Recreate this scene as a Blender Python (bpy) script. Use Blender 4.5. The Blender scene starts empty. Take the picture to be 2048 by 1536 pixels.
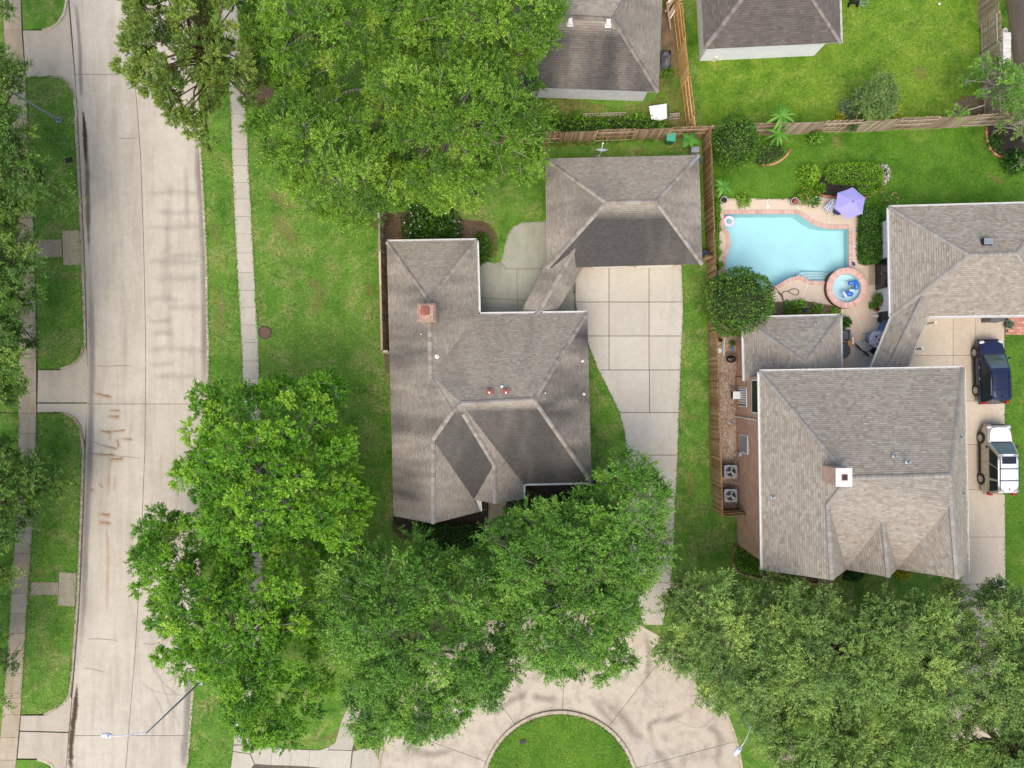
import bpy, math, random
import numpy as np
from mathutils import Vector, Matrix, noise as mnoise
from mathutils.geometry import tessellate_polygon
random.seed(7)
# ------------------------------------------------------------------ camera, sky, sun, exposure
H = 49.0            # drone height (m)
S = 0.036           # metres of ground per photo pixel
SC = bpy.context.scene
COL = SC.collection
cam_d = bpy.data.cameras.new('camera'); cam = bpy.data.objects.new('camera', cam_d); COL.objects.link(cam)
cam.location = (0, 0, H); cam.rotation_euler = (0, 0, 0)
cam_d.sensor_width = 36.0; cam_d.lens = 36.0 * H / (2048 * S); cam_d.clip_end = 3000; cam_d.clip_start = 0.5
SC.camera = cam
W = bpy.data.worlds.new('World'); SC.world = W; W.use_nodes = True
nt = W.node_tree; nt.nodes.clear()
sky = nt.nodes.new('ShaderNodeTexSky'); sky.sky_type = 'NISHITA'; sky.sun_disc = False
SUN_EL, SUN_AZ = math.radians(62), math.radians(195)      # azimuth clockwise from image top
sky.sun_elevation = SUN_EL; sky.sun_rotation = SUN_AZ
sky.air_density = 1.0; sky.dust_density = 4.0; sky.ozone_density = 0.6
bg = nt.nodes.new('ShaderNodeBackground'); bg.inputs[1].default_value = 0.15
wo = nt.nodes.new('ShaderNodeOutputWorld')
nt.links.new(sky.outputs[0], bg.inputs[0]); nt.links.new(bg.outputs[0], wo.inputs[0])
sun_d = bpy.data.lights.new('sun', 'SUN'); sun_d.energy = 0.7; sun_d.angle = math.radians(60); sun_d.color = (1.0, 0.97, 0.91)
sun = bpy.data.objects.new('sun', sun_d); COL.objects.link(sun)
sd = Vector((math.sin(SUN_AZ) * math.cos(SUN_EL), math.cos(SUN_AZ) * math.cos(SUN_EL), math.sin(SUN_EL)))
sun.rotation_euler = sd.to_track_quat('Z', 'Y').to_euler(); sun.location = (0, 0, 60)
SC.view_settings.view_transform = 'Standard'; SC.view_settings.look = 'None'
SC.view_settings.gamma = 1.0; SC.view_settings.exposure = 0.9; SC.view_settings.use_curve_mapping = False
SC.cycles.use_light_tree = False; SC.cycles.max_bounces = 4; SC.cycles.diffuse_bounces = 2; SC.cycles.glossy_bounces = 2; SC.cycles.transmission_bounces = 2; SC.cycles.transparent_max_bounces = 8; SC.cycles.caustics_reflective = False; SC.cycles.caustics_refractive = False

# ------------------------------------------------------------------ helpers
def P(px, py, z=0.0):
    k = S * (H - z) / H
    return ((px - 1024) * k, (768 - py) * k, z)
def P2(pts, z=0.0): return [P(a, b, z)[:2] for a, b in pts]
def lin(r, g, b, f=.86):
    o = []
    for v in (r, g, b):
        v /= 255.0
        o.append(f * (v / 12.92 if v <= .04045 else ((v + .055) / 1.055) ** 2.4))
    return tuple(o)
ORG = {}
def org(o): return ORG.get(o.name, Vector((0, 0, 0))) if o is not None else Vector((0, 0, 0))
def tag(o, label=None, cat=None, group=None, kind=None):
    if label: o['label'] = label
    if cat: o['category'] = cat
    if group: o['group'] = group
    if kind: o['kind'] = kind
    return o
def thing(name, label, cat, loc=(0, 0, 0), rz=0.0, group=None):
    o = bpy.data.objects.new(name, None); COL.objects.link(o); o.empty_display_size = .2
    o.location = loc; o.rotation_euler = (0, 0, rz); ORG[o.name] = Vector(loc)
    return tag(o, label, cat, group)
def mesh_of(name, V, F, mat, smooth=False):
    me = bpy.data.meshes.new(name); me.from_pydata([tuple(v) for v in V], [], F)
    if mat: me.materials.append(mat)
    if smooth: me.polygons.foreach_set('use_smooth', [True] * len(me.polygons))
    me.update(); return me
def link(name, me, parent=None, loc=(0, 0, 0), rot=(0, 0, 0), scale=(1, 1, 1)):
    o = bpy.data.objects.new(name, me); COL.objects.link(o)
    o.location = loc; o.rotation_euler = rot; o.scale = scale
    if parent is not None: o.parent = parent
    return o
def mk(name, g, mat, parent=None, local=False, smooth=False):
    """g: G builder, world coordinates (or local to the parent)"""
    V = g.V
    if parent is not None and not local:
        d = org(parent); V = [(v[0] - d.x, v[1] - d.y, v[2] - d.z) for v in V]
    o = link(name, mesh_of(name, V, g.F, mat, smooth), parent)
    ORG[o.name] = org(parent).copy()
    return o
def centre_origin(o):
    """move a single mesh's origin to its base centre"""
    me = o.data; n = len(me.vertices); a = np.empty(n * 3, np.float32); me.vertices.foreach_get('co', a); a = a.reshape(-1, 3)
    c = (a.min(0) + a.max(0)) / 2; c[2] = a[:, 2].min(); a -= c
    me.vertices.foreach_set('co', a.ravel()); me.update(); o.location = Vector(o.location) + Vector(c.tolist())
    return o
class G:
    def __init__(s): s.V = []; s.F = []
    def add(s, V, F):
        n = len(s.V); s.V += [tuple(v) for v in V]; s.F += [tuple(i + n for i in f) for f in F]; return s
    def box(s, c, d, rz=0.0, taper=1.0):
        x, y, z = [k / 2 for k in d]; V = []
        cr, sr = math.cos(rz), math.sin(rz)
        for zz in (-z, z):
            t = taper if zz > 0 else 1
            for a, b in ((-x, -y), (x, -y), (x, y), (-x, y)):
                a *= t; b *= t
                V.append((c[0] + a * cr - b * sr, c[1] + a * sr + b * cr, c[2] + zz))
        return s.add(V, [(0, 3, 2, 1), (4, 5, 6, 7), (0, 1, 5, 4), (1, 2, 6, 5), (2, 3, 7, 6), (3, 0, 4, 7)])
    def bar(s, p, q, w, h, up=(0, 0, 1)):
        p = Vector(p); q = Vector(q); d = (q - p).normalized(); u = Vector(up)
        if abs(d.dot(u)) > .98: u = Vector((0, 1, 0))
        r = d.cross(u).normalized() * w / 2; t = r.cross(d).normalized() * h / 2
        V = [p - r - t, p + r - t, p + r + t, p - r + t, q - r - t, q + r - t, q + r + t, q - r + t]
        return s.add(V, [(0, 3, 2, 1), (4, 5, 6, 7), (0, 1, 5, 4), (1, 2, 6, 5), (2, 3, 7, 6), (3, 0, 4, 7)])
    def tube(s, path, rad, n=6, cap=True):
        pts = [Vector(p) for p in path]; R = rad if isinstance(rad, (list, tuple)) else [rad] * len(pts)
        base = len(s.V); V = []; F = []
        ref = Vector((.31, .2, .93))
        for i, p in enumerate(pts):
            d = (pts[min(i + 1, len(pts) - 1)] - pts[max(i - 1, 0)]).normalized()
            if abs(d.dot(ref)) > .95: ref = Vector((1, .1, 0))
            a = d.cross(ref).normalized(); b = d.cross(a).normalized()
            for k in range(n):
                t = 2 * math.pi * k / n; V.append(p + (a * math.cos(t) + b * math.sin(t)) * R[i])
        for i in range(len(pts) - 1):
            for k in range(n):
                k2 = (k + 1) % n; F.append((i * n + k, i * n + k2, (i + 1) * n + k2, (i + 1) * n + k))
        if cap: F.append(tuple(range(n - 1, -1, -1))); F.append(tuple((len(pts) - 1) * n + k for k in range(n)))
        return s.add(V, F)
    def cyl(s, c, r, h, n=16, r2=None): return s.tube([(c[0], c[1], c[2]), (c[0], c[1], c[2] + h)], [r, r if r2 is None else r2], n)
    def lathe(s, prof, c=(0, 0, 0), n=24, cap=False):
        V = []; F = []; m = len(prof)
        for k in range(n):
            t = 2 * math.pi * k / n
            for r, z in prof: V.append((c[0] + r * math.cos(t), c[1] + r * math.sin(t), c[2] + z))
        for k in range(n):
            k2 = (k + 1) % n
            for i in range(m - 1): F.append((k * m + i, k2 * m + i, k2 * m + i + 1, k * m + i + 1))
        if cap: F.append(tuple(k * m + m - 1 for k in range(n)))
        return s.add(V, F)
    def prism(s, poly, z0, z1, bottom=False):
        poly = list(poly)
        if area2(poly) < 0: poly = poly[::-1]
        n = len(poly); V = [(x, y, z0) for x, y in poly] + [(x, y, z1) for x, y in poly]
        F = [(i, (i + 1) % n, n + (i + 1) % n, n + i) for i in range(n)]
        for t in tris([poly]):
            F.append(tuple(n + i for i in t))
            if bottom: F.append(tuple(t[::-1]))
        return s.add(V, F)
    def sheet(s, loops, z):
        loops = [list(l) for l in loops]
        V = [(x, y, z) for l in loops for x, y in l]
        return s.add(V, tris(loops))
    def poly3(s, pts): return s.add(pts, [tuple(range(len(pts)))])
    def ball(s, c, r, n=10, m=6):
        if not isinstance(r, (tuple, list)): r = (r, r, r)
        V = [(c[0], c[1], c[2] - r[2])]; F = []
        for i in range(1, m):
            t = math.pi * i / m
            for k in range(n):
                a = 2 * math.pi * k / n
                V.append((c[0] + r[0] * math.sin(t) * math.cos(a), c[1] + r[1] * math.sin(t) * math.sin(a), c[2] - r[2] * math.cos(t)))
        V.append((c[0], c[1], c[2] + r[2])); L = len(V) - 1
        for k in range(n):
            k2 = (k + 1) % n
            F.append((0, 1 + k2, 1 + k)); F.append((L, 1 + (m - 2) * n + k, 1 + (m - 2) * n + k2))
            for i in range(m - 2): F.append((1 + i * n + k, 1 + i * n + k2, 1 + (i + 1) * n + k2, 1 + (i + 1) * n + k))
        return s.add(V, F)
def area2(p): return sum(p[i][0] * p[(i + 1) % len(p)][1] - p[(i + 1) % len(p)][0] * p[i][1] for i in range(len(p)))
def tris(loops):
    flat = [p for l in loops for p in l]
    T = tessellate_polygon([[Vector((x, y, 0)) for x, y in l] for l in loops]); out = []
    for a, b, c in T:
        pa, pb, pc = flat[a], flat[b], flat[c]
        k = (pb[0] - pa[0]) * (pc[1] - pa[1]) - (pb[1] - pa[1]) * (pc[0] - pa[0])
        out.append((a, b, c) if k > 0 else (a, c, b))
    return out
def smooth_poly(pts, n=5, closed=True):
    out = []; m = len(pts)
    for i in range(m if closed else m - 1):
        g = lambda j: pts[j % m] if closed else pts[max(0, min(m - 1, j))]
        p0, p1, p2, p3 = g(i - 1), g(i), g(i + 1), g(i + 2)
        for k in range(n):
            t = k / n
            out.append(tuple(.5 * ((2 * p1[d]) + (-p0[d] + p2[d]) * t + (2 * p0[d] - 5 * p1[d] + 4 * p2[d] - p3[d]) * t * t + (-p0[d] + 3 * p1[d] - 3 * p2[d] + p3[d]) * t ** 3) for d in range(len(p1))))
    if not closed: out.append(tuple(pts[-1]))
    return out
def inset(poly, d):
    """offset a closed polygon inwards by d"""
    p = list(poly)
    if area2(p) < 0: p = p[::-1]
    n = len(p); out = []
    for i in range(n):
        a, b, c = Vector(p[i - 1]), Vector(p[i]), Vector(p[(i + 1) % n])
        e1 = (b - a).normalized(); e2 = (c - b).normalized()
        n1 = Vector((-e1.y, e1.x)); n2 = Vector((-e2.y, e2.x)); m = n1 + n2
        if m.length < 1e-6: m = n1
        m.normalize(); k = max(.35, m.dot(n1)); q = b + m * (d / k); out.append((q.x, q.y))
    return out
def interp(tab, y):
    if y <= tab[0][0]: return tab[0][1]
    for (a, b), (c, d) in zip(tab, tab[1:]):
        if y <= c: return b + (d - b) * (y - a) / (c - a)
    return tab[-1][1]

# ------------------------------------------------------------------ materials
def newmat(name):
    m = bpy.data.materials.new(name); m.use_nodes = True; t = m.node_tree; t.nodes.clear()
    o = t.nodes.new('ShaderNodeOutputMaterial'); b = t.nodes.new('ShaderNodeBsdfPrincipled'); t.links.new(b.outputs[0], o.inputs[0])
    return m, t, b, o
def nd(t, k, **kw):
    n = t.nodes.new(k)
    for a, v in kw.items(): setattr(n, a, v)
    return n
def ramp(t, fac, stops):
    r = nd(t, 'ShaderNodeValToRGB'); e = r.color_ramp.elements
    while len(e) < len(stops): e.new(.5)
    for q, (p, c) in zip(e, stops): q.position = p; q.color = (c[0], c[1], c[2], 1)
    t.links.new(fac, r.inputs[0]); return r.outputs[0]
def mixc(t, fac, a, b, mode='MIX'):
    m = nd(t, 'ShaderNodeMix', data_type='RGBA', blend_type=mode)
    for i, v in ((0, fac), (6, a), (7, b)):
        if isinstance(v, (int, float)): m.inputs[i].default_value = v
        elif isinstance(v, tuple): m.inputs[i].default_value = (*v[:3], 1)
        else: t.links.new(v, m.inputs[i])
    return m.outputs[2]
def noise(t, vec, scale, detail=3.0, rough=.55, dist=0.0):
    n = nd(t, 'ShaderNodeTexNoise'); n.inputs['Scale'].default_value = scale; n.inputs['Detail'].default_value = detail
    n.inputs['Roughness'].default_value = rough; n.inputs['Distortion'].default_value = dist
    if vec is not None: t.links.new(vec, n.inputs['Vector'])
    return n.outputs[0]
def mapping(t, vec, scale=(1, 1, 1), rot=(0, 0, 0)):
    m = nd(t, 'ShaderNodeMapping'); m.inputs['Scale'].default_value = scale; m.inputs['Rotation'].default_value = rot
    t.links.new(vec, m.inputs['Vector']); return m.outputs[0]
def pos(t): return nd(t, 'ShaderNodeNewGeometry').outputs['Position']
def bump(t, b, h, strength=.4, dist=.02):
    n = nd(t, 'ShaderNodeBump'); n.inputs['Strength'].default_value = strength; n.inputs['Distance'].default_value = dist
    t.links.new(h, n.inputs['Height']); t.links.new(n.outputs[0], b.inputs['Normal'])
def mul(t, a, b, op='MULTIPLY'):
    m = nd(t, 'ShaderNodeMath', operation=op)
    for i, v in ((0, a), (1, b)):
        if isinstance(v, (int, float)): m.inputs[i].default_value = v
        else: t.links.new(v, m.inputs[i])
    return m.outputs[0]
def plain(name, c, rough=.6, metal=0.0, var=.12, scale=6.0, bmp=.0, coat=0.0, spec=.5):
    m, t, b, o = newmat(name); p = pos(t)
    n = noise(t, p, scale, 4)
    d = tuple(v * (1 - var) for v in c); l = tuple(min(1, v * (1 + var)) for v in c)
    t.links.new(ramp(t, n, [(.3, d), (.7, l)]), b.inputs['Base Color'])
    b.inputs['Roughness'].default_value = rough; b.inputs['Metallic'].default_value = metal; b.inputs['Coat Weight'].default_value = coat
    b.inputs['Specular IOR Level'].default_value = spec
    if bmp: bump(t, b, noise(t, p, scale * 8, 3), bmp, .01)
    return m
def concrete(name, c, stain, var=.10, stain_amt=.5, tint=None, obj_var=.10, streak=(1, .25)):
    """broom-finished concrete: mottled, stained in blotches, each slab slightly different"""
    warm = lambda k: (k[0] * .975, k[1] * .985, k[2] * .945)
    c = warm(c); stain = warm(stain); tint = warm(tint) if tint else None
    m, t, b, o = newmat(name); p = pos(t)
    n1 = noise(t, p, .35, 5, .6, .4); n2 = noise(t, p, 2.6, 5, .65); n3 = noise(t, p, 26, 4, .7); n4 = noise(t, mapping(t, p, (streak[0], streak[1], 1)), 1.1, 5, .6, .3)
    d = tuple(v * (1 - var) for v in c); l = tuple(v * (1 + var) for v in c)
    col = ramp(t, n2, [(.3, d), (.55, c), (.75, l)])
    col = mixc(t, mul(t, ramp(t, n4, [(.46, (0, 0, 0)), (.70, (1, 1, 1))]), stain_amt), col, stain)
    col = mixc(t, mul(t, ramp(t, n1, [(.45, (0, 0, 0)), (.7, (1, 1, 1))]), stain_amt * .7), col, tint or stain)
    col = mixc(t, .35, col, ramp(t, n3, [(.3, (.25, .25, .25)), (.7, (.75, .75, .75))]), 'OVERLAY')
    r = nd(t, 'ShaderNodeObjectInfo').outputs['Random']
    rr = nd(t, 'ShaderNodeMapRange'); rr.inputs[3].default_value = 1 - obj_var; rr.inputs[4].default_value = 1 + obj_var * .6; t.links.new(r, rr.inputs[0])
    hs = nd(t, 'ShaderNodeHueSaturation'); t.links.new(rr.outputs[0], hs.inputs['Value']); t.links.new(col, hs.inputs['Color'])
    t.links.new(hs.outputs[0], b.inputs['Base Color']); b.inputs['Roughness'].default_value = .88; b.inputs['Specular IOR Level'].default_value = .25
    bump(t, b, n3, .25, .01); return m
def lawn_mat(name, g0, g1, g2, dry, dry_at=.62, dry_amt=.8, big=.16):
    m, t, b, o = newmat(name); p = pos(t)
    n0 = noise(t, p, big, 4, .6, .5); n1 = noise(t, p, .75, 5, .65, .3); n2 = noise(t, p, 4.5, 4, .7); n3 = noise(t, p, 17, 5, .8); n4 = noise(t, mapping(t, p, (1, 1, 1), (0, 0, .7)), .45, 5, .7, .8)
    col = ramp(t, n1, [(.3, g0), (.5, g1), (.72, g2)])
    col = mixc(t, mul(t, ramp(t, n0, [(.42, (0, 0, 0)), (.66, (1, 1, 1))]), .55), col, g2)
    dm = mul(t, mul(t, ramp(t, n4, [(dry_at - .09, (0, 0, 0)), (dry_at + .10, (1, 1, 1))]), ramp(t, n2, [(.35, (.15, .15, .15)), (.6, (1, 1, 1))])), dry_amt)
    col = mixc(t, dm, col, dry)
    col = mixc(t, .55, col, ramp(t, n2, [(.25, (.28, .28, .28)), (.75, (.72, .72, .72))]), 'OVERLAY')
    col = mixc(t, .6, col, ramp(t, noise(t, p, 8.0, 4, .8), [(.25, (.2, .2, .2)), (.75, (.8, .8, .8))]), 'OVERLAY')
    col = mixc(t, .75, col, ramp(t, n3, [(.28, (.15, .15, .15)), (.72, (.85, .85, .85))]), 'OVERLAY')
    t.links.new(col, b.inputs['Base Color']); b.inputs['Roughness'].default_value = .9; b.inputs['Specular IOR Level'].default_value = .15
    bump(t, b, n3, .8, .05); return m
def decal_mat(name, c, thr=.5, soft=.3, scale=5.0, amt=1.0, stretch=(1, 1, 1)):
    """worn stain: sheet whose 'fade' attribute falls to 0 at its rim, broken up by noise"""
    m, t, b, o = newmat(name); p = pos(t)
    a = nd(t, 'ShaderNodeAttribute', attribute_name='fade').outputs['Fac']
    n = noise(t, mapping(t, p, stretch), scale, 5, .65)
    v = mul(t, a, mul(t, n, .9, 'SUBTRACT'), 'ADD')       # fade + noise - .9
    mr = nd(t, 'ShaderNodeMapRange', interpolation_type='SMOOTHSTEP'); t.links.new(v, mr.inputs[0])
    mr.inputs[1].default_value = thr - .5 - soft / 2; mr.inputs[2].default_value = thr - .5 + soft; mr.inputs[4].default_value = amt
    n2 = noise(t, p, scale * 3, 4)
    t.links.new(ramp(t, n2, [(.3, tuple(x * .75 for x in c)), (.7, tuple(x * 1.2 for x in c))]), b.inputs['Base Color']); b.inputs['Roughness'].default_value = .9
    b.inputs['Specular IOR Level'].default_value = .2
    tr = nd(t, 'ShaderNodeBsdfTransparent'); mx = nd(t, 'ShaderNodeMixShader')
    t.links.new(mr.outputs[0], mx.inputs[0]); t.links.new(tr.outputs[0], mx.inputs[1]); t.links.new(b.outputs[0], mx.inputs[2]); t.links.new(mx.outputs[0], o.inputs[0])
    return m
def leaf_mat(name, stops, trans=.22, rough=.5):
    m, t, b, o = newmat(name)
    a = nd(t, 'ShaderNodeAttribute', attribute_name='tint').outputs['Fac']
    stops = [(p_, (c_[0] * .92, min(.6, c_[1] * 1.05), c_[2] * .84)) for p_, c_ in stops]
    col = ramp(t, a, stops); t.links.new(col, b.inputs['Base Color']); b.inputs['Roughness'].default_value = rough; b.inputs['Specular IOR Level'].default_value = .35
    tl = nd(t, 'ShaderNodeBsdfTranslucent'); t.links.new(mixc(t, 1.0, col, (1.0, 1.0, .55), 'MULTIPLY'), tl.inputs[0])
    mx = nd(t, 'ShaderNodeMixShader'); mx.inputs[0].default_value = trans
    t.links.new(b.outputs[0], mx.inputs[1]); t.links.new(tl.outputs[0], mx.inputs[2]); t.links.new(mx.outputs[0], o.inputs[0]); return m
def wood_mat(name, c0, c1, c2):
    m, t, b, o = newmat(name)
    tc = nd(t, 'ShaderNodeTexCoord').outputs['Object']
    n = noise(t, mapping(t, tc, (14, 14, 1.2)), 1.6, 5, .65); n2 = noise(t, pos(t), .9, 4)
    r = nd(t, 'ShaderNodeObjectInfo').outputs['Random']
    v = mul(t, mul(t, n, .45), mul(t, mul(t, r, .4), mul(t, n2, .35), 'ADD'), 'ADD')
    t.links.new(ramp(t, v, [(.3, c0), (.55, c1), (.85, c2)]), b.inputs['Base Color']); b.inputs['Roughness'].default_value = .85; b.inputs['Specular IOR Level'].default_value = .2
    return m
def attr_mat(name, attr, rough=.85, grain=30.0, amt=.3, bmp=.3):
    m, t, b, o = newmat(name); p = pos(t)
    a = nd(t, 'ShaderNodeAttribute', attribute_name=attr).outputs['Color']
    n = noise(t, p, grain, 4, .7)
    t.links.new(mixc(t, amt, a, ramp(t, n, [(.3, (.3, .3, .3)), (.7, (.7, .7, .7))]), 'OVERLAY'), b.inputs['Base Color'])
    b.inputs['Roughness'].default_value = rough; b.inputs['Specular IOR Level'].default_value = .2
    bump(t, b, n, bmp, .008); return m
def rand_mat(name, stops, rough=.85, grain=12.0, amt=.3, bmp=.2):
    """colour picked per object"""
    m, t, b, o = newmat(name); p = pos(t)
    r = nd(t, 'ShaderNodeObjectInfo').outputs['Random']; n = noise(t, p, grain, 4, .65)
    t.links.new(mixc(t, amt, ramp(t, r, stops), ramp(t, n, [(.3, (.25, .25, .25)), (.7, (.75, .75, .75))]), 'OVERLAY'), b.inputs['Base Color'])
    b.inputs['Roughness'].default_value = rough; b.inputs['Specular IOR Level'].default_value = .25
    bump(t, b, n, bmp, .01); return m
def brick_mat(name, c1, c2, mortar, sx=.21, sz=.075):
    m, t, b, o = newmat(name); p = pos(t)
    sp = nd(t, 'ShaderNodeSeparateXYZ'); t.links.new(p, sp.inputs[0])
    cb = nd(t, 'ShaderNodeCombineXYZ'); t.links.new(mul(t, sp.outputs[0], sp.outputs[1], 'ADD'), cb.inputs[0]); t.links.new(sp.outputs[2], cb.inputs[1])
    k = nd(t, 'ShaderNodeTexBrick'); t.links.new(cb.outputs[0], k.inputs['Vector'])
    k.inputs['Color1'].default_value = (*c1, 1); k.inputs['Color2'].default_value = (*c2, 1); k.inputs['Mortar'].default_value = (*mortar, 1)
    k.inputs['Scale'].default_value = 1.0; k.inputs['Brick Width'].default_value = sx; k.inputs['Row Height'].default_value = sz; k.inputs['Mortar Size'].default_value = .008
    n = noise(t, p, 1.5, 5); col = mixc(t, .35, k.outputs['Color'], ramp(t, n, [(.3, (.3, .3, .3)), (.7, (.72, .72, .72))]), 'OVERLAY')
    t.links.new(col, b.inputs['Base Color']); b.inputs['Roughness'].default_value = .9; b.inputs['Specular IOR Level'].default_value = .2
    bump(t, b, k.outputs['Fac'], -.5, .01); return m
M = {}
M['lawn'] = lawn_mat('lawn_grass', lin(60, 102, 26), lin(88, 132, 42), lin(116, 150, 60), lin(172, 156, 108), .57, .7)
M['lawn_lush'] = lawn_mat('lush_lawn_grass', lin(56, 94, 22), lin(76, 118, 28), lin(100, 136, 42), lin(146, 146, 80), .64, .5)
M['lawn_pale'] = lawn_mat('pale_lawn_grass', lin(72, 108, 26), lin(100, 136, 34), lin(128, 152, 50), lin(164, 162, 86), .58, .5)
M['lawn_weed'] = lawn_mat('weedy_grass', lin(56, 84, 24), lin(82, 114, 36), lin(108, 134, 52), lin(140, 116, 78), .5, .85)
M['soil'] = plain('bare_soil', lin(120, 98, 74), .95, var=.35, scale=1.2, bmp=.5)
M['mulch'] = plain('dark_mulch', lin(52, 42, 36), .95, var=.6, scale=9, bmp=.8)
M['mulch_brown'] = plain('brown_mulch', lin(112, 92, 72), .95, var=.5, scale=9, bmp=.8)
M['joint'] = plain('joint_filler', lin(96, 84, 72), .95, var=.3, scale=3)
M['road'] = concrete('street_concrete', lin(194, 183, 168), lin(166, 156, 143), .10, .65, lin(210, 200, 186), .05, (1.6, .14))
M['bulb'] = concrete('turning_circle_concrete', lin(196, 184, 168), lin(156, 144, 131), .1, .8, lin(208, 192, 174), .05, (1, .8))
M['walk'] = concrete('sidewalk_concrete', lin(192, 184, 170), lin(166, 156, 142), .08, .4, lin(178, 164, 144), .10)
M['walk_worn'] = concrete('worn_sidewalk_concrete', lin(178, 164, 144), lin(140, 124, 106), .10, .6, lin(176, 142, 100), .14)
M['apron'] = concrete('apron_concrete', lin(190, 178, 160), lin(160, 147, 131), .09, .5, lin(196, 186, 172), .08)
M['drive'] = concrete('driveway_concrete', lin(199, 192, 179), lin(180, 171, 158), .06, .45, lin(190, 174, 154), .06)
M['drive_tan'] = concrete('tan_driveway_concrete', lin(202, 187, 167), lin(182, 164, 144), .06, .45, lin(192, 176, 154), .06)
M['patio_green'] = concrete('mossy_patio_concrete', lin(164, 164, 148), lin(134, 138, 118), .08, .6, lin(176, 176, 160), .06)
M['patio_grey'] = concrete('pale_patio_concrete', lin(198, 196, 188), lin(178, 174, 164), .06, .4, None, .05)
M['kerb'] = concrete('kerb_concrete', lin(196, 182, 164), lin(150, 134, 116), .16, .8, lin(170, 146, 118), .1, (3, 3))
M['deck'] = attr_mat  # replaced below
def deck_mat():
    m, t, b, o = newmat('pebble_deck'); p = pos(t)
    n = noise(t, p, 38, 3, .8); n1 = noise(t, p, .8, 5, .6)
    col = ramp(t, n, [(.28, lin(170, 142, 114)), (.5, lin(212, 192, 166)), (.72, lin(234, 220, 200))])
    col = mixc(t, .35, col, ramp(t, n1, [(.35, lin(204, 184, 160)), (.65, lin(224, 206, 182))]))
    t.links.new(col, b.inputs['Base Color']); b.inputs['Roughness'].default_value = .9; bump(t, b, n, .4, .01); return m
M['deck'] = deck_mat()
def gravel_mat():
    m, t, b, o = newmat('gravel_bed'); p = pos(t)
    v = nd(t, 'ShaderNodeTexVoronoi'); v.inputs['Scale'].default_value = 14; t.links.new(p, v.inputs['Vector'])
    n1 = noise(t, p, .9, 4)
    col = ramp(t, v.outputs['Color'], [(.2, lin(122, 100, 80)), (.5, lin(178, 154, 128)), (.85, lin(216, 206, 194))])
    col = mixc(t, .45, col, ramp(t, n1, [(.35, lin(126, 96, 68)), (.65, lin(186, 164, 140))]))
    t.links.new(col, b.inputs['Base Color']); b.inputs['Roughness'].default_value = .9; bump(t, b, v.outputs['Distance'], .8, .03); return m
M['gravel'] = gravel_mat()
M['shingle'] = attr_mat('roof_shingle', 'tint', .9, 34, .32)
M['deckwood'] = plain('roof_underlay', lin(70, 64, 58), .95)
M['cap'] = rand_mat('ridge_cap_shingle', [(0, lin(136, 125, 113)), (.4, lin(150, 139, 126)), (.75, lin(164, 156, 141)), (1, lin(146, 145, 142))])
M['cap_pale'] = rand_mat('pale_ridge_cap_shingle', [(0, lin(142, 136, 126)), (.5, lin(150, 144, 134)), (1, lin(158, 153, 143))])
M['cap_brown'] = rand_mat('brown_ridge_cap_shingle', [(0, lin(112, 104, 96)), (.5, lin(126, 117, 108)), (1, lin(142, 133, 122))])
M['white'] = plain('white_paint', lin(236, 234, 228), .5, var=.05)
M['cream'] = plain('cream_paint', lin(232, 228, 210), .55, var=.06)
M['stucco'] = plain('white_siding', lin(244, 244, 242), .7, var=.06, scale=2)
M['greywall'] = plain('grey_white_siding', lin(212, 212, 210), .7, var=.08, scale=2)
M['taupe'] = plain('taupe_siding', lin(148, 134, 120), .8, var=.08, scale=2)
M['brick'] = brick_mat('brown_brick_wall', lin(208, 162, 132), lin(186, 138, 110), lin(206, 182, 160))
M['brick_red'] = brick_mat('red_brick_wall', lin(200, 142, 118), lin(216, 176, 150), lin(220, 206, 190))
M['coping'] = rand_mat('pink_coping_brick', [(0, lin(204, 158, 144)), (.5, lin(214, 174, 160)), (1, lin(222, 188, 174))])
M['edging'] = rand_mat('terracotta_edging_brick', [(0, lin(150, 98, 70)), (.5, lin(186, 126, 94)), (1, lin(204, 152, 120))])
M['paver'] = rand_mat('red_paver', [(0, lin(180, 124, 102)), (.5, lin(196, 142, 120)), (1, lin(208, 158, 136))])
M['spawall'] = plain('spa_brick_side', lin(104, 78, 66), .9, var=.3, scale=10)
M['plaster'] = plain('pale_blue_pool_plaster', lin(206, 238, 240), .7, var=.05, scale=.8)
M['plaster_spa'] = plain('spa_plaster', lin(206, 232, 236), .6, var=.04)
M['step'] = plain('white_pool_step', lin(230, 240, 240), .6, var=.03)
def water_mat(name, tint):
    m, t, b, o = newmat(name); t.nodes.remove(b); p = pos(t)
    tr = nd(t, 'ShaderNodeBsdfTransparent'); tr.inputs[0].default_value = (*tint, 1)
    gl = nd(t, 'ShaderNodeBsdfGlossy'); gl.inputs['Roughness'].default_value = .04
    fr = nd(t, 'ShaderNodeFresnel'); fr.inputs[0].default_value = 1.33
    bp = nd(t, 'ShaderNodeBump'); bp.inputs['Strength'].default_value = .25; bp.inputs['Distance'].default_value = .02
    t.links.new(noise(t, p, 2.2, 3), bp.inputs['Height']); t.links.new(bp.outputs[0], gl.inputs['Normal']); t.links.new(bp.outputs[0], fr.inputs['Normal'])
    mx = nd(t, 'ShaderNodeMixShader'); t.links.new(fr.outputs[0], mx.inputs[0]); t.links.new(tr.outputs[0], mx.inputs[1]); t.links.new(gl.outputs[0], mx.inputs[2])
    t.links.new(mx.outputs[0], o.inputs[0]); return m
M['water'] = water_mat('pool_water', (.84, .985, 1.0))
M['fence'] = wood_mat('weathered_cedar', lin(120, 98, 72), lin(158, 132, 100), lin(196, 174, 142))
M['fence_grey'] = wood_mat('grey_cedar', lin(132, 112, 90), lin(168, 147, 122), lin(204, 186, 162))
M['fence_new'] = wood_mat('new_yellow_pine', lin(176, 130, 68), lin(212, 164, 98), lin(234, 200, 138))
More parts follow.
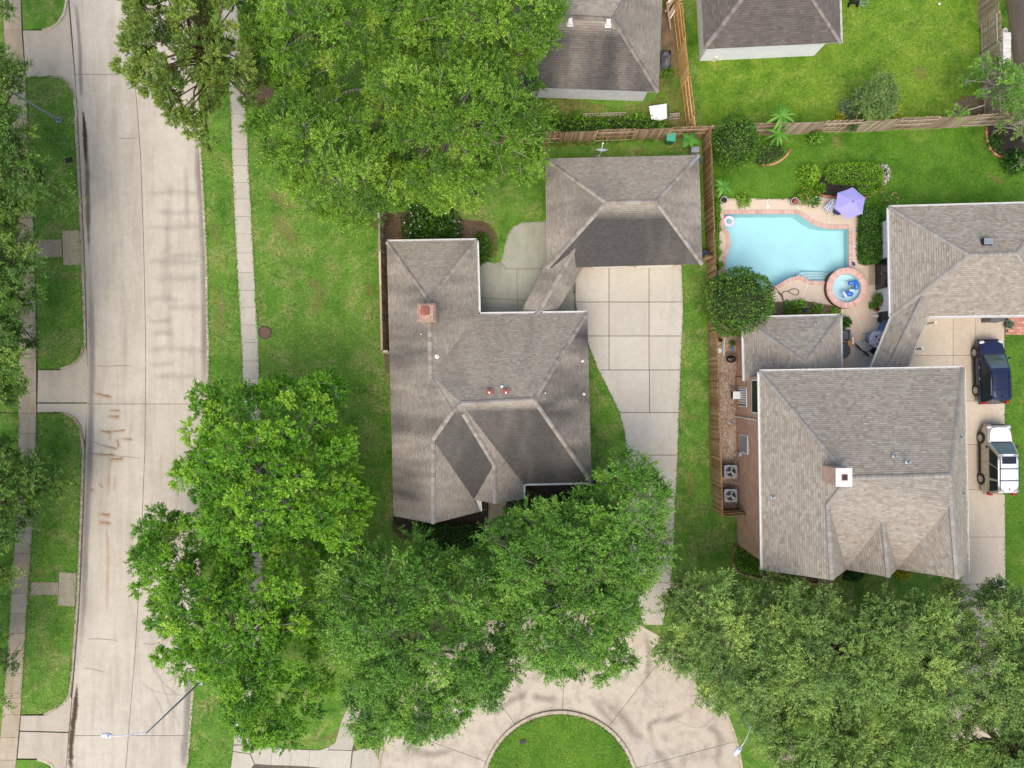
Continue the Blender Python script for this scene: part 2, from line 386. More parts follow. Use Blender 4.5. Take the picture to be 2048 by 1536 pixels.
M['fence_brown'] = wood_mat('brown_cedar', lin(118, 90, 60), lin(156, 122, 84), lin(190, 160, 120))
M['lumber'] = wood_mat('scrap_lumber', lin(130, 112, 90), lin(168, 148, 122), lin(196, 180, 156))
M['bark'] = plain('bark', lin(108, 94, 80), .95, var=.35, scale=5, bmp=.6)
M['bark_pale'] = plain('pale_bark', lin(158, 148, 134), .9, var=.25, scale=5, bmp=.4)
M['bark_pine'] = plain('pine_bark', lin(112, 82, 62), .95, var=.4, scale=5, bmp=.7)
M['black'] = plain('black_plastic', lin(30, 30, 32), .45, var=.1)
M['rubber'] = plain('tyre_rubber', lin(26, 26, 27), .85, var=.1)
M['glass'] = plain('dark_glass', lin(34, 40, 48), .12, var=.05, spec=.45)
M['windshield'] = plain('tinted_windshield', lin(74, 92, 92), .05, var=.15, scale=1.5, spec=.9)
M['blue_paint'] = plain('dark_blue_car_paint', lin(28, 36, 70), .16, metal=.5, var=.04, coat=.8)
M['lit_flank'] = plain('brown_lit_white_paint', lin(186, 176, 160), .25, metal=.35, var=.03, coat=.8)  # brownish reflected light on the white car's flanks, put into the paint
M['white_paint'] = plain('white_car_paint', lin(238, 238, 238), .22, var=.02, coat=.8)
M['chrome'] = plain('alloy_metal', lin(196, 194, 190), .3, metal=.8, var=.05)
M['galv'] = plain('galvanised_metal', lin(168, 174, 180), .45, metal=.4, var=.08)
M['lampgrey'] = plain('grey_lamp_paint', lin(150, 158, 164), .45, metal=.2, var=.06)
M['lampwhite'] = plain('lamp_head_white', lin(214, 220, 230), .4, var=.05)
M['iron'] = plain('dark_iron', lin(42, 40, 38), .6, metal=.3)
M['red_lens'] = plain('red_lens', lin(190, 24, 28), .2)
M['lens'] = plain('clear_lens', lin(206, 212, 214), .12, spec=.8)
M['rust'] = plain('rusty_metal', lin(150, 86, 66), .75, var=.3, scale=4)
M['copper'] = plain('weathered_copper', lin(170, 138, 118), .7, var=.3, scale=6)
M['tan_stucco'] = plain('tan_chimney_stucco', lin(206, 176, 146), .8, var=.15)
# ------------------------------------------------------------------ the ground, roads and pavements
def structure(name, g, mat, parent=None):
    o = mk(name, g, mat, parent)
    if parent is None: tag(o, kind='structure')
    return o
def sheet(name, polys_px, z, mat, sm=0):
    loops = [P2(smooth_poly(p, sm) if sm else p, z) for p in polys_px]
    return structure(name, G().sheet(loops, z), mat)
ROAD_Z, WALK_Z = -0.12, 0.022
XL = [(-400, 92), (0, 137), (200, 152), (500, 167), (700, 173), (830, 171), (1000, 166), (1200, 158), (1400, 142), (1536, 130), (1900, 90)]
XC = [(-400, 200), (0, 255), (160, 268), (300, 279), (500, 286), (700, 290), (900, 288), (1100, 280), (1300, 269), (1470, 255), (1536, 250), (1900, 212)]
XR = [(-400, 330), (0, 380), (160, 391), (310, 398), (430, 405), (512, 409), (700, 413), (780, 412), (900, 407), (1100, 397), (1350, 385), (1536, 371), (1900, 336)]
BC, BR = (1120, 1579), 366                        # turning circle
IR = 154
POOL = [(1446.5, 428), (1588, 427.5), (1597, 428.5), (1611, 438.6), (1630, 451), (1650, 456.5), (1665, 457.4), (1697, 457.5), (1698, 510), (1698, 562.6), (1650, 563), (1617, 562.6), (1607, 554.5), (1595, 552), (1576, 558), (1550, 573), (1515, 592), (1475, 590), (1452, 565), (1450, 532), (1452, 512), (1458, 498), (1460.5, 483.5), (1457, 467), (1448, 455)]
POOLW = P2(POOL)
# opening cut for the pool and the spa beside it
HOLE = P2(POOL[:8] + [(1687 + 33 * math.cos(math.radians(a)), 578 - 33 * math.sin(math.radians(a))) for a in range(70, -200, -10)] + POOL[10:])
ground = structure('ground', G().sheet([[(-1500, -1500), (1500, -1500), (1500, 1500), (-1500, 1500)], HOLE], -0.16), M['lawn'])
# main block lawn, with the pool and the turning circle cut out
ys = list(range(-1400, 1901, 60))
east = [(interp(XR, y) + 4, y) for y in ys]
arc = []
for k in range(0, 41):
    a = math.radians(200 - k * 220 / 40.0)
    arc.append((BC[0] + BR * math.cos(a), BC[1] - BR * math.sin(a)))
outer = east + [(690, 1900), (715, 1760)] + arc + [(1540, 1900), (3600, 1900), (3600, -1400)]
lw = G().sheet([P2(outer), HOLE], 0.0)
lawn = structure('lawn', lw, M['lawn'])
# west verge lawns
def west_x(y, off=0): return interp(XL, y) - 5 + off
arc1 = [(137 - 5, -300), (132, 0), (127, 26), (116, 44), (100, 55), (84, 58)]
WA = [(43, -1400)] + [(60, -1400), (86, -700)] + [(98, -300)] + [(131, 0), (126, 26), (115, 44), (99, 55), (84, 58), (46, 59), (43, 0)]
WB = [(52, 157), (104, 154), (122, 158), (138, 172), (147, 195)] + [(west_x(y), y) for y in range(240, 661, 60)] + [(167, 690), (158, 713), (142, 729), (120, 737), (76, 738), (73, 620), (70, 500), (66, 420), (60, 300)]
WC = [(73, 827), (122, 827), (142, 835), (156, 851), (163, 876)] + [(west_x(y), y) for y in range(900, 1361, 60)] + [(137, 1385), (128, 1402), (112, 1416), (88, 1427), (42, 1429), (50, 1300), (60, 1130), (70, 1000), (73, 900)]
WD = [(33, 1520), (74, 1520), (92, 1526), (104, 1540), (106, 1600), (60, 1900), (0, 1900)]
WE = [(-1600, 157), (15, 157), (24, 300), (31, 420), (35, 500), (38, 620), (40, 738), (-1600, 738)]
WF = [(-1600, 827), (37, 827), (36, 1000), (26, 1130), (15, 1300), (6, 1429), (-1600, 1429)]
WG = [(-1600, -1400), (7, -1400), (7, 59), (-1600, 59)]
WH = [(-1600, 1520), (-2, 1520), (-36, 1900), (-1600, 1900)]
for q in (WA, WB, WC, WD, WE, WF, WG, WH):
    structure('lawn', G().prism(P2(q), -.17, 0.0), M['lawn'])
isl = [(BC[0] + (IR - 5) * math.cos(t * math.pi / 32), BC[1] + (IR - 5) * math.sin(t * math.pi / 32)) for t in range(64)]
structure('lawn', G().prism(P2(isl), -.17, 0.0), M['lawn_lush'])
# yards with their own turf (4 mm over the main lawn)
sheet('back_lawn', [[(1375, -300), (1385, 40), (1400, 180), (1405, 262), (1430, 272), (1700, 264), (1965, 252), (1975, 120), (1960, -300)]], .005, M['lawn_pale'])
sheet('pool_lawn', [[(1424, 276), (1700, 266), (1968, 254), (2300, 246), (2300, 660), (2010, 660), (2010, 640), (1790, 640), (1790, 420), (1735, 425), (1700, 398), (1437, 398), (1418, 300)]], .005, M['lawn_lush'])
sheet('side_lawn', [[(2010, 640), (2400, 640), (2400, 1560), (2010, 1560)]], .009, M['lawn_lush'])
sheet('weedy_strip', [smooth_poly([(1045, 290), (1060, 190), (1310, 200), (1320, -100), (1355, -100), (1372, 180), (1385, 262), (1300, 278)], 3)], .005, M['lawn_weed'])

def kerb(pts, w=.17, z1=.015, z0=-.16, name='kerb'):
    """kerb stone following an open polyline of photo points"""
    q = [Vector(p) for p in P2(pts)]; g = G(); L = []; R = []
    for i, p in enumerate(q):
        d = (q[min(i + 1, len(q) - 1)] - q[max(i - 1, 0)]).normalized(); n = Vector((-d.y, d.x)) * w / 2
        L.append(p + n); R.append(p - n)
    V = []
    for l, r in zip(L, R):
        V += [(l.x, l.y, z0), (l.x, l.y, z1), (r.x, r.y, z1), (r.x, r.y, z0)]
    F = []
    for i in range(len(q) - 1):
        a = i * 4
        for k in range(3): F.append((a + k, a + k + 4, a + k + 5, a + k + 1))
    g.add(V, F); return structure(name, g, M['kerb'])
kerb([(interp(XR, y) + 3, y) for y in range(-600, 1801, 30)])
kerb([(98, -300), (133, 0), (128, 26), (117, 45), (100, 57), (84, 60)])
kerb(smooth_poly([(100, 153), (122, 156), (138, 170), (148, 195), (153, 240)], 4, False)[:-1] + [(west_x(y) + 2, y) for y in range(240, 661, 30)] + smooth_poly([(169, 685), (160, 712), (143, 730), (120, 738)], 4, False))
kerb(smooth_poly([(122, 826), (142, 833), (157, 850), (164, 880)], 4, False)[:-1] + [(west_x(y) + 2, y) for y in range(900, 1361, 30)] + smooth_poly([(139, 1385), (129, 1404), (112, 1417), (88, 1429)], 4, False))
kerb(smooth_poly([(74, 1519), (93, 1525), (106, 1540), (107, 1600)], 4, False))
kerb([(BC[0] + IR * math.cos(t * math.pi / 40), BC[1] + IR * math.sin(t * math.pi / 40)) for t in range(81)], .24)
kerb(arc[4:26], .17); kerb(arc[28:], .17)

def slab(parent, poly_px, z, mat, gap=.02, thick=.10, name='slab', world=False):
    p = poly_px if world else P2(poly_px)
    p = inset(p, gap / 2)
    return mk(name, G().prism(p, z - thick, z), mat, parent)
# street: two lanes of long slabs over a dark joint bed
road = structure('road', G().sheet([P2([(interp(XL, y) - 3, y) for y in ys] + [(interp(XR, y) + 3, y) for y in ys[::-1]])], ROAD_Z - .03), M['joint'])
JY = [-1175, -515, 147, 808, 1473, 1880]
for a, b in zip(JY, JY[1:]):
    n = 8
    yy = [a + (b - a) * k / n for k in range(n + 1)]
    skew = lambda y, x: y + (x - 280) * -.0
    slab(road, [(interp(XL, y), y) for y in yy] + [(interp(XC, y), y) for y in yy[::-1]], ROAD_Z, M['road'], .035, .05)
    slab(road, [(interp(XC, y), y) for y in yy] + [(interp(XR, y) + 1, y) for y in yy[::-1]], ROAD_Z - .002, M['road'], .035, .05)
# turning circle: wedge slabs between kerb and island
bulb = structure('turning_circle_road', G().sheet([P2([(BC[0] + (BR + 10) * math.cos(t * math.pi / 40), BC[1] + (BR + 10) * math.sin(t * math.pi / 40)) for t in range(80)])], ROAD_Z - .035), M['joint'])
W0 = [88, 52, 15, -25, -65, -100, 230, 190, 160, 125]
angs = sorted([a % 360 for a in W0])
for i, a in enumerate(angs):
    b = angs[(i + 1) % len(angs)]
    if b <= a: b += 360
    n = max(3, int((b - a) / 6)); pts = []
    for k in range(n + 1):
        t = math.radians(a + (b - a) * k / n); pts.append((BC[0] + (BR - 1) * math.cos(t), BC[1] - (BR - 1) * math.sin(t)))
    for k in range(n, -1, -1):
        t = math.radians(a + (b - a) * k / n); pts.append((BC[0] + (IR + 2) * math.cos(t), BC[1] - (IR + 2) * math.sin(t)))
    slab(bulb, pts, ROAD_Z - .001 * (i % 3), M['bulb'], .03, .05)
# sidewalks: a row of slabs each
def walk(tabL, tabR, joints, mat, name='sidewalk', z=WALK_Z):
    root = structure(name, G().sheet([P2([(interp(tabL, y), y) for y in joints] + [(interp(tabR, y), y) for y in joints[::-1]])], .008), M['joint'])
    for i, (a, b) in enumerate(zip(joints, joints[1:])):
        slab(root, [(interp(tabL, a), a), (interp(tabL, b), b), (interp(tabR, b), b), (interp(tabR, a), a)], z + random.uniform(-.004, .004), mat, .022)
    return root
SL = [(-300, 420), (40, 443), (200, 461), (320, 464), (512, 473), (700, 484), (770, 486), (950, 494), (1150, 497), (1300, 487), (1430, 472), (1490, 467)]
SR = [(-300, 453), (40, 477), (200, 491), (320, 497), (512, 507), (700, 517), (770, 519), (950, 526), (1150, 527), (1300, 518), (1430, 504), (1490, 500)]
j = [-300, -230, -160, -90, -20, 40, 100, 160, 228, 263, 298, 331, 365, 398, 433, 468, 506, 545, 581, 615, 650, 685, 722, 757] + [757 + 36.6 * k for k in range(1, 21)]
walk(SL, SR, j, M['walk'])
WL = [(-300, 0), (50, 7), (156, 16), (300, 25), (440, 33), (620, 39), (850, 37), (1000, 36), (1130, 26), (1300, 15), (1430, 5), (1540, -5), (1900, -40)]
WR = [(-300, 34), (50, 43), (156, 51), (300, 59), (440, 67), (620, 72), (850, 73), (1000, 70), (1130, 60), (1300, 49), (1430, 41), (1540, 31), (1900, -4)]
walk(WL, WR, [-300, -200, -100, 0, 60, 110, 156] + [156 + 40 * k for k in range(1, 15)] + [738, 782, 827] + [827 + 40 * k for k in range(1, 15)] + [1429, 1475, 1520, 1560, 1600, 1700], M['walk_worn'])
# corner walk at the bottom, and its ribbed ramp
cw = structure('corner_walk', G().sheet([P2([(466, 1488), (500, 1490), (545, 1494), (640, 1500), (672, 1488), (700, 1470), (712, 1500), (706, 1540), (700, 1560), (500, 1570), (460, 1560)])], .007), M['joint'])
for q in ([(467, 1491), (503, 1488), (508, 1505), (500, 1507), (466, 1502)], [(466, 1503), (500, 1508), (509, 1528), (498, 1542), (458, 1560), (462, 1535)], [(504, 1488), (530, 1490), (545, 1494), (542, 1530), (510, 1528), (501, 1507)],
          [(545, 1494), (583, 1498), (580, 1531), (542, 1530)], [(583, 1498), (620, 1500), (617, 1533), (580, 1531)], [(620, 1500), (640, 1500), (657, 1494), (654, 1537), (617, 1533)],
          [(657, 1494), (671, 1484), (684, 1440), (700, 1405), (722, 1420), (712, 1470), (704, 1500), (656, 1499)], [(656, 1500), (704, 1501), (700, 1542), (652, 1546)]):
    slab(cw, q, WALK_Z + random.uniform(-.004, .004), M['walk'], .02)
rp = structure('ribbed_ramp', G().prism(P2([(706, 1503), (742, 1494), (757, 1520), (760, 1560), (700, 1560)]), -.1, .012), M['walk'])
for k in range(13):
    mk('rib', G().bar((*P(707 + k * 4.0, 1505 - k * .6)[:2], .014), (*P(703 + k * 4.2, 1556)[:2], .014), .05, .02), M['walk'], rp)
# driveway aprons on the west side, falling to the street
def apron(pts, joints_y):
    """pts: list of polygons; vertices right of x=120 fall towards the street"""
    root = structure('driveway_apron', G().sheet([P2(pts[0])], -.135), M['joint'])
    for p in pts:
        q = inset(P2(p), .012); V = []
        xe = P(165, 0)[0]; xs = P(78, 0)[0]
        if area2(q) < 0: q = q[::-1]
        n = len(q)
        zt = lambda x: WALK_Z - max(0, min(1, (x - xs) / (xe - xs))) * .13
        V = [(x, y, -.16) for x, y in q] + [(x, y, zt(x)) for x, y in q]
        F = [(i, (i + 1) % n, n + (i + 1) % n, n + i) for i in range(n)] + [tuple(n + i for i in t) for t in tris([q])]
        mk('slab', G().add(V, F), M['apron'], root)
apron([[(46, 61), (86, 61), (102, 57), (119, 46), (130, 27), (135, 2), (140, 60), (152, 197), (148, 193), (138, 169), (122, 155), (102, 152), (52, 155)]], 0)
apron([[(76, 740), (120, 740), (144, 731), (161, 713), (170, 688), (173, 720), (173, 805), (75, 805)], [(75, 807), (173, 807), (168, 880), (165, 878), (158, 849), (143, 832), (122, 824), (74, 825)]], 0)
apron([[(42, 1431), (90, 1431), (114, 1419), (130, 1406), (139, 1388), (142, 1400), (136, 1465), (40, 1461)], [(40, 1463), (136, 1467), (131, 1536), (108, 1541), (95, 1524), (74, 1517), (35, 1517)]], 0)
def pad(name, polys, mat, z=WALK_Z):
    root = structure(name, G().sheet([P2(polys[0])], .007), M['joint'])
    for q in polys: slab(root, q, z, mat, .015)
pad('garden_walk', [[(71, 479), (124, 479), (124, 515), (72, 515)]], M['walk_worn'])
pad('kerb_pad', [[(125, 461), (162, 461), (166, 530), (127, 530)]], M['walk_worn'], .026)
pad('garden_walk', [[(63, 1164), (117, 1164), (117, 1190), (61, 1190)]], M['walk_worn'])
pad('kerb_pad', [[(119, 1144), (154, 1146), (150, 1213), (116, 1211)]], M['walk_worn'], .026)
# main driveway
dl = [(518, 1150), (604, 1150), (640, 1158), (672, 1172), (700, 1180), (740, 1196), (790, 1222), (825, 1238), (870, 1250), (910, 1251), (990, 1252), (1070, 1254), (1150, 1262), (1200, 1275), (1250, 1284)]
dr = [(518, 1363), (620, 1367), (700, 1363), (825, 1358), (910, 1356), (1000, 1351), (1100, 1347), (1170, 1342), (1250, 1326)]
drv = structure('driveway', G().sheet([P2([(x, y) for y, x in dl] + [(x, y) for y, x in dr[::-1]])], .008), M['joint'])
def drow(y0, y1, x0, x1, parent, L, R, mat):
    n = 4; yy = [y0 + (y1 - y0) * k / n for k in range(n + 1)]
    lf = lambda y: max(interp(L, y), x0); rf = lambda y: min(interp(R, y), x1)
    p = [(lf(y), y) for y in yy if rf(y) > lf(y) + 2] + [(rf(y), y) for y in yy[::-1] if rf(y) > lf(y) + 2]
    if len(p) >= 4: slab(parent, p, WALK_Z + random.uniform(-.003, .003), mat, .028 if mat is M['drive_tan'] else .05)
for y0, y1 in ((518, 604), (604, 672), (672, 740)):
    for x0, x1 in ((1100, 1218), (1218, 1298), (1298, 1400)): drow(y0, y1, x0, x1, drv, dl, dr, M['drive'])
drow(740, 825, 1100, 1299, drv, dl, dr, M['drive']); drow(740, 825, 1299, 1400, drv, dl, dr, M['drive'])
for y0, y1 in ((825, 910), (910, 993), (993, 1080), (1080, 1165), (1165, 1250)): drow(y0, y1, 1100, 1400, drv, dl, dr, M['drive'])
# the neighbour's driveway
el = [(560, 1800), (737, 1800), (738, 1890), (1140, 1900), (1185, 1912), (1300, 1912), (1480, 1890)]
er = [(560, 2008), (1480, 2012)]
ed = structure('driveway', G().sheet([P2([(1800, 600), (2008, 600), (2012, 1480), (1890, 1480), (1912, 1185), (1890, 800), (1890, 738), (1800, 738)])], .011), M['joint'])
for y0, y1 in ((600, 711), (711, 802)):
    for x0, x1 in ((1790, 1906), (1906, 1951), (1951, 2050)): drow(y0, y1, x0, x1, ed, el, er, M['drive_tan'])
for y0, y1 in ((802, 889), (889, 979), (979, 1074), (1074, 1168), (1168, 1260), (1260, 1350), (1350, 1480)): drow(y0, y1, 1790, 2050, ed, el, er, M['drive_tan'])
pv = structure('brick_path', G().sheet([P2([(2009, 628), (2120, 628), (2120, 668), (2009, 668)])], .012), M['joint'])
pme = mesh_of('paver', G().box((0, 0, 0), (.385, .185, .05)).V, G().box((0, 0, 0), (.385, .185, .05)).F, M['paver'])
for r in range(7):
    for k in range(10):
        x, y, _ = P(2010, 631); link('paver', pme, pv, (x + .2 + k * .4 + (.2 if r % 2 else 0), y - .1 - r * .2, .02 + random.uniform(-.003, .003)))
# patios
cpatio = sheet('courtyard_patio', [[(956, 632), (956, 541), (960, 526), (972, 523), (990, 527), (1001, 524), (1007, 508), (1010, 488), (1016, 468), (1026, 453), (1042, 445), (1062, 443), (1096, 443), (1096, 532), (1151, 532), (1151, 632)]], .018, M['patio_green'])
for a, b in (((1000, 526), (1013, 538)), ((1013, 538), (1094, 537)), ((1034, 538), (1035, 628)), ((956, 595), (1035, 600)), ((1035, 600), (1100, 602)), ((1100, 560), (1148, 562))):
    mk('patio_joint', G().bar((*P(*a)[:2], .0195), (*P(*b)[:2], .0195), .03, .004), M['joint'], cpatio)
# pool deck with the pool cut out
deck = structure('pool_deck', G().sheet([P2([(1441, 397), (1590, 398), (1662, 393), (1692, 410), (1728, 424), (1758, 420), (1760, 640), (1800, 650), (1800, 760), (1660, 760), (1660, 640), (1545, 634), (1440, 640), (1436, 560)]), HOLE], .02), M['deck'])
for a, b in (((1535, 398), (1535, 421)), ((1486, 410), (1486, 421)), ((1596, 405), (1596, 421)), ((1658, 402), (1658, 450)), ((1706, 451), (1728, 451)), ((1706, 493), (1728, 493)), ((1706, 534), (1728, 526)), ((1736, 580), (1757, 580)), ((1685, 616), (1685, 640)), ((1706, 616), (1732, 676)), ((1664, 612), (1650, 628)), ((1616, 568), (1600, 605)), ((1553, 585), (1560, 600))):
    mk('deck_joint', G().bar((*P(*a)[:2], .0235), (*P(*b)[:2], .0235), .035, .004), M['cream'], deck)
for q in ((1536, 413), (1713, 459), (1712.5, 493), (1552, 586)): mk('deck_drain', G().cyl((*P(*q)[:2], .02), .12, .012, 14), M['white'], deck)
sheet('side_patio', [[(1709, 687), (1734, 670), (1758, 640), (1800, 640), (1800, 745), (1709, 745)]], .026, M['patio_grey'])
sheet('doormat_pad', [[(1737, 527), (1757, 524), (1757, 570), (1737, 570)]], .026, M['walk_worn'])
# beds
sheet('gravel_path', [[(1437, 640), (1476, 640), (1476, 900), (1478, 1016), (1440, 1016), (1434, 800)]], .016, M['gravel'])
sheet('mulch_bed', [[(786, 1030), (786, 1062), (850, 1092), (960, 1094), (1010, 1060), (1060, 1040), (1200, 1000), (1190, 955), (1040, 955), (950, 960)]], .012, M['mulch'])
sheet('mulch_bed', [[(766, 440), (790, 425), (850, 425), (940, 440), (970, 445), (984, 465), (986, 500), (975, 524), (955, 526), (950, 490), (785, 490), (785, 720), (768, 716)]], .012, M['mulch_brown'], 3)
sheet('mulch_bed', [[(1642, 355), (1655, 345), (1690, 350), (1750, 365), (1765, 360), (1760, 378), (1735, 392), (1690, 395), (1650, 392), (1634, 380)]], .026, M['mulch'], 4)
sheet('mulch_bed', [[(1538, 605), (1600, 600), (1660, 610), (1682, 618), (1682, 640), (1538, 640)]], .026, M['mulch_brown'])
sheet('mulch_bed', [[(1972, 252), (1973, 275), (1980, 298), (1998, 312), (2030, 316), (2120, 316), (2120, 246), (2000, 250)]], .014, M['mulch'])
sheet('mulch_bed', [[(1905, 236), (1910, 205), (1930, 190), (1990, 195), (2000, 232)]], .014, M['mulch_brown'])
sheet('mulch_bed', [[(1474, 1085), (1466, 1110), (1472, 1140), (1500, 1152), (1560, 1160), (1660, 1165), (1660, 1120), (1530, 1110)]], .014, M['mulch_brown'], 3)
sheet('mulch_bed', [[(1690, 1135), (1685, 1160), (1720, 1160), (1735, 1140)]], .014, M['mulch'])
sheet('front_walk', [[(977, 996), (1011, 996), (1011, 1090), (1050, 1130), (1250, 1150), (1250, 1190), (1020, 1160), (977, 1100)]], .02, M['walk_worn'])
sheet('front_walk', [[(1636, 1150), (1665, 1150), (1665, 1220), (1640, 1260), (1610, 1260), (1636, 1220)]], .02, M['walk_worn'])
sheet('sidewalk', [[(1120 + r * math.cos(math.radians(a)), 1579 - r * math.sin(math.radians(a))) for r, rng in ((440, range(66, -10, -4)), (474, range(-10, 67, 4))) for a in rng]], .018, M['walk_worn'])
sheet('dirt_patch', [[(735, 200), (760, 190), (870, 210), (880, 260), (800, 300), (740, 290)]], .01, M['mulch_brown'], 4)
sheet('dirt_patch', [[(495, 110), (540, 140), (545, 195), (520, 215), (490, 195), (480, 150)]], .01, M['mulch_brown'], 4)
sheet('dirt_patch', [[(1322, 25), (1345, 20), (1352, 70), (1348, 145), (1335, 150), (1322, 80)]], .01, M['soil'], 4)
# stains on the street: rust runs, gutter dirt, damp bands
DC = {'rust': decal_mat('rust_stain', lin(158, 102, 50), .56, .7, 7, .72), 'rustlight': decal_mat('pale_rust_stain', lin(200, 160, 116), .64, .9, 3, .42), 'damp': decal_mat('damp_stain', lin(158, 147, 136), .62, 1.0, 1.1, .23), 'gutter': decal_mat('gutter_dirt', lin(118, 102, 80), .55, .6, 3, .7, (1, .4, 1)),
      'grey': decal_mat('grey_gutter_stain', lin(148, 140, 134), .48, .7, 2, .6, (1, .2, 1)), 'wet': decal_mat('wet_dirt', lin(84, 64, 38), .52, .5, 4, .85), 'pale': decal_mat('pale_scuff', lin(222, 212, 198), .65, .7, 3, .55, (1, .3, 1)), 'crack': decal_mat('crack_seal', lin(164, 152, 138), .5, .5, 8, .55),
      'dry': decal_mat('dry_grass_patch', lin(150, 138, 84), .72, .7, 6.0, .6), 'bulbdark': decal_mat('dark_road_stain', lin(146, 134, 122), .68, 1.0, 1.0, .5, (1, 1, 1)), 'shade': decal_mat('brown_shade_patch', lin(118, 100, 66), .65, .6, 5, .7)}
def decal(name, pts, w, mat, parent=None, z=ROAD_Z + .004, ends=True):
    """soft-edged stain along a photo polyline; w = width in photo pixels (number or list)"""
    q = [Vector(P(a, b)[:2]) for a, b in smooth_poly(pts, 4, False)]; n = len(q)
    ws = w if isinstance(w, list) else [w] * len(pts)
    ww = [S * interp(list(enumerate(ws)), i * (len(pts) - 1) / (n - 1)) for i in range(n)]
    V = []; F = []; A = []
    for i, p in enumerate(q):
        d = (q[min(i + 1, n - 1)] - q[max(i - 1, 0)]).normalized(); m = Vector((-d.y, d.x))
        e = min(1, min(i, n - 1 - i) / max(1, (n - 1) * .2)) if ends else 1
        for k in (-1, -.5, 0, .5, 1):
            V.append((p.x + m.x * ww[i] * k / 2, p.y + m.y * ww[i] * k / 2, z)); A.append((1 - abs(k)) ** .8 * e)
    for i in range(n - 1):
        for k in range(4): F.append((i * 5 + k, i * 5 + k + 1, i * 5 + k + 6, i * 5 + k + 5))
    o = mk(name, G().add(V, F), mat, parent)
    at = o.data.attributes.new('fade', 'FLOAT', 'POINT'); at.data.foreach_set('value', A)
    if parent is None: tag(o, kind='structure')
    return o
zz = [ROAD_Z + .004]
def rd(name, pts, w, m, parent=road):
    zz[0] += .00035
    return decal(name, pts, w, DC[m], parent, zz[0])
rd('gutter_stain', [(160, 195), (170, 300), (174, 420), (176, 520)], [4, 18, 16, 6], 'gutter')
rd('gutter_stain', [(164, 215), (168, 270), (169, 330)], [3, 14, 4], 'wet')
rd('gutter_stain', [(153, 1360), (148, 1420), (141, 1480), (138, 1560)], [6, 18, 16, 20], 'wet')
rd('gutter_stain', [(176, 500), (181, 620), (182, 740), (178, 900), (172, 1020), (165, 1200), (158, 1340)], 20, 'grey')
rd('gutter_stain', [(150, 0), (158, 100), (160, 200)], 12, 'grey')
rd('gutter_stain', [(390, 250), (397, 330), (403, 430), (407, 560), (408, 700), (405, 800)], [8, 26, 24, 24, 24, 18], 'grey')
rd('gutter_stain', [(378, 1330), (372, 1440), (364, 1540)], 22, 'grey')
rd('damp_stain', [(338, 330), (333, 450), (337, 540), (336, 640), (345, 760)], 26, 'damp')
rd('damp_stain', [(370, 320), (372, 400), (376, 470)], 18, 'damp')
for y, x0, x1 in ((385, 290, 402), (422, 300, 404), (452, 290, 404), (520, 290, 402), (557, 300, 410), (598, 290, 360), (616, 330, 410), (640, 290, 345), (668, 300, 350), (700, 290, 410), (728, 290, 350), (512, 330, 408), (752, 300, 400)):
    rd('damp_stain', [(x0, y), ((x0 + x1) / 2, y + random.uniform(-4, 4)), (x1, y + random.uniform(-3, 3))], random.uniform(15, 24), 'damp')
rd('damp_stain', [(300, 1300), (330, 1390), (366, 1470)], 8, 'damp'); rd('damp_stain', [(292, 1285), (305, 1340), (345, 1385), (372, 1392)], 9, 'damp'); rd('damp_stain', [(270, 1360), (310, 1385), (365, 1392)], 7, 'damp'); rd('damp_stain', [(300, 1380), (325, 1430), (320, 1480)], 8, 'damp')
rd('pale_scuff', [(250, 380), (256, 420), (262, 460)], 14, 'pale'); rd('pale_scuff', [(190, 500), (190, 600), (190, 700)], 16, 'pale'); rd('pale_scuff', [(240, 560), (250, 620), (236, 680)], 26, 'pale'); rd('pale_scuff', [(182, 1130), (176, 1200), (170, 1290)], 10, 'pale'); rd('pale_scuff', [(200, 1118), (215, 1128), (240, 1132)], 6, 'pale'); rd('pale_scuff', [(212, 30), (225, 100), (230, 160)], 40, 'pale')
for a, b, w in (((188, 785), (222, 794), 7), ((222, 820), (238, 820), 6), ((218, 832), (238, 832), 7), ((200, 862), (220, 863), 7), ((222, 863), (249, 859), 5), ((245, 876), (263, 879), 5), ((235, 876), (234, 896), 5), ((212, 892), (232, 898), 6), ((195, 909), (228, 909), 7), ((215, 918), (246, 917), 7), ((200, 1028), (219, 1030), 8), ((200, 1044), (219, 1047), 8), ((178, 978), (184, 980), 4), ((200, 966), (201, 976), 4)):
    rd('rust_stain', [a, ((a[0] + b[0]) / 2, (a[1] + b[1]) / 2 + 1), b], [w * .35, w * .6, w * 1.2], 'rust')
    rd('rust_stain', [(a[0] - 8, a[1]), ((a[0] + b[0]) / 2, (a[1] + b[1]) / 2 + 2), (b[0] + 4, b[1] + 2)], w * 2.2, 'rustlight')
rd('rust_stain', [(218, 860), (219, 885)], 10, 'rustlight'); rd('rust_stain', [(220, 915), (217, 940), (215, 1000)], 12, 'rustlight'); rd('rust_stain', [(212, 1050), (214, 1120), (211, 1240)], 12, 'rustlight'); rd('rust_stain', [(228, 950), (227, 985)], 8, 'rustlight')
for q in ([(190, 728), (205, 733), (240, 731), (270, 733)], [(180, 882), (205, 892), (235, 897)], [(172, 908), (200, 909), (290, 918)], [(170, 1280), (195, 1279), (240, 1283)], [(162, 1338), (185, 1340), (212, 1348)], [(235, 276), (255, 276), (275, 274)], [(280, 1288), (300, 1290), (320, 1288)]):
    rd('crack', q, 3, 'crack')
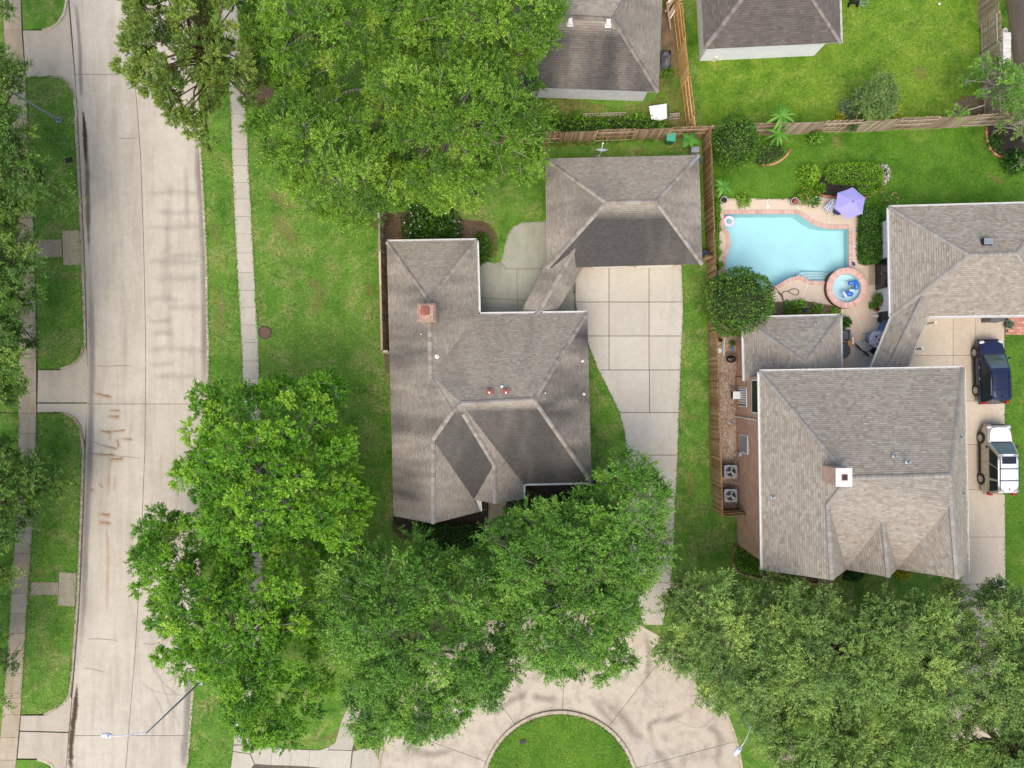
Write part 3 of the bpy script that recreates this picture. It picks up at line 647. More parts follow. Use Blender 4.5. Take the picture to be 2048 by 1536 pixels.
for q, w in (([(1190, 1400), (1240, 1430), (1270, 1470), (1290, 1490)], 40), ([(1180, 1390), (1210, 1430), (1240, 1460)], 30), ([(1300, 1500), (1330, 1520), (1345, 1560)], 34), ([(1310, 1490), (1300, 1450), (1340, 1440), (1380, 1420)], 22), ([(1060, 1390), (1090, 1400), (1120, 1395)], 24), ([(990, 1430), (1020, 1405), (1060, 1385)], 26), ([(1290, 1260), (1300, 1320), (1290, 1370)], 24), ([(1400, 1440), (1440, 1480), (1430, 1540)], 30), ([(800, 1480), (850, 1510), (920, 1500)], 26)):
    rd('road_stain', q, w, 'bulbdark', bulb)
for q, w in (([(1250, 1350), (1300, 1400), (1330, 1430), (1300, 1460)], 14), ([(1340, 1440), (1400, 1460), (1440, 1430)], 12), ([(1260, 1470), (1300, 1500), (1300, 1540)], 40)):
    rd('pale_scuff', q, w, 'pale', bulb)
# thin and dry patches in the turf, and painted bands of shade
lz = [.011]
def ld(pts, w, m='dry'):
    lz[0] += .0003; return decal('dry_or_shade_patch', pts, w, DC[m], lawn, lz[0])
for q, w in (([(545, 420), (570, 460), (600, 500)], 60), ([(530, 380), (560, 400), (590, 420)], 40), ([(600, 555), (640, 580), (620, 640)], 46), ([(735, 560), (745, 600)], 30), ([(752, 826), (757, 842)], 14), ([(1370, 935), (1382, 960), (1376, 1010)], 30), ([(1385, 545), (1392, 570)], 16), ([(1368, 830), (1400, 840)], 22), ([(430, 560), (440, 620), (436, 690)], 44), ([(425, 440), (440, 500)], 36), ([(130, 545), (150, 560)], 26), ([(70, 165), (80, 180)], 14), ([(620, 1200), (650, 1220)], 30), ([(560, 1200), (590, 1215)], 26), ([(1665, 270), (1680, 300)], 30), ([(1560, 280), (1580, 285)], 14), ([(1970, 345), (2010, 370)], 24), ([(640, 1480), (670, 1470), (680, 1450)], 20), ([(560, 1480), (600, 1485), (620, 1482)], 18), ([(75, 1290), (85, 1320)], 24), ([(65, 1145), (90, 1150)], 16), ([(90, 1415), (115, 1408)], 9), ([(1265, 305), (1290, 300)], 24), ([(1370, 300), (1400, 296)], 20), ([(560, 330), (580, 350)], 40), ([(1830, 130), (1850, 160)], 50)):
    ld(q, w)
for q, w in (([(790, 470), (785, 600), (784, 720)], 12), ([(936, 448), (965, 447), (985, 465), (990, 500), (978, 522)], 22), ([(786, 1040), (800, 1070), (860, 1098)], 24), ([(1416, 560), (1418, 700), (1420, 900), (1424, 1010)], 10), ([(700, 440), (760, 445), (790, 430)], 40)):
    ld(q, w, 'shade')  # brown bands at bed edges, with shade by wall, fence and tree painted in
# ------------------------------------------------------------------ roofs and houses
PAL_OLD = [lin(153, 142, 127), lin(158, 147, 131), lin(160, 156, 140), lin(147, 133, 119), lin(164, 159, 142), lin(153, 139, 125), lin(160, 151, 135)]
PAL_NEW = [lin(154, 144, 128), lin(161, 152, 137), lin(166, 161, 147), lin(141, 129, 115), lin(158, 145, 127), lin(170, 165, 151), lin(146, 135, 122), lin(162, 151, 134), lin(160, 154, 140)]
PAL_DARK = [lin(106, 98, 90), lin(114, 105, 97), lin(120, 112, 102), lin(98, 90, 83), lin(111, 101, 93)]
STAIN = lin(72, 70, 67)
def clip_tri(poly, tri):
    for i in range(3):
        ax, ay = tri[i]; bx, by = tri[(i + 1) % 3]; out = []
        for k in range(len(poly)):
            p = poly[k]; q = poly[(k + 1) % len(poly)]
            sp = (bx - ax) * (p[1] - ay) - (by - ay) * (p[0] - ax); sq = (bx - ax) * (q[1] - ay) - (by - ay) * (q[0] - ax)
            if sp >= 0: out.append(p)
            if (sp >= 0) != (sq >= 0):
                t = sp / (sp - sq); out.append((p[0] + (q[0] - p[0]) * t, p[1] + (q[1] - p[1]) * t))
        poly = out
        if len(poly) < 3: return []
    return poly
class Shingles:
    def __init__(s): s.V = []; s.F = []; s.C = []
    def face(s, pts, pal, e, tab, s0=.1, amp=.5, topfade=.0, thick=.026):
        mean = sum((Vector(k) for k in pal), Vector((0, 0, 0))) / len(pal); pal = [Vector(k).lerp(mean, .38) for k in pal]
        pts = [Vector(p) for p in pts]; n = Vector((0, 0, 0)); m = len(pts); o = sum(pts, Vector()) / m
        for i in range(m): n += (pts[i] - o).cross(pts[(i + 1) % m] - o)
        n.normalize()
        if n.z < 0: n = -n
        up = (Vector((0, 0, 1)) - n * n.z).normalized(); u = up.cross(n).normalized()
        uv = [((p - o).dot(u), (p - o).dot(up)) for p in pts]
        TI = tris([[(p.x, p.y) for p in pts]]); T = [[uv[i] for i in t] for t in TI]
        BB = [(min(a[0] for a in t), max(a[0] for a in t), min(a[1] for a in t), max(a[1] for a in t)) for t in T]
        hts = [(p - o).dot(n) for p in pts]
        u0, u1 = min(a[0] for a in uv), max(a[0] for a in uv); v0, v1 = min(a[1] for a in uv), max(a[1] for a in uv)
        sx, sy = random.uniform(0, 99), random.uniform(0, 99)
        v = v0
        while v < v1:
            x = u0 - random.uniform(0, tab[1]); lastc = 0
            while x < u1:
                w = random.uniform(*tab); r = [(x, v), (x + w, v), (x + w, v + e), (x, v + e)]
                base = Vector(random.choice(pal)) * random.uniform(.92, 1.08)
                uc, vc = x + w / 2 + sx, v + sy
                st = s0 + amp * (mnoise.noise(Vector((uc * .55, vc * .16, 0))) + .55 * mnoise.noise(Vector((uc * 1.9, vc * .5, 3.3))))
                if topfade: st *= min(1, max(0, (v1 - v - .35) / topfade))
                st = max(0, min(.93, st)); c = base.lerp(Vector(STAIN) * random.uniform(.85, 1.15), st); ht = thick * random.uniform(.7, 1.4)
                rs = [([(x, v), (x + w, v), (x + w, v + e * .76), (x, v + e * .76)], c), ([(x, v + e * .76), (x + w, v + e * .76), (x + w, v + e), (x, v + e)], c * .70)]  # printed shadow band: darker upper strip gives the course shadow lines in colour
                for t, b, (r, c) in [(t, b, k) for t, b in zip(T, BB) for k in rs]:
                    if x > b[1] or x + w < b[0] or v > b[3] or v + e < b[2]: continue
                    q = clip_tri(r, t)
                    if len(q) < 3: continue
                    i0 = len(s.V); (ax, ay), (bx, by), (cx, cy) = t; ha, hb, hc = (hts[j] for j in TI[T.index(t)]); den = (by - cy) * (ax - cx) + (cx - bx) * (ay - cy)
                    def hgt(a, d):
                        la = ((by - cy) * (a - cx) + (cx - bx) * (d - cy)) / den; lb = ((cy - ay) * (a - cx) + (ax - cx) * (d - cy)) / den
                        return la * ha + lb * hb + (1 - la - lb) * hc
                    for a, d in q:
                        k = max(0, min(1, 1 - (d - v) / e)); s.V.append(o + u * a + up * d + n * (.012 + ht * k + hgt(a, d)))
                    s.F.append(tuple(range(i0, i0 + len(q)))); s.C.append(c)
                    for k in range(len(q)):
                        a, d = q[k], q[(k + 1) % len(q)]
                        if abs(a[1] - v) < 1e-5 and abs(d[1] - v) < 1e-5:
                            j0 = len(s.V)
                            h0, h1 = hgt(*a), hgt(*d); s.V += [o + u * a[0] + up * a[1] + n * (.012 + ht + h0), o + u * d[0] + up * d[1] + n * (.012 + ht + h1), o + u * d[0] + up * d[1] + n * h1, o + u * a[0] + up * a[1] + n * h0]
                            s.F.append((j0 + 3, j0 + 2, j0 + 1, j0)); s.C.append(c)
                x += w
            v += e
    def build(s, parent):
        d = org(parent); me = mesh_of('shingles', [v - d for v in s.V], s.F, M['shingle'])
        at = me.attributes.new('tint', 'FLOAT_COLOR', 'FACE'); at.data.foreach_set('color', np.array([(*c, 1) for c in s.C], np.float32).ravel())
        o = link('shingles', me, parent); tag(o, kind='stuff'); return o
CAPS = {}
def cap_mesh(mat):
    if mat.name not in CAPS:
        w, dz = .14, .07
        V = []
        for x, h in ((-.15, .004), (.17, .026)):
            V += [(x, -w, -dz + h), (x, -w, -dz + h + .015), (x, -.03, h + .012), (x, .03, h + .012), (x, w, -dz + h + .015), (x, w, -dz + h)]
        F = [(k, k + 1, k + 7, k + 6) for k in range(5)] + [(0, 5, 4, 3, 2, 1), (6, 7, 8, 9, 10, 11)]
        CAPS[mat.name] = mesh_of('ridge_cap', V, F, mat)
    return CAPS[mat.name]
def ridge(parent, a, b, mat, step=.3, lift=.05):
    a = Vector(a); b = Vector(b)
    if a.z > b.z: a, b = b, a
    L = (b - a).length; n = max(1, int(L / step)); d = (b - a).normalized(); side = d.cross(Vector((0, 0, 1))).normalized(); up = side.cross(d)
    off = org(parent)
    for i in range(n):
        p = a + d * (L * (i + .5) / n) + up * lift - off
        Mx = Matrix((-d, -side, up)).transposed().to_4x4(); Mx.translation = p
        o = link('ridge_cap', cap_mesh(mat), parent); o.matrix_local = Mx
def gutter(parent, a, b, inward, mat, w=.13, h=.12, name='gutter'):
    """open channel along the eave from a to b; inward = a point inside the roof"""
    a = Vector(a); b = Vector(b); d = (b - a).normalized(); n = Vector((d.y, -d.x, 0)).normalized()
    if n.dot(Vector(inward) - (a + b) / 2) > 0: n = -n
    prof = [(0.002, -.01), (.002, -h), (w, -h), (w, .0), (w + .02, .0), (w + .02, -h - .012), (-.012, -h - .012), (-.012, -.01)]
    V = []
    for p in (a, b):
        for x, z in prof: V.append(p + n * x + Vector((0, 0, z)))
    m = len(prof); F = [(i, (i + 1) % m, m + (i + 1) % m, m + i) for i in range(m)] + [tuple(range(m)), tuple(range(2 * m - 1, m - 1, -1))]
    g = G().add(V, F); k = int((b - a).length / .9)
    for i in range(1, k): 
        q = a + (b - a) * i / k; g.bar(q + Vector((0, 0, -.004)), q + n * (w + .01) + Vector((0, 0, -.004)), .03, .01)
    return mk(name, g, mat, parent)
def pipe_vent(roof, px, py, z, r=.06, h=.35, mat=None, flange=True, name='vent_pipe'):
    x, y, _ = P(px, py, z); g = G().cyl((x, y, z - .15), r, h + .15, 10)
    if flange: g.cyl((x, y, z - .02), r * 2.4, .04, 10, r * 1.3)
    return mk(name, g, mat or M['galv'], roof)
def build_house(name, label, V, faces, ridges, gutters, eave, overhang, wall_mat, pal, e, tab, cap, eave_z, soffit=True, base_at=None, extra_walls=None):
    W3 = {k: P(*v) for k, v in V.items()}
    ev = [W3[k][:2] for k in eave]; c = Vector((sum(p[0] for p in ev) / len(ev), sum(p[1] for p in ev) / len(ev), 0))
    root = thing(name, label, 'house', c)
    wp = inset(ev, overhang)
    mk('wall', G().prism(wp, 0, eave_z - .06), wall_mat, root)
    for q in extra_walls or []: mk('gable_wall', G().add([W3[k] if isinstance(k, str) else k for k in q], [tuple(range(len(q)))]), wall_mat, root)
    if soffit: mk('soffit', G().prism(ev, eave_z - .06, eave_z - .03, True), M['white'], root)
    g = G()
    for names, *_ in faces:
        pts = [W3[k] for k in names]
        flat = [p[:2] for p in pts]; n0 = len(g.V); g.V += [(p[0], p[1], p[2] - .025) for p in pts]; g.F += [tuple(n0 + i for i in t) for t in tris([flat])]
    roof = mk('roof', g, M['deckwood'], root)
    sh = Shingles()
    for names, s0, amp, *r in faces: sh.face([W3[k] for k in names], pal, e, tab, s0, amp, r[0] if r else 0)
    sh.build(roof)
    for a, b in ridges: ridge(roof, W3[a], W3[b], cap)
    cc = Vector((c.x, c.y, 0))
    for a, b, *m in gutters:
        pa, pb = W3[a], W3[b]; inw = m[0] if m else cc
        gutter(root, pa, pb, inw, M['white'])
    return root, roof, W3
EZ = 2.75
# --- main house
HV = dict(A=(774, 484, EZ), B=(953, 481, EZ), C=(957, 629, EZ), D=(1174, 626, EZ), E=(1182, 964, EZ), F=(1046, 967, EZ), Gc=(1046, 998, EZ), pg=(958, 1000, EZ), H2=(960, 1023, EZ), H1=(788, 1032, EZ),
          N=(858, 600, 4.75), Mr=(861, 750, 4.8), T=(922, 807, 6.3), R=(1068, 800, 6.4), t1=(906, 822, 6.1), t2=(927, 828, 6.1), Wk=(866, 879, 4.85), Wg=(866, 1047, 4.65), b=(988, 929, 4.25), bg=(990, 1007, 4.15), v=(948, 999, 2.98))
mh, mroof, MW = build_house('brown_shingle_house', 'large brown shingle house with a rusty capped chimney beside the wide street lawn', HV,
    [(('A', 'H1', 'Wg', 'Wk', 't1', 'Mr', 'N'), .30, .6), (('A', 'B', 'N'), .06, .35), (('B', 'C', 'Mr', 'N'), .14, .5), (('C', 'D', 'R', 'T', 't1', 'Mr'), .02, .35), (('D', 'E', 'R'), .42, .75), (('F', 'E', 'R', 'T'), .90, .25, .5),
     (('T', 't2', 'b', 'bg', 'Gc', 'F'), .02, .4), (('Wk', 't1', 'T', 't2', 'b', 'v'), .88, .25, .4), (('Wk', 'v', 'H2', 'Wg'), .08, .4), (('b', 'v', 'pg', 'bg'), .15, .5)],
    [('A', 'N'), ('B', 'N'), ('N', 'Mr'), ('Mr', 't1'), ('T', 'R'), ('D', 'R'), ('E', 'R'), ('Wk', 't1'), ('Wk', 'Wg'), ('t2', 'b'), ('b', 'bg'), ('t1', 'T')],
    [('A', 'B'), ('B', 'C', P(860, 560, 0)), ('C', 'D', P(1060, 750, 0)), ('F', 'E', P(1100, 850, 0)), ('Gc', 'F', P(990, 980, 0)), ('pg', 'H2', P(870, 1000, 0))],
    ['A', 'B', 'C', 'D', 'E', 'F', 'Gc', 'pg', 'H2', 'H1'], .45, M['brick'], PAL_OLD, .13, (.12, .28), M['cap'], EZ, True, None, [('H1', 'H2', 'Wg'), ('pg', 'Gc', 'bg')])
# chimney with rusty cap
cx, cy, _ = P(857, 628, 5.0)
ch = mk('chimney', G().box((cx, cy, 4.9), (1.02, 1.02, 2.3)), M['tan_stucco'], mh)
mk('chimney_cap', G().box((cx, cy, 6.09), (1.12, 1.12, .1)).box((cx, cy, 6.2), (1.04, 1.04, .14), 0, .9), M['copper'], ch)
mk('flue_lid', G().box((cx - .06, cy + .06, 6.36), (.5, .5, .2)).box((cx - .06, cy + .06, 6.47), (.4, .4, .03)), M['rust'], ch)
for q in ((874, 713, 5.2, .06, .4), (843, 669, 4.2, .04, .3), (1004, 773, 5.9, .04, .3)): pipe_vent(mroof, *q, mat=M['white'])
for q in ((979, 785, 6.0), (1012, 785, 6.0)):
    o = pipe_vent(mroof, *q, .065, .5, M['white']); x, y, z = P(*q); mk('rust_flashing', G().box((x, y + .05, z + .02), (.5, .34, .05)), M['rust'], mroof)
for q in ((1090, 786, 5.6), (1165, 722, 3.6), (1168, 788, 3.7)): pipe_vent(mroof, *q, .04, .45, M['white'])
# --- main garage
GV = dict(a=(1091, 318, 2.6), b=(1397, 311, 2.6), c=(1404, 528, 2.6), d=(1094, 536, 2.6), r=(1212, 405, 4.75), s=(1312, 403, 4.75))
mg, groof, GW = build_house('brown_hip_garage', 'detached brown hip roof garage with a satellite dish, beside the back fence', GV,
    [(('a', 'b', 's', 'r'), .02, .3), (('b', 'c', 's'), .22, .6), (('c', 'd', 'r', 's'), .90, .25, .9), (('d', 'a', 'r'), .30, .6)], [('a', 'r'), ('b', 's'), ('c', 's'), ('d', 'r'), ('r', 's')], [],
    ['a', 'b', 'c', 'd'], .4, M['brick'], PAL_OLD, .13, (.12, .28), M['cap'], 2.6)
for gx in (1218, 1305):
    x_, _, _ = P(gx, 0); y_ = (GW['c'][1] + GW['d'][1]) / 2 + .4
    gd = mk('garage_door', G().box((x_, y_ - .02, 1.07), (2.6, .12, 2.14), math.atan2(GW['c'][1] - GW['d'][1], GW['c'][0] - GW['d'][0])), M['cream'], mg)
    for k in range(4): mk('door_panel', G().box((x_, y_ - .09, .3 + k * .52), (2.45, .03, .46), math.atan2(GW['c'][1] - GW['d'][1], GW['c'][0] - GW['d'][0])), M['cream'], gd)
def breezeway(name, label, l0, l1, r0, r1, k0, k1, pal, e, tab, cap, post_px, gut=False, stain=.12):
    V = {'l0': P(*l0), 'l1': P(*l1), 'r0': P(*r0), 'r1': P(*r1), 'k0': P(*k0), 'k1': P(*k1)}
    c = sum((Vector(v) for v in V.values()), Vector()) / 6; c.z = 0
    root = thing(name, label, 'breezeway', c)
    g = G()
    for f in (('l0', 'l1', 'k1', 'k0'), ('k0', 'k1', 'r1', 'r0')): g.add([(V[k][0], V[k][1], V[k][2] - .03) for k in f], tris([[V[k][:2] for k in f]]))
    g.poly3([(V[k][0], V[k][1], V[k][2] - .09) for k in ('l0', 'l1', 'r1', 'r0')])
    roof = mk('roof', g, M['deckwood'], root); sh = Shingles()
    sh.face([V[k] for k in ('l0', 'l1', 'k1', 'k0')], pal, e, tab, stain, .5); sh.face([V[k] for k in ('k0', 'k1', 'r1', 'r0')], pal, e, tab, stain + .1, .5); sh.build(roof)
    ridge(roof, V['k0'], V['k1'], cap)
    for q in post_px: mk('post', G().box((*P(*q)[:2], 1.05), (.14, .14, 2.1)), M['cream'], root)
    if gut:
        gutter(root, V['l0'], V['l1'], c, M['cream']); gutter(root, V['r0'], V['r1'], c, M['cream'])
    return root
breezeway('brown_breezeway', 'narrow brown shingle breezeway joining the satellite dish garage to its house', (1096, 520, 2.35), (1032, 645, 2.2), (1168, 531, 2.35), (1100, 645, 2.2), (1153, 491, 3.2), (1066, 645, 2.7), PAL_OLD, .13, (.12, .28), M['cap'], ((1085, 560), (1140, 560), (1062, 605), (1118, 600)))
# --- neighbour's two-storey house
KZ = 5.7
def onplane(px, py, A, B, C):
    # height at which the sight line of a photo point meets the plane through A, B, C
    a, b, c_ = Vector(P(*A)), Vector(P(*B)), Vector(P(*C)); n = (b - a).cross(c_ - a); o = Vector((0, 0, H)); d = Vector(P(px, py, 0)) - o
    return (o + d * ((a - o).dot(n) / d.dot(n))).z
NV = dict(K1=(1520, 744, KZ), K2=(1926, 737, KZ), K3=(1935, 1147, KZ), K4=(1526, 1140, KZ), p1=(1700, 956, 9.4), p2=(1900, 951, 9.4), lB=(1656, 1010, 8.6), lA=(1664, 1160, 8.5), lv=(1692, 1139, KZ), mB=(1767, 1043, 7.6), mA=(1777, 1154, 7.5), rv=(1794, 1138, KZ), rB=(1903, 1010, 8.5), rA=(1914, 1157, 8.1))
for k_, tri_ in (('lB', ('K1', 'K4', 'p1')), ('lA', ('K1', 'K4', 'p1')), ('rB', ('K2', 'K3', 'p2')), ('rA', ('K2', 'K3', 'p2'))):
    NV[k_] = (*NV[k_][:2], onplane(*NV[k_][:2], *(NV[q] for q in tri_)))
nh, nroof, NW = build_house('grey_shingle_house', 'two storey grey brown shingle house with a white capped brick chimney', NV,
    [(('K1', 'K4', 'lA', 'lB', 'p1'), .02, .12), (('K1', 'K2', 'p2', 'p1'), 0, .1), (('K2', 'K3', 'rA', 'rB', 'p2'), .0, .1), (('p1', 'p2', 'rB', 'rv', 'mB', 'lv', 'lB'), 0, .1), (('lB', 'lv', 'lA'), .05, .1), (('mB', 'lv', 'mA'), .1, .1), (('mB', 'mA', 'rv'), .05, .1), (('rB', 'rv', 'rA'), .1, .1)],
    [('K1', 'p1'), ('p1', 'p2'), ('K2', 'p2'), ('p1', 'lB'), ('lB', 'lA'), ('mB', 'mA'), ('p2', 'rB'), ('rB', 'rA')],
    [('K1', 'K2'), ('K1', 'K4'), ('K2', 'K3')], ['K1', 'K2', 'K3', 'rv', 'lv', 'K4'], .28, M['brick'], PAL_NEW, .14, (.15, .36), M['cap_pale'], KZ, True, None, [('K4', 'lv', 'lA'), ('lv', 'rv', 'mA'), ('rv', 'K3', 'rA')])
# brick chimney
cx, cy, _ = P(1685, 954, 10.0)
c2 = mk('chimney', G().box((cx, cy, 8.6), (.82, .96, 3.0)), M['brick_red'], nh)
mk('chimney_cap', G().box((cx, cy, 10.14), (.92, 1.04, .1)), M['white'], c2)
mk('flue_opening', G().box((cx + .02, cy, 10.21), (.34, .36, .06)), M['rust'], c2); mk('flue_throat', G().box((cx + .02, cy, 10.243), (.26, .28, .02)), M['black'], c2)
x, y, z = P(1633, 947, 7.6); mk('chimney_flashing', G().box((x, y, z + .03), (.18, 1.05, .05)), M['galv'], nroof)
for q in ((1789, 912, 8.9), (1815, 924, 9.2), (1633, 995, 7.5), (1582, 922, 6.8), (1545, 994, 6.2), (1646, 998, 7.7), (1921, 874, 6.9), (1926, 987, 6.6), (1917, 998, 6.9)): pipe_vent(nroof, *q, .055, .3, M['galv'])
x, y, z = P(1915, 906, 7.0); mk('vent_hood', G().bar((x - .3, y + .03, z + .45), (x + .25, y - .03, z - .05), .12, .1), M['galv'], nroof)
# west wall details of the two-storey house
WX = inset([NW[k][:2] for k in ('K1', 'K2', 'K3', 'rv', 'lv', 'K4')], .28)
wx = lambda py: interp(sorted([(744, P(1520, 744, KZ)[0] + .28), (1140, P(1526, 1140, KZ)[0] + .28)]), py)
def wall_panel(name, pya, pyb, z0, z1, mat, parent, proud=.03, th=.06):
    ya, yb = P(0, pya)[1], P(0, pyb)[1]; x = wx((pya + pyb) / 2)
    return mk(name, G().box((x - proud, (ya + yb) / 2, (z0 + z1) / 2), (th, abs(ya - yb), z1 - z0)), mat, parent)
def wall_window(py0, py1, z0, z1, glass, slats=0, frame=None):
    w = wall_panel('window', py0, py1, z0, z1, frame or M['white'], nh, .0, .07)
    wall_panel('pane', py0 + 2.2, py1 - 2.2, z0 + .09, z1 - .09, glass, w, .022, .04)
    for k in range(slats): wall_panel('slat', py0 + 3.5 + (py1 - py0 - 7) * k / slats, py0 + 3.5 + (py1 - py0 - 7) * (k + .6) / slats, z0 + .1, z1 - .1, M['white'], w, .035, .03)
    return w
wall_window(866, 902, .8, 2.5, M['galv']); wall_window(774, 812, .75, 2.4, M['black'], 7)
wall_window(760, 822, 3.4, 5.3, M['glass'])
o = mk('downspout', G().tube([(wx(832) - .05, P(0, 832)[1], .05), (wx(832) - .05, P(0, 834)[1], 5.5)], .05, 6), M['cream'], nh)
x = wx(790); y = P(0, 790)[1]
ac = thing('window_air_conditioner', 'white window air conditioner poking out of the slatted ground floor window', 'air conditioner', (x - .3, y, .8))
mk('case', G().box((x - .3, y, 1.0), (.5, .52, .4)), M['white'], ac); mk('grille', G().box((x - .57, y, 1.0), (.05, .46, .34)), M['black'], ac)
mt = thing('utility_meter', 'grey utility meter and pipework on the brick wall', 'meter', (wx(905) - .15, P(0, 905)[1], 0))
x, y = wx(905) - .15, P(0, 905)[1]
mk('meter_box', G().box((x, y, 1.2), (.22, .26, .4)), M['galv'], mt); mk('pipe', G().tube([(x, y, .0), (x, y, 1.0)], .03, 6).tube([(x, y - .1, 1.1), (x - .05, y - .45, .9), (x - .05, y - .5, .05)], .025, 6), M['galv'], mt)
# --- one-storey wing of the same house
wing = dict(a=(1487, 637, EZ), b=(1680, 632, EZ), c=(1682, 752, EZ), d=(1490, 762, EZ), k=(1612, 727, 4.85), m=(1612, 752, 4.85))
wr, wroof, WW = build_house('grey_shingle_wing', 'low grey shingle wing between the gravel path and the round spa', wing, [(('a', 'b', 'k'), .0, .1), (('b', 'c', 'm', 'k'), 0, .1), (('d', 'a', 'k', 'm'), .05, .15)],
    [('a', 'k'), ('b', 'k'), ('k', 'm')], [('a', 'b'), ('a', 'd'), ('b', 'c')], ['a', 'b', 'c', 'd'], .3, M['brick'], PAL_NEW, .14, (.15, .36), M['cap_pale'], EZ)
for q in ((1633, 648, 3.3), (1552, 674, 3.6)): pipe_vent(wroof, *q, .055, .25)
# --- neighbour's garage
ngv = dict(a=(1779, 415, EZ), b=(2108, 406, EZ), c=(2112, 629, EZ), d=(1783, 633, EZ), r=(1938, 510, 4.9), s=(2034, 507, 4.9))
ng, ngroof, NGW = build_house('grey_hip_garage', 'grey hip roof building with a solar roof vent beside the swimming pool', ngv, [(('a', 'b', 's', 'r'), 0, .1), (('b', 'c', 's'), 0, .1), (('c', 'd', 'r', 's'), 0, .1), (('d', 'a', 'r'), .05, .1)],
    [('a', 'r'), ('b', 's'), ('c', 's'), ('d', 'r'), ('r', 's')], [('a', 'b'), ('a', 'd'), ('d', 'c')], ['a', 'b', 'c', 'd'], .55, M['stucco'], PAL_NEW, .14, (.15, .36), M['cap_pale'], EZ)
x, y, z = P(1972, 484, 4.5)
sv = mk('solar_vent', G().box((x, y, z + .1), (.62, .46, .3)), M['black'], ngroof)
for i in range(4):
    for k in range(3): mk('solar_cell', G().box((x - .225 + i * .15, y - .14 + k * .14, z + .257), (.135, .125, .012)), M['lampgrey'], sv)
xw = NGW['a'][0] + .55
dr_ = mk('patio_door', G().box((xw - .03, P(0, 552)[1], 1.05), (.08, 2.05, 2.05)), M['black'], ng)
mk('door_pane', G().box((xw - .075, P(0, 568)[1], 1.1), (.03, .85, 1.75)), M['glass'], dr_); mk('door_pane', G().box((xw - .075, P(0, 539)[1], 1.1), (.03, .85, 1.75)), M['glass'], dr_); mk('handle', G().box((xw - .1, P(0, 553)[1], 1.0), (.04, .05, .25)), M['chrome'], dr_)
breezeway('grey_breezeway', 'narrow grey shingle breezeway joining the pool garage to the two storey house', (1794, 612, 2.7), (1738, 752, 2.7), (1857, 627, 2.7), (1806, 752, 2.7), (1848, 590, 3.5), (1770, 752, 3.4), PAL_NEW, .14, (.15, .36), M['cap_pale'], ((1775, 640), (1750, 700), (1835, 650), (1810, 700)), True, .03)
# --- houses along the top edge
tv = dict(a=(1030, 174, EZ), b=(1316, 184, EZ), c=(1330, -150, EZ), d=(1030, -160, EZ), r=(1130, 33, 5.3), s=(1226, 38, 5.3))
th, throof, TW = build_house('grey_backyard_house', 'grey brown roofed house with two white roof vents behind the back fence', tv, [(('a', 'b', 's', 'r'), .75, .4, .8), (('b', 'c', 's'), .25, .3), (('c', 'd', 'r', 's'), 0, .2), (('d', 'a', 'r'), .2, .4)],
    [('a', 'r'), ('b', 's'), ('c', 's'), ('d', 'r'), ('r', 's')], [], ['a', 'b', 'c', 'd'], .5, M['greywall'], PAL_OLD, .15, (.18, .45), M['cap_brown'], EZ)
for q in ((1140, 46, 5.1), (1216, 48, 5.1)):
    x, y, z = P(*q); mk('roof_vent', G().box((x, y, z + .12), (.28, .42, .3), 0, .9).box((x, y, z + .02), (.4, .5, .06)), M['white'], throof)
wy = TW['a'][1] + .5
x = P(1059, 0)[0]; u = mk('wall_unit', G().box((x, wy - .12, 1.2), (.6, .3, .5)), M['white'], th); mk('unit_grille', G().box((x, wy - .28, 1.2), (.4, .03, .3)), M['galv'], u)
fv = dict(a=(1408, 98, EZ + .1), b=(1681, 85, EZ + .1), c=(1672, -230, EZ + .1), d=(1392, -220, EZ + .1), r=(1505, -30, 5.6), s=(1600, -40, 5.6))
fh, fhroof, FW = build_house('white_wall_house', 'white walled house with a dark brown hip roof on the back lawn', fv, [(('a', 'b', 's', 'r'), .25, .25), (('b', 'c', 's'), 0, .2), (('c', 'd', 'r', 's'), 0, .2), (('d', 'a', 'r'), .1, .2)],
    [('a', 'r'), ('b', 's'), ('c', 's'), ('d', 'r'), ('r', 's')], [('b', 'c')], ['a', 'b', 'c', 'd'], .5, M['stucco'], PAL_DARK, .15, (.2, .5), M['cap_brown'], EZ + .1)
# taupe sided house at the top right corner: only its long side wall is in view
a, b = P(2006, -40)[:2], P(2034, 176)[:2]
tp = thing('taupe_sided_house', 'taupe sided house wall cut off by the top right corner', 'house', (b[0] + 4, b[1] + 4, 0))
q = [a, b, (b[0] + 9, b[1] + .8), (a[0] + 9, a[1] + .8)]
mk('wall', G().prism(q, 0, 5.4), M['taupe'], tp)
for k in range(18):
    z = .25 + k * .29; o = (-.012, 0); mk('siding_board', G().bar((a[0] - .012, a[1], z), (b[0] - .012, b[1], z), .03, .24), M['taupe'], tp)
rp_ = inset(q, -.4); cxx = (q[0][0] + q[2][0]) / 2; cyy = (q[0][1] + q[2][1]) / 2
g = G(); top = [((q[0][0] + q[3][0]) / 2, q[0][1] - 2.5, 7.6), ((q[1][0] + q[2][0]) / 2, q[1][1] + 2.5, 7.6)]
R_ = [(*p, 5.4) for p in rp_]
for i in range(4):
    p0, p1 = R_[i], R_[(i + 1) % 4]
    m0 = min(top, key=lambda t: (t[0] - p0[0]) ** 2 + (t[1] - p0[1]) ** 2); m1 = min(top, key=lambda t: (t[0] - p1[0]) ** 2 + (t[1] - p1[1]) ** 2)
    g.poly3([p0, p1, m1] if m0 == m1 else [p0, p1, m1, m0])
mk('roof', g, M['deckwood'], tp)

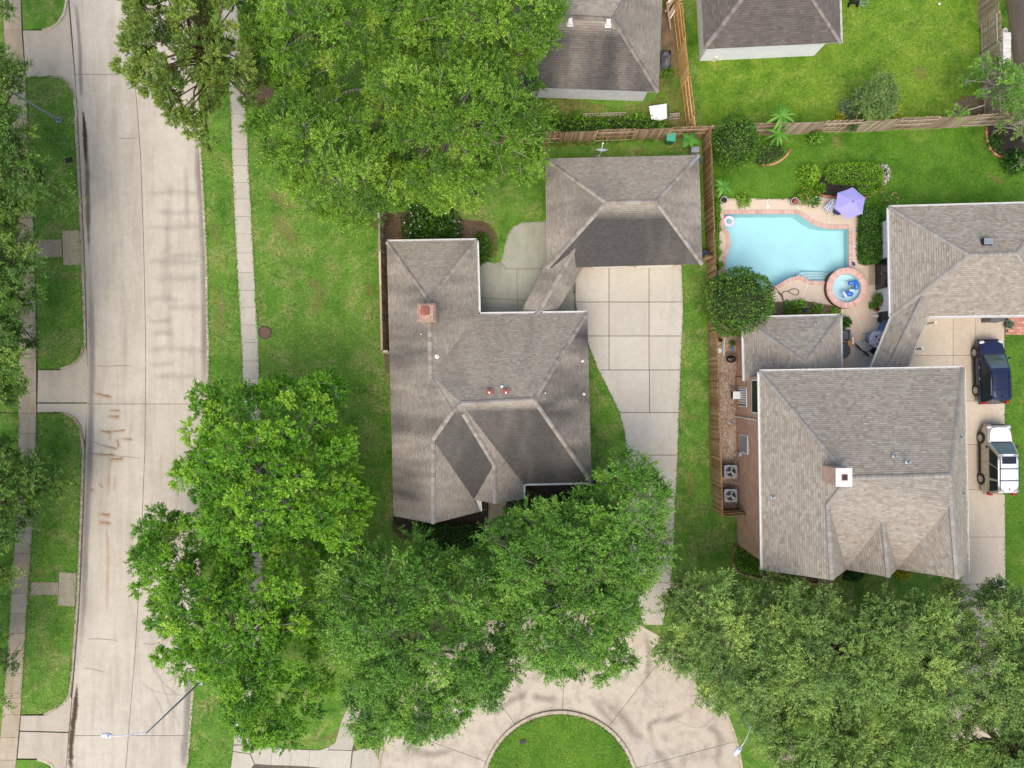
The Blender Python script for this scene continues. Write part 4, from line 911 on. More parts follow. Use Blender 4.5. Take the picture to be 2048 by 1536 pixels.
# ------------------------------------------------------------------ fences
PICK = {}
def fence(name, label, pts, h, mat, sides='A', start=0, pitch=.15, side0=1, cat='fence', cap=False):
    """pts: base line in photo pixels. sides: 'A' pickets swap side every bay, '+' / '-' one side. side +1 = left of travel"""
    w3 = [Vector(P(*p)) for p in pts]; root = thing(name, label, cat, w3[0])
    key = (mat.name, h)
    if key not in PICK:
        g = G().box((0, 0, h / 2), (.138, .02, h)); PICK[key] = mesh_of('picket', g.V, g.F, mat)
    bay = start
    for a, b in zip(w3, w3[1:]):
        L = (b - a).length; d = (b - a) / L; nrm = Vector((-d.y, d.x, 0)); ang = math.atan2(d.y, d.x); nb = max(1, round(L / 2.44)); bl = L / nb
        for k in range(nb):
            p0 = a + d * (k * bl); p1 = a + d * ((k + 1) * bl)
            s = side0 * (1 if bay % 2 == 0 else -1) if sides == 'A' else (1 if sides == '+' else -1)
            bay += 1
            mk('post', G().box((p0.x, p0.y, h / 2), (.09, .09, h - .02), ang), mat, root)
            for z in (.28, h * .52, h - .25): mk('rail', G().bar((*(p0 - nrm * s * .065).xy, z), (*(p1 - nrm * s * .065).xy, z), .04, .09), mat, root)
            n = int(bl / pitch)
            for i in range(n):
                q = p0 + d * (bl * (i + .5) / n) + nrm * s * .06 - w3[0]
                o = link('picket', PICK[key], root, (q.x + random.uniform(-.004, .004), q.y + random.uniform(-.004, .004), random.uniform(-.03, .03)), (random.uniform(-.012, .012), random.uniform(-.012, .012), ang + random.uniform(-.02, .02)))
            if cap: mk('cap_rail', G().bar((*(p0 + nrm * s * .03).xy, h + .02), (*(p1 + nrm * s * .03).xy, h + .02), .14, .035), mat, root)
        mk('post', G().box((b.x, b.y, h / 2), (.09, .09, h - .02), ang), mat, root)
    return root
FH = 2.05
fence('board_fence', 'weathered back fence of alternating bays behind the satellite dish garage', [(770, 296), (1045, 288), (1404, 275)], FH, M['fence'], 'A', 1, side0=-1)
fence('board_fence', 'long brown side fence running down to the two storey house', [(1405, 277), (1415, 540), (1420, 760), (1428, 1018)], FH, M['fence_brown'], '-')
fence('board_fence', 'short fence return closing the air conditioner yard', [(1428, 1020), (1474, 1017)], FH, M['fence_brown'], '-')
fence('board_fence', 'greyed fence of alternating bays between the pool lawn and the back lawn', [(1408, 273), (1700, 263), (1990, 250), (2100, 246)], FH, M['fence_grey'], 'A', 0, side0=-1)
fence('board_fence', 'yellow new wood fence beside the white walled house', [(1336, -60), (1348, 35), (1364, 176), (1373, 252), (1375, 274)], FH, M['fence_new'], 'A', 1)
fence('board_fence', 'brown board fence on the right edge of the back lawn', [(1955, -60), (1961, 111), (1967, 246)], FH, M['fence_grey'], 'A', 0)
fence('board_fence', 'capped grey fence enclosing the side bed west of the brown house', [(762, 236), (768, 450), (774, 706), (786, 706)], FH, M['fence_grey'], '+', cap=True)
fence('board_fence', 'stub of fence between the garage corner and the side fence', [(1396, 522), (1414, 522)], FH, M['fence_brown'], '-')
# ------------------------------------------------------------------ trees and plants
rng = np.random.default_rng(11)
def in_poly(P_, x, y):
    n = len(P_); c = np.zeros(len(x), bool); j = n - 1
    for i in range(n):
        xi, yi = P_[i]; xj, yj = P_[j]
        c ^= ((yi > y) != (yj > y)) & (x < (xj - xi) * (y - yi) / (yj - yi + 1e-12) + xi); j = i
    return c
def edge_dist(P_, x, y):
    d = np.full(len(x), 1e9)
    for i in range(len(P_)):
        a = np.array(P_[i]); b = np.array(P_[(i + 1) % len(P_)]); ab = b - a
        t = np.clip(((x - a[0]) * ab[0] + (y - a[1]) * ab[1]) / (ab @ ab + 1e-9), 0, 1)
        d = np.minimum(d, np.hypot(x - a[0] - t * ab[0], y - a[1] - t * ab[1]))
    return d
NLEAF = 0
def unit(v): return v / (np.linalg.norm(v, axis=-1, keepdims=True) + 1e-9)
def leaves_mesh(name, base, axis, nrm, L, Wd, tint, mat):
    """one small face per leaf"""
    N = len(base); axis = unit(axis); side = unit(np.cross(nrm, axis)); up = np.cross(axis, side)
    L = L[:, None]; Wd = Wd[:, None]
    V = np.empty((N, 3, 3), np.float32)
    V[:, 0] = base - side * Wd * .5; V[:, 1] = base + side * Wd * .5; V[:, 2] = base + axis * L
    me = bpy.data.meshes.new(name); me.vertices.add(N * 3); me.vertices.foreach_set('co', V.ravel())
    me.loops.add(N * 3); me.loops.foreach_set('vertex_index', np.arange(N * 3, dtype=np.int32))
    me.polygons.add(N); me.polygons.foreach_set('loop_start', np.arange(0, N * 3, 3, dtype=np.int32))
    at = me.attributes.new('tint', 'FLOAT', 'FACE'); at.data.foreach_set('value', np.clip(tint, 0, 1).astype(np.float32))
    me.materials.append(mat); me.update(calc_edges=True); return me
def tree(name, label, poly_px, z0, z1, mat, trunk_px, bark, cat='tree', group=None, sp=.88, rb=1.15, ns=22, nl=13, leaf=(.20, .11), droop=.25, zc=None, twigs=2, trunk_r=.22, low=.35, tip=.35, seed=None, var=.16, jag=.25, thin=0.0, shell=.3, zj=.34):
    """crown filling an outline seen from above: boughs > sprays > leaves, on a trunk with limbs"""
    nl = int(nl * 1.8); leaf = (leaf[0] * .76, leaf[1] * .76)
    zc = zc if zc is not None else z0 + .35 * (z1 - z0)
    poly = P2(poly_px, zc); xs = [p[0] for p in poly]; ys_ = [p[1] for p in poly]
    tx, ty, _ = P(*trunk_px); root = thing(name, label, cat, (tx, ty, 0), 0, group)
    cand = []; tries = 0
    X = rng.uniform(min(xs), max(xs), 6000); Y = rng.uniform(min(ys_), max(ys_), 6000)
    ok = in_poly(poly, X, Y); X = X[ok]; Y = Y[ok]; D = edge_dist(poly, X, Y); ok = D > rb * .5; X = X[ok]; Y = Y[ok]; D = D[ok]
    px_, py_, pd = [], [], []
    for x, y, d in zip(X, Y, D):
        if all((x - a) ** 2 + (y - b) ** 2 > (sp * (.75 + .4 * rng.random())) ** 2 for a, b in zip(px_, py_)): px_.append(x); py_.append(y); pd.append(d)
    bx, by, bd = map(np.array, (px_, py_, pd)); em = max(bd.max(), 1e-3)
    e = np.clip(bd / (em * .95), 0, 1); dome = np.sqrt(np.clip(1 - (1 - e) ** 2, 0, 1))
    bz = z0 + (z1 - z0) * (dome * .9 + .1) - (z1 - z0) * zj * rng.random(len(bx))
    nlow = int(len(bx) * low); k = rng.integers(0, len(bx), nlow)
    bx = np.concatenate([bx, bx[k] + rng.normal(0, .3, nlow)]); by = np.concatenate([by, by[k] + rng.normal(0, .3, nlow)]); bz = np.concatenate([bz, z0 - .3 + (bz[k] - z0) * rng.uniform(.1, .6, nlow)])
    global NLEAF; nb = len(bx); NLEAF += nb * ns * nl; C = np.stack([bx, by, bz], 1); BR_ = rb * rng.uniform(.7, 1.3, nb); bt = rng.normal(.42, var, nb)
    cen = np.array([np.mean(poly, 0)[0], np.mean(poly, 0)[1], z0])
    out = unit(C - cen)
    # sprays
    ii = np.repeat(np.arange(nb), ns); dirs = rng.normal(0, 1, (nb * ns, 3)); dirs[:, 2] = np.abs(dirs[:, 2]) * .75 - .15
    dirs = unit(unit(dirs) + out[ii] * .5); ln = BR_[ii] * rng.uniform(.55, 1.12, nb * ns)
    if thin: keep = rng.random(nb * ns) > thin; ii, dirs, ln = ii[keep], dirs[keep], ln[keep]
    # leaves
    m = len(ii); jj = np.repeat(np.arange(m), nl); t = rng.uniform(shell, 1.0, m * nl)
    dd = dirs[jj]; ll = ln[jj]; p = C[ii[jj]] + dd * (t * ll)[:, None]; p[:, 2] -= droop * t * t * ll
    p += rng.normal(0, .055 * rb, p.shape)
    ax = unit(dd * 1.0 + rng.normal(0, .75, p.shape)); ax[:, 2] *= .7
    nr = unit(np.array([0, 0, .75]) + rng.normal(0, .42, p.shape) + dd * .75)
    sz = rng.uniform(.65, 1.25, len(p))
    tint = bt[ii[jj]] + rng.normal(0, .13, len(p)) + tip * np.clip(t - .6, 0, 1) * (rng.random(len(p)) < .75)
    me = leaves_mesh('crown', p - np.array([tx, ty, 0]), ax, nr, leaf[0] * sz, leaf[1] * sz, tint, mat)
    link('crown', me, root)
    # trunk and limbs
    top = Vector((float(cen[0] * .6 + tx * .4), float(cen[1] * .6 + ty * .4), z0 + (z1 - z0) * .35)); fork = Vector((tx, ty, 0)).lerp(top, .45); fork.z = z0 * .55
    mk('trunk', G().tube([(tx, ty, -.05), (tx, ty, .4), fork, top], [trunk_r * 1.35, trunk_r, trunk_r * .8, trunk_r * .45], 9), bark, root, smooth=True)
    g = G(); order = rng.permutation(nb)
    for q in order[:min(nb, 46)]:
        c = Vector(C[q].tolist()); s = fork.lerp(top, rng.random()); mid = s.lerp(c, .5) + Vector((rng.normal(0, .25), rng.normal(0, .25), .2 + rng.normal(0, .2)))
        g.tube([s, mid, c], [.085, .055, .025], 5, False)
    for q in order:
        for _ in range(twigs):
            c = Vector(C[q].tolist()); d = Vector(unit(rng.normal(0, 1, 3) + np.array([0, 0, .8]) + out[q] * .6).tolist()); l = float(BR_[q]) * rng.uniform(.6, 1.08)
            b_ = c + d * l * .5 + Vector((rng.normal(0, .08), rng.normal(0, .08), rng.normal(0, .05))); g.tube([c - d * .2, b_, c + d * l], [.022, .016, .008], 4, False)
    mk('branches', g, bark, root)
    return root
LM = {
 'bright': leaf_mat('bright_green_leaf', [(0, lin(62, 106, 20)), (.4, lin(104, 156, 30)), (.75, lin(146, 188, 46)), (1, lin(190, 214, 84))]),
 'lime': leaf_mat('yellow_green_leaf', [(0, lin(64, 96, 26)), (.4, lin(104, 142, 38)), (.75, lin(142, 174, 54)), (1, lin(182, 198, 84))]),
 'oak': leaf_mat('dark_oak_leaf', [(0, lin(64, 98, 34)), (.4, lin(102, 146, 50)), (.75, lin(136, 176, 68)), (1, lin(172, 200, 96))]),
 'oak2': leaf_mat('grey_green_oak_leaf', [(0, lin(88, 112, 58)), (.4, lin(126, 152, 80)), (.75, lin(164, 186, 98)), (1, lin(204, 214, 116))]),
 'west': leaf_mat('street_tree_leaf', [(0, lin(58, 86, 38)), (.4, lin(98, 130, 56)), (.75, lin(134, 162, 74)), (1, lin(178, 188, 86))]),
 'pine': leaf_mat('pine_needle', [(0, lin(70, 92, 34)), (.4, lin(112, 132, 52)), (.75, lin(148, 164, 72)), (1, lin(176, 186, 96))], .2),
 'clip': leaf_mat('clipped_shrub_leaf', [(0, lin(50, 78, 24)), (.4, lin(82, 120, 36)), (.75, lin(118, 152, 52)), (1, lin(160, 180, 74))]),
 'hedge': leaf_mat('hedge_leaf', [(0, lin(56, 88, 18)), (.4, lin(92, 136, 28)), (.75, lin(126, 168, 44)), (1, lin(162, 190, 66))]),
 'darkhedge': leaf_mat('dark_hedge_leaf', [(0, lin(34, 62, 18)), (.4, lin(56, 98, 26)), (.75, lin(80, 124, 36)), (1, lin(114, 146, 56))]),
 'grey': leaf_mat('silver_leaf', [(0, lin(110, 126, 108)), (.5, lin(152, 166, 150)), (1, lin(196, 206, 194))]),
 'yellow': leaf_mat('yellow_leaf', [(0, lin(120, 130, 20)), (.5, lin(190, 184, 30)), (1, lin(232, 216, 60))]),
 'olive': leaf_mat('feathery_olive_leaf', [(0, lin(88, 108, 60)), (.5, lin(126, 148, 84)), (1, lin(164, 180, 112))]),
 'banana': leaf_mat('banana_leaf', [(0, lin(58, 108, 30)), (.5, lin(86, 142, 46)), (1, lin(136, 172, 72))]),
 'flower': leaf_mat('white_petal', [(0, lin(226, 226, 220)), (1, lin(250, 250, 246))], .1),
 'pink': leaf_mat('pink_petal', [(0, lin(206, 110, 100)), (1, lin(236, 150, 136))], .1),
 'orange': leaf_mat('orange_petal', [(0, lin(214, 92, 40)), (1, lin(236, 130, 70))], .1),
}
BP, BK = M['bark_pale'], M['bark']
tree('broadleaf_tree', 'vivid green rounded tree beside the street below the sidewalk end', [(400, 775), (440, 750), (500, 768), (540, 750), (590, 768), (640, 750), (690, 778), (698, 815), (675, 850), (708, 890), (702, 940), (728, 985), (738, 1040), (722, 1090), (690, 1100), (650, 1080), (600, 1075), (560, 1105), (500, 1120), (440, 1110), (385, 1060), (368, 1030), (382, 990), (338, 960), (333, 930), (386, 900), (370, 862), (393, 840)], 4.2, 10.0, LM['bright'], (545, 930), BP, sp=.84, rb=.86, ns=36, nl=13, leaf=(.17, .12), trunk_r=.26, tip=.5, low=.6, shell=.55, zj=.42)
tree('broadleaf_tree', 'spreading yellow green tree overhanging the street near the arched lamp', [(262, 1045), (310, 1016), (370, 1050), (420, 1100), (480, 1115), (530, 1105), (590, 1085), (645, 1110), (655, 1180), (630, 1250), (662, 1310), (640, 1370), (652, 1430), (612, 1472), (560, 1492), (505, 1492), (490, 1460), (442, 1452), (422, 1400), (440, 1370), (368, 1342), (318, 1312), (306, 1250), (288, 1200), (255, 1165), (272, 1130)], 4.0, 9.5, LM['bright'], (520, 1260), BP, sp=.78, rb=.88, ns=32, nl=13, leaf=(.165, .11), trunk_r=.24, tip=.45, var=.18, low=.6, shell=.5, zj=.42)
tree('oak_tree', 'dark green oak left of the roundabout, below the front walk', [(640, 1125), (700, 1108), (770, 1080), (830, 1066), (870, 1092), (930, 1100), (985, 1075), (1030, 1100), (1035, 1180), (1035, 1260), (1048, 1330), (1012, 1405), (962, 1415), (930, 1465), (860, 1475), (800, 1485), (758, 1495), (715, 1452), (688, 1400), (690, 1330), (650, 1290), (636, 1200)], 4.2, 9.8, LM['oak'], (830, 1290), BP, sp=.84, rb=1.1, ns=28, nl=15, leaf=(.18, .105), trunk_r=.3, twigs=3, low=.55)
tree('oak_tree', 'dark green oak overhanging the main driveway and the front porch', [(970, 1050), (1040, 1018), (1110, 982), (1160, 970), (1200, 948), (1240, 906), (1290, 906), (1332, 950), (1350, 1000), (1332, 1060), (1350, 1110), (1302, 1165), (1292, 1232), (1250, 1262), (1278, 1312), (1222, 1354), (1140, 1365), (1080, 1345), (1020, 1310), (985, 1230), (965, 1150)], 4.2, 9.8, LM['oak'], (1170, 1170), BP, sp=.84, rb=1.1, ns=28, nl=15, leaf=(.18, .105), trunk_r=.3, twigs=3, low=.55)
OG = 'oaks below the two storey house'
ok = dict(sp=.84, rb=1.15, ns=28, nl=16, leaf=(.19, .085), low=.6, twigs=3, tip=.45, droop=.15, trunk_r=.26, group=OG)
tree('oak_tree', 'feathery oak next to the driveway mouth, leftmost of the right hand oaks', [(1362, 1150), (1420, 1130), (1472, 1145), (1500, 1200), (1490, 1260), (1515, 1330), (1525, 1400), (1512, 1442), (1470, 1420), (1440, 1412), (1394, 1392), (1356, 1340), (1300, 1306), (1294, 1250), (1330, 1215), (1338, 1175)], 4.4, 9.6, LM['oak2'], (1425, 1265), BK, **ok)
tree('oak_tree', 'feathery oak below the left gable of the two storey house', [(1500, 1155), (1560, 1145), (1620, 1160), (1690, 1185), (1745, 1185), (1790, 1200), (1810, 1260), (1800, 1330), (1750, 1395), (1680, 1415), (1600, 1405), (1540, 1395), (1488, 1350), (1462, 1270), (1475, 1205)], 4.6, 10.2, LM['oak2'], (1620, 1270), BK, **ok)
tree('oak_tree', 'feathery oak below the right gable of the two storey house', [(1725, 1168), (1790, 1188), (1850, 1160), (1888, 1200), (1880, 1270), (1905, 1340), (1870, 1395), (1800, 1415), (1740, 1385), (1730, 1300), (1700, 1230)], 4.6, 9.8, LM['oak2'], (1785, 1265), BK, **ok)
tree('oak_tree', 'feathery oak over the end of the tan driveway at the right edge', [(1935, 1178), (2000, 1166), (2060, 1186), (2115, 1260), (2115, 1360), (2060, 1450), (1980, 1455), (1915, 1410), (1882, 1340), (1872, 1260), (1900, 1195)], 4.6, 10.0, LM['oak2'], (1985, 1290), BK, **ok)
tree('oak_tree', 'feathery oak along the bottom edge, nearest the small street lamp', [(1505, 1390), (1560, 1380), (1650, 1390), (1740, 1392), (1830, 1385), (1885, 1430), (1890, 1500), (1870, 1600), (1700, 1640), (1570, 1620), (1536, 1570), (1530, 1510), (1512, 1450)], 4.2, 9.4, LM['oak2'], (1680, 1440), BK, **ok)
tree('oak_tree', 'feathery oak in the bottom right corner', [(1925, 1412), (2000, 1390), (2080, 1410), (2130, 1560), (1990, 1640), (1905, 1600), (1878, 1500)], 4.2, 9.4, LM['oak2'], (1970, 1450), BK, **ok)
TG = 'yellow green trees in the top yard'
tk = dict(sp=.86, rb=1.1, ns=27, nl=15, leaf=(.19, .10), low=.5, twigs=2, tip=.5, trunk_r=.26, group=TG)
tree('broadleaf_tree', 'yellow green tree beside the pine at the top edge', [(470, 0), (470, -60), (600, -120), (720, -80), (765, 0), (775, 80), (745, 150), (690, 187), (640, 182), (590, 203), (528, 172), (495, 110)], 4.6, 10.2, LM['lime'], (650, 130), BP, **tk)
tree('broadleaf_tree', 'yellow green tree overhanging the street lawn near the sidewalk', [(518, 240), (560, 203), (620, 198), (700, 215), (760, 250), (800, 300), (812, 380), (790, 430), (738, 455), (690, 475), (636, 444), (576, 384), (536, 344), (496, 290)], 4.2, 9.4, LM['lime'], (690, 360), BP, **tk)
tree('broadleaf_tree', 'yellow green tree above the courtyard patio and flower bed', [(760, 100), (830, 120), (900, 130), (980, 120), (1050, 180), (1104, 240), (1088, 290), (1094, 345), (1052, 355), (980, 375), (942, 425), (880, 415), (820, 405), (776, 340), (735, 260), (730, 180)], 4.2, 9.8, LM['lime'], (890, 290), BP, **tk)
tree('broadleaf_tree', 'yellow green tree touching the roof with two white vents', [(770, -40), (900, -80), (1050, -60), (1128, -10), (1148, 70), (1104, 112), (1062, 165), (980, 155), (900, 150), (820, 125), (765, 60)], 4.8, 10.2, LM['lime'], (930, 80), BP, **tk)
tree('pine_tree', 'tall pine leaning over the street at the top', [(285, -20), (400, -60), (470, -20), (482, 60), (502, 120), (508, 180), (465, 205), (415, 180), (402, 245), (388, 282), (348, 266), (328, 228), (298, 193), (250, 168), (240, 135), (258, 80)], 7.0, 12.6, LM['pine'], (512, 165), M['bark_pine'], sp=.72, rb=.74, ns=28, nl=18, leaf=(.2, .075), droop=.0, trunk_r=.24, tip=.6, low=.7, shell=.5, zj=.45, twigs=2, zc=9)
WG_ = 'street trees along the left edge'
wk = dict(sp=.78, rb=1.1, ns=26, nl=15, leaf=(.18, .09), low=.5, tip=.5, trunk_r=.22, group=WG_)
def wtree(label, poly, tpx, z0=4.0, z1=8.5, **k):
    d = dict(wk); d.update(k); tree('street_tree', label, poly, z0, z1, LM['west'], tpx, BK, **d)
wtree('green street tree at the left edge above the short garden walk', [(-160, 100), (20, 92), (50, 130), (40, 175), (62, 205), (78, 262), (80, 300), (112, 340), (110, 390), (72, 424), (40, 445), (-160, 450)], (20, 300))
wtree('green street tree at the left edge between two aprons', [(-160, 470), (40, 462), (78, 510), (94, 560), (68, 640), (78, 690), (62, 770), (30, 815), (-160, 820)], (15, 640))
wtree('small round street tree beside the left sidewalk with a utility lid near', [(42, 925), (80, 897), (115, 902), (141, 940), (133, 982), (95, 1004), (52, 988), (28, 960)], (86, 940), 2.6, 5.6, rb=.8, sp=.75, trunk_r=.12)
wtree('green street tree crown just left of the small round tree', [(-160, 880), (15, 885), (34, 930), (46, 1000), (64, 1050), (42, 1094), (-160, 1110)], (5, 1000))
wtree('low street tree crown left of the second garden walk', [(-160, 1085), (22, 1092), (52, 1140), (60, 1168), (40, 1194), (10, 1205), (-160, 1210)], (0, 1140), 3.2, 7)
wtree('dark street tree crown at the left edge of the lower sidewalk', [(-160, 1225), (15, 1236), (42, 1262), (28, 1312), (10, 1345), (-160, 1350)], (-10, 1280), 3.2, 7)
wtree('street tree tip in the top left corner', [(-160, -80), (35, -40), (48, 5), (22, 32), (-160, 45)], (-20, -10), 4, 8)
wtree('leaf tip of a tree at the left edge above the lowest apron', [(-160, 1362), (10, 1366), (24, 1388), (8, 1410), (-160, 1420)], (-30, 1390), 3, 6.5)
tree('garden_tree', 'dark tree with bare pale twigs by the corner of the back fence', [(1913, 170), (1940, 138), (1975, 116), (2000, 126), (2038, 162), (2034, 205), (2008, 238), (1970, 244), (1932, 228)], 2.0, 5.0, LM['oak'], (1960, 190), BP, sp=.8, rb=.9, ns=22, nl=12, leaf=(.17, .09), twigs=7, trunk_r=.12, thin=.25)
tree('garden_tree', 'olive green tree in the curved bed at the right edge', [(1996, 250), (2030, 222), (2090, 228), (2090, 345), (2040, 340), (2012, 300)], 1.8, 5.0, LM['oak2'], (2040, 280), BP, sp=.8, rb=.9, ns=20, nl=11, leaf=(.18, .07), twigs=5, trunk_r=.1, thin=.3)
tree('garden_shrub', 'feathery grey green shrub against the back lawn fence', [(1700, 190), (1728, 160), (1770, 156), (1788, 185), (1778, 238), (1716, 240)], 1.0, 3.0, LM['olive'], (1735, 205), BP, 'shrub', sp=.5, rb=.7, ns=28, nl=14, leaf=(.18, .07), twigs=1, trunk_r=.06)

def foliage(root, pts, nrm, leaf, mat, jit=.06, name='foliage', tmean=.45, tsd=.2, spread=.9, off=None):
    n = len(pts); p = pts + rng.normal(0, jit, pts.shape); d = np.array(off if off is not None else root.location)
    ax = unit(rng.normal(0, 1, pts.shape) + nrm * .5); nr = unit(nrm + rng.normal(0, spread, pts.shape)); s = rng.uniform(.6, 1.3, n)
    ln = np.array([mnoise.noise(Vector((float(a[0]) * 1.6, float(a[1]) * 1.6, float(a[2]) * 1.6))) for a in p[:]]) if n < 60000 else 0
    return link(name, leaves_mesh(name, p - d, ax, nr, leaf[0] * s, leaf[1] * s, rng.normal(tmean, tsd, n) + .25 * ln, mat), root)
def ball_shrub(name, label, px, py, zc, r, mat, leaf=(.13, .09), n=None, cat='shrub', trunk=False, group=None, flat=1.0, jit=.07, tm=.45):
    """clipped round shrub: leafy shell over a dense core"""
    x, y, _ = P(px, py, zc); r3 = np.array(r if isinstance(r, tuple) else (r, r, r * flat)); n = n or int(2200 * (r3[0] * r3[1]) ** .9)
    root = thing(name, label, cat, (x, y, 0), 0, group)
    u = unit(rng.normal(0, 1, (n, 3))); u = u[u[:, 2] > -.55]
    lump = np.array([1 + .20 * mnoise.noise(Vector((a * 2.2).tolist()) + Vector((px * .1, py * .1, 0))) for a in u])
    foliage(root, np.array([x, y, zc]) + u * r3 * lump[:, None] * rng.uniform(.9, 1.02, (len(u), 1)), unit(u / r3), leaf, mat, jit, tmean=tm)
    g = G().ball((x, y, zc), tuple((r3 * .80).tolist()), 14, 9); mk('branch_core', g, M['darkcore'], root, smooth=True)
    mk('stem', G().tube([(x, y, 0), (x, y, zc)], [.12 if trunk else .05, .08 if trunk else .04], 7), BK, root)
    return root
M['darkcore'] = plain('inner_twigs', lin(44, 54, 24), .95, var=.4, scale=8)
def hedge(name, label, poly_px, h, mat, leaf=(.11, .07), dens=420, cat='hedge', group=None, tm=.45, z0=.0, jit=.05):
    poly = P2(poly_px, h); poly = poly if area2(poly) > 0 else poly[::-1]
    cxy = np.mean(poly, 0); root = thing(name, label, cat, (float(cxy[0]), float(cxy[1]), z0), 0, group)
    xs = [p[0] for p in poly]; ys_ = [p[1] for p in poly]; A = abs(area2(poly)) / 2; n = int(A * dens)
    X = rng.uniform(min(xs), max(xs), n * 4); Y = rng.uniform(min(ys_), max(ys_), n * 4); ok = in_poly(poly, X, Y); X = X[ok][:n]; Y = Y[ok][:n]
    ed = edge_dist(poly, X, Y); Z = z0 + h - .28 * h * np.exp(-ed / (.12 * max(.4, math.sqrt(A)))) + .04 * np.array([mnoise.noise(Vector((float(a) * 2, float(b) * 2, 0))) for a, b in zip(X, Y)])
    pts = [np.stack([X, Y, Z], 1)]; nr = [np.tile([0, 0, 1.0], (len(X), 1))]
    for i in range(len(poly)):
        a = np.array(poly[i]); b = np.array(poly[(i + 1) % len(poly)]); L = np.hypot(*(b - a)); k = int(L * h * dens * .8)
        if k < 1: continue
        t = rng.random(k)[:, None]; q = a + (b - a) * t; z = z0 + rng.random(k) * h * .85; nn = np.array([(b - a)[1], -(b - a)[0], 0]) / L
        pts.append(np.column_stack([q, z])); nr.append(np.tile(nn, (k, 1)))
    foliage(root, np.concatenate(pts), np.concatenate(nr), leaf, mat, jit, tmean=tm)
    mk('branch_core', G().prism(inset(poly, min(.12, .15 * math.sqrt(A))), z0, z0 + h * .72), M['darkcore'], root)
    return root
def mound(name, label, px, py, r, h, mat, leaf=(.14, .08), n=400, cat='plant', group=None, flowers=None, nf=0, tm=.45, z0=0.0):
    """loose low plant: leaves rising from one crown"""
    x, y, _ = P(px, py, h * .5); root = thing(name, label, cat, (x, y, z0), 0, group)
    u = unit(rng.normal(0, 1, (n, 3))); u[:, 2] = np.abs(u[:, 2]); rr = rng.random((n, 1)) ** .4 * np.array([r, r, h])
    foliage(root, np.array([x, y, z0 + .04]) + u * rr, u, leaf, mat, .04 * r, tmean=tm)
    g = G()
    for k in range(5):
        a = k * 1.26 + px; g.tube([(x, y, z0), (x + .5 * r * math.cos(a), y + .5 * r * math.sin(a), z0 + h * .7)], [.02, .01], 4)
    mk('stems', g, BK, root)
    if flowers:
        v = unit(rng.normal(0, 1, (nf, 3))); v[:, 2] = np.abs(v[:, 2]) + .3
        foliage(root, np.array([x, y, z0 + .06]) + unit(v) * np.array([r, r, h]) * 1.02, np.tile([0, 0, 1.0], (nf, 1)), (.11, .1), flowers, .03, 'blossoms', .6, .2, .3)
    return root
ball_shrub('topiary_tree', 'round clipped tree beside the side fence at the top of the pool yard', 1469, 285, 1.9, (1.52, 1.72, 1.5), LM['clip'], n=6500, cat='tree', trunk=True)
ball_shrub('topiary_tree', 'large round clipped tree overhanging the pool corner and fence', 1477, 604, 2.4, (2.3, 2.35, 1.9), LM['clip'], n=11000, cat='tree', trunk=True)
hedge('clipped_hedge', 'box hedge in the island bed behind the purple parasol', smooth_poly([(1662, 332), (1680, 326), (1720, 325), (1755, 328), (1769, 340), (1768, 360), (1755, 364), (1700, 362), (1668, 358), (1660, 345)], 3), .9, LM['hedge'], tm=.72)
hedge('clipped_hedge', 'long dark hedge between the pool deck and the white garage wall', smooth_poly([(1731, 418), (1745, 412), (1766, 418), (1770, 450), (1771, 500), (1764, 520), (1740, 524), (1730, 515), (1728, 460)], 3), 1.0, LM['darkhedge'], tm=.68)
hedge('clipped_hedge', 'low green hedge at the east end of the flower bed by the courtyard', smooth_poly([(954, 468), (972, 470), (981, 490), (979, 512), (968, 522), (954, 524)], 3), .6, LM['hedge'], tm=.35)
hedge('clipped_hedge', 'dark low hedge below the front gable of the brown house', smooth_poly([(828, 1062), (870, 1052), (930, 1052), (960, 1062), (960, 1090), (900, 1100), (840, 1098)], 3), .5, LM['darkhedge'])
hedge('clipped_hedge', 'dark low hedge right of the front walk under the oak', smooth_poly([(1030, 1030), (1080, 1005), (1150, 985), (1190, 982), (1180, 1010), (1100, 1030), (1040, 1055)], 3), .5, LM['darkhedge'])
hedge('yellow_edging_shrub', 'curved yellow green shrub at the lower left corner of the two storey house', smooth_poly([(1478, 1100), (1496, 1096), (1520, 1112), (1526, 1135), (1520, 1148), (1495, 1145), (1476, 1130)], 3), .6, LM['hedge'], tm=.7, cat='shrub')
hedge('vine_bank', 'strip of leafy vines behind the weathered back fence', smooth_poly([(1090, 240), (1110, 232), (1180, 236), (1240, 236), (1290, 232), (1330, 246), (1350, 262), (1300, 272), (1200, 276), (1100, 280)], 3), .45, LM['hedge'], leaf=(.2, .14), dens=130, cat='vines', jit=.14)
mound('flowering_bush', 'large bush with white flowers beside the north eave of the brown house', 862, 462, 2.3, 1.2, LM['darkhedge'], (.22, .14), 3600, 'bush', None, LM['flower'], 70, .6)
hedge('flower_bush', 'mound of white flowers at the end of the box hedge', smooth_poly([(1764, 330), (1776, 332), (1782, 345), (1778, 360), (1766, 364)], 3), .6, LM['flower'], dens=170, cat='flowers')
mound('citrus_shrub', 'yellow green citrus shrub left of the box hedge', 1620, 350, .85, 1.1, LM['hedge'], (.17, .1), 900, 'shrub', None, None, 0, .85)
for lb, x, y, r in (('small round shrub at the near rim of the island bed, leftmost', 1640, 377, .3), ('small round shrub in the island bed beside a pot', 1720, 383, .24), ('small round shrub in the island bed right of the parasol', 1740, 382, .28), ('small round shrub at the right tip of the island bed', 1753, 372, .3)):
    ball_shrub('low_shrub', lb, x, y, .3, r, LM['hedge'], n=500, group='small shrubs in the island bed', tm=.5)
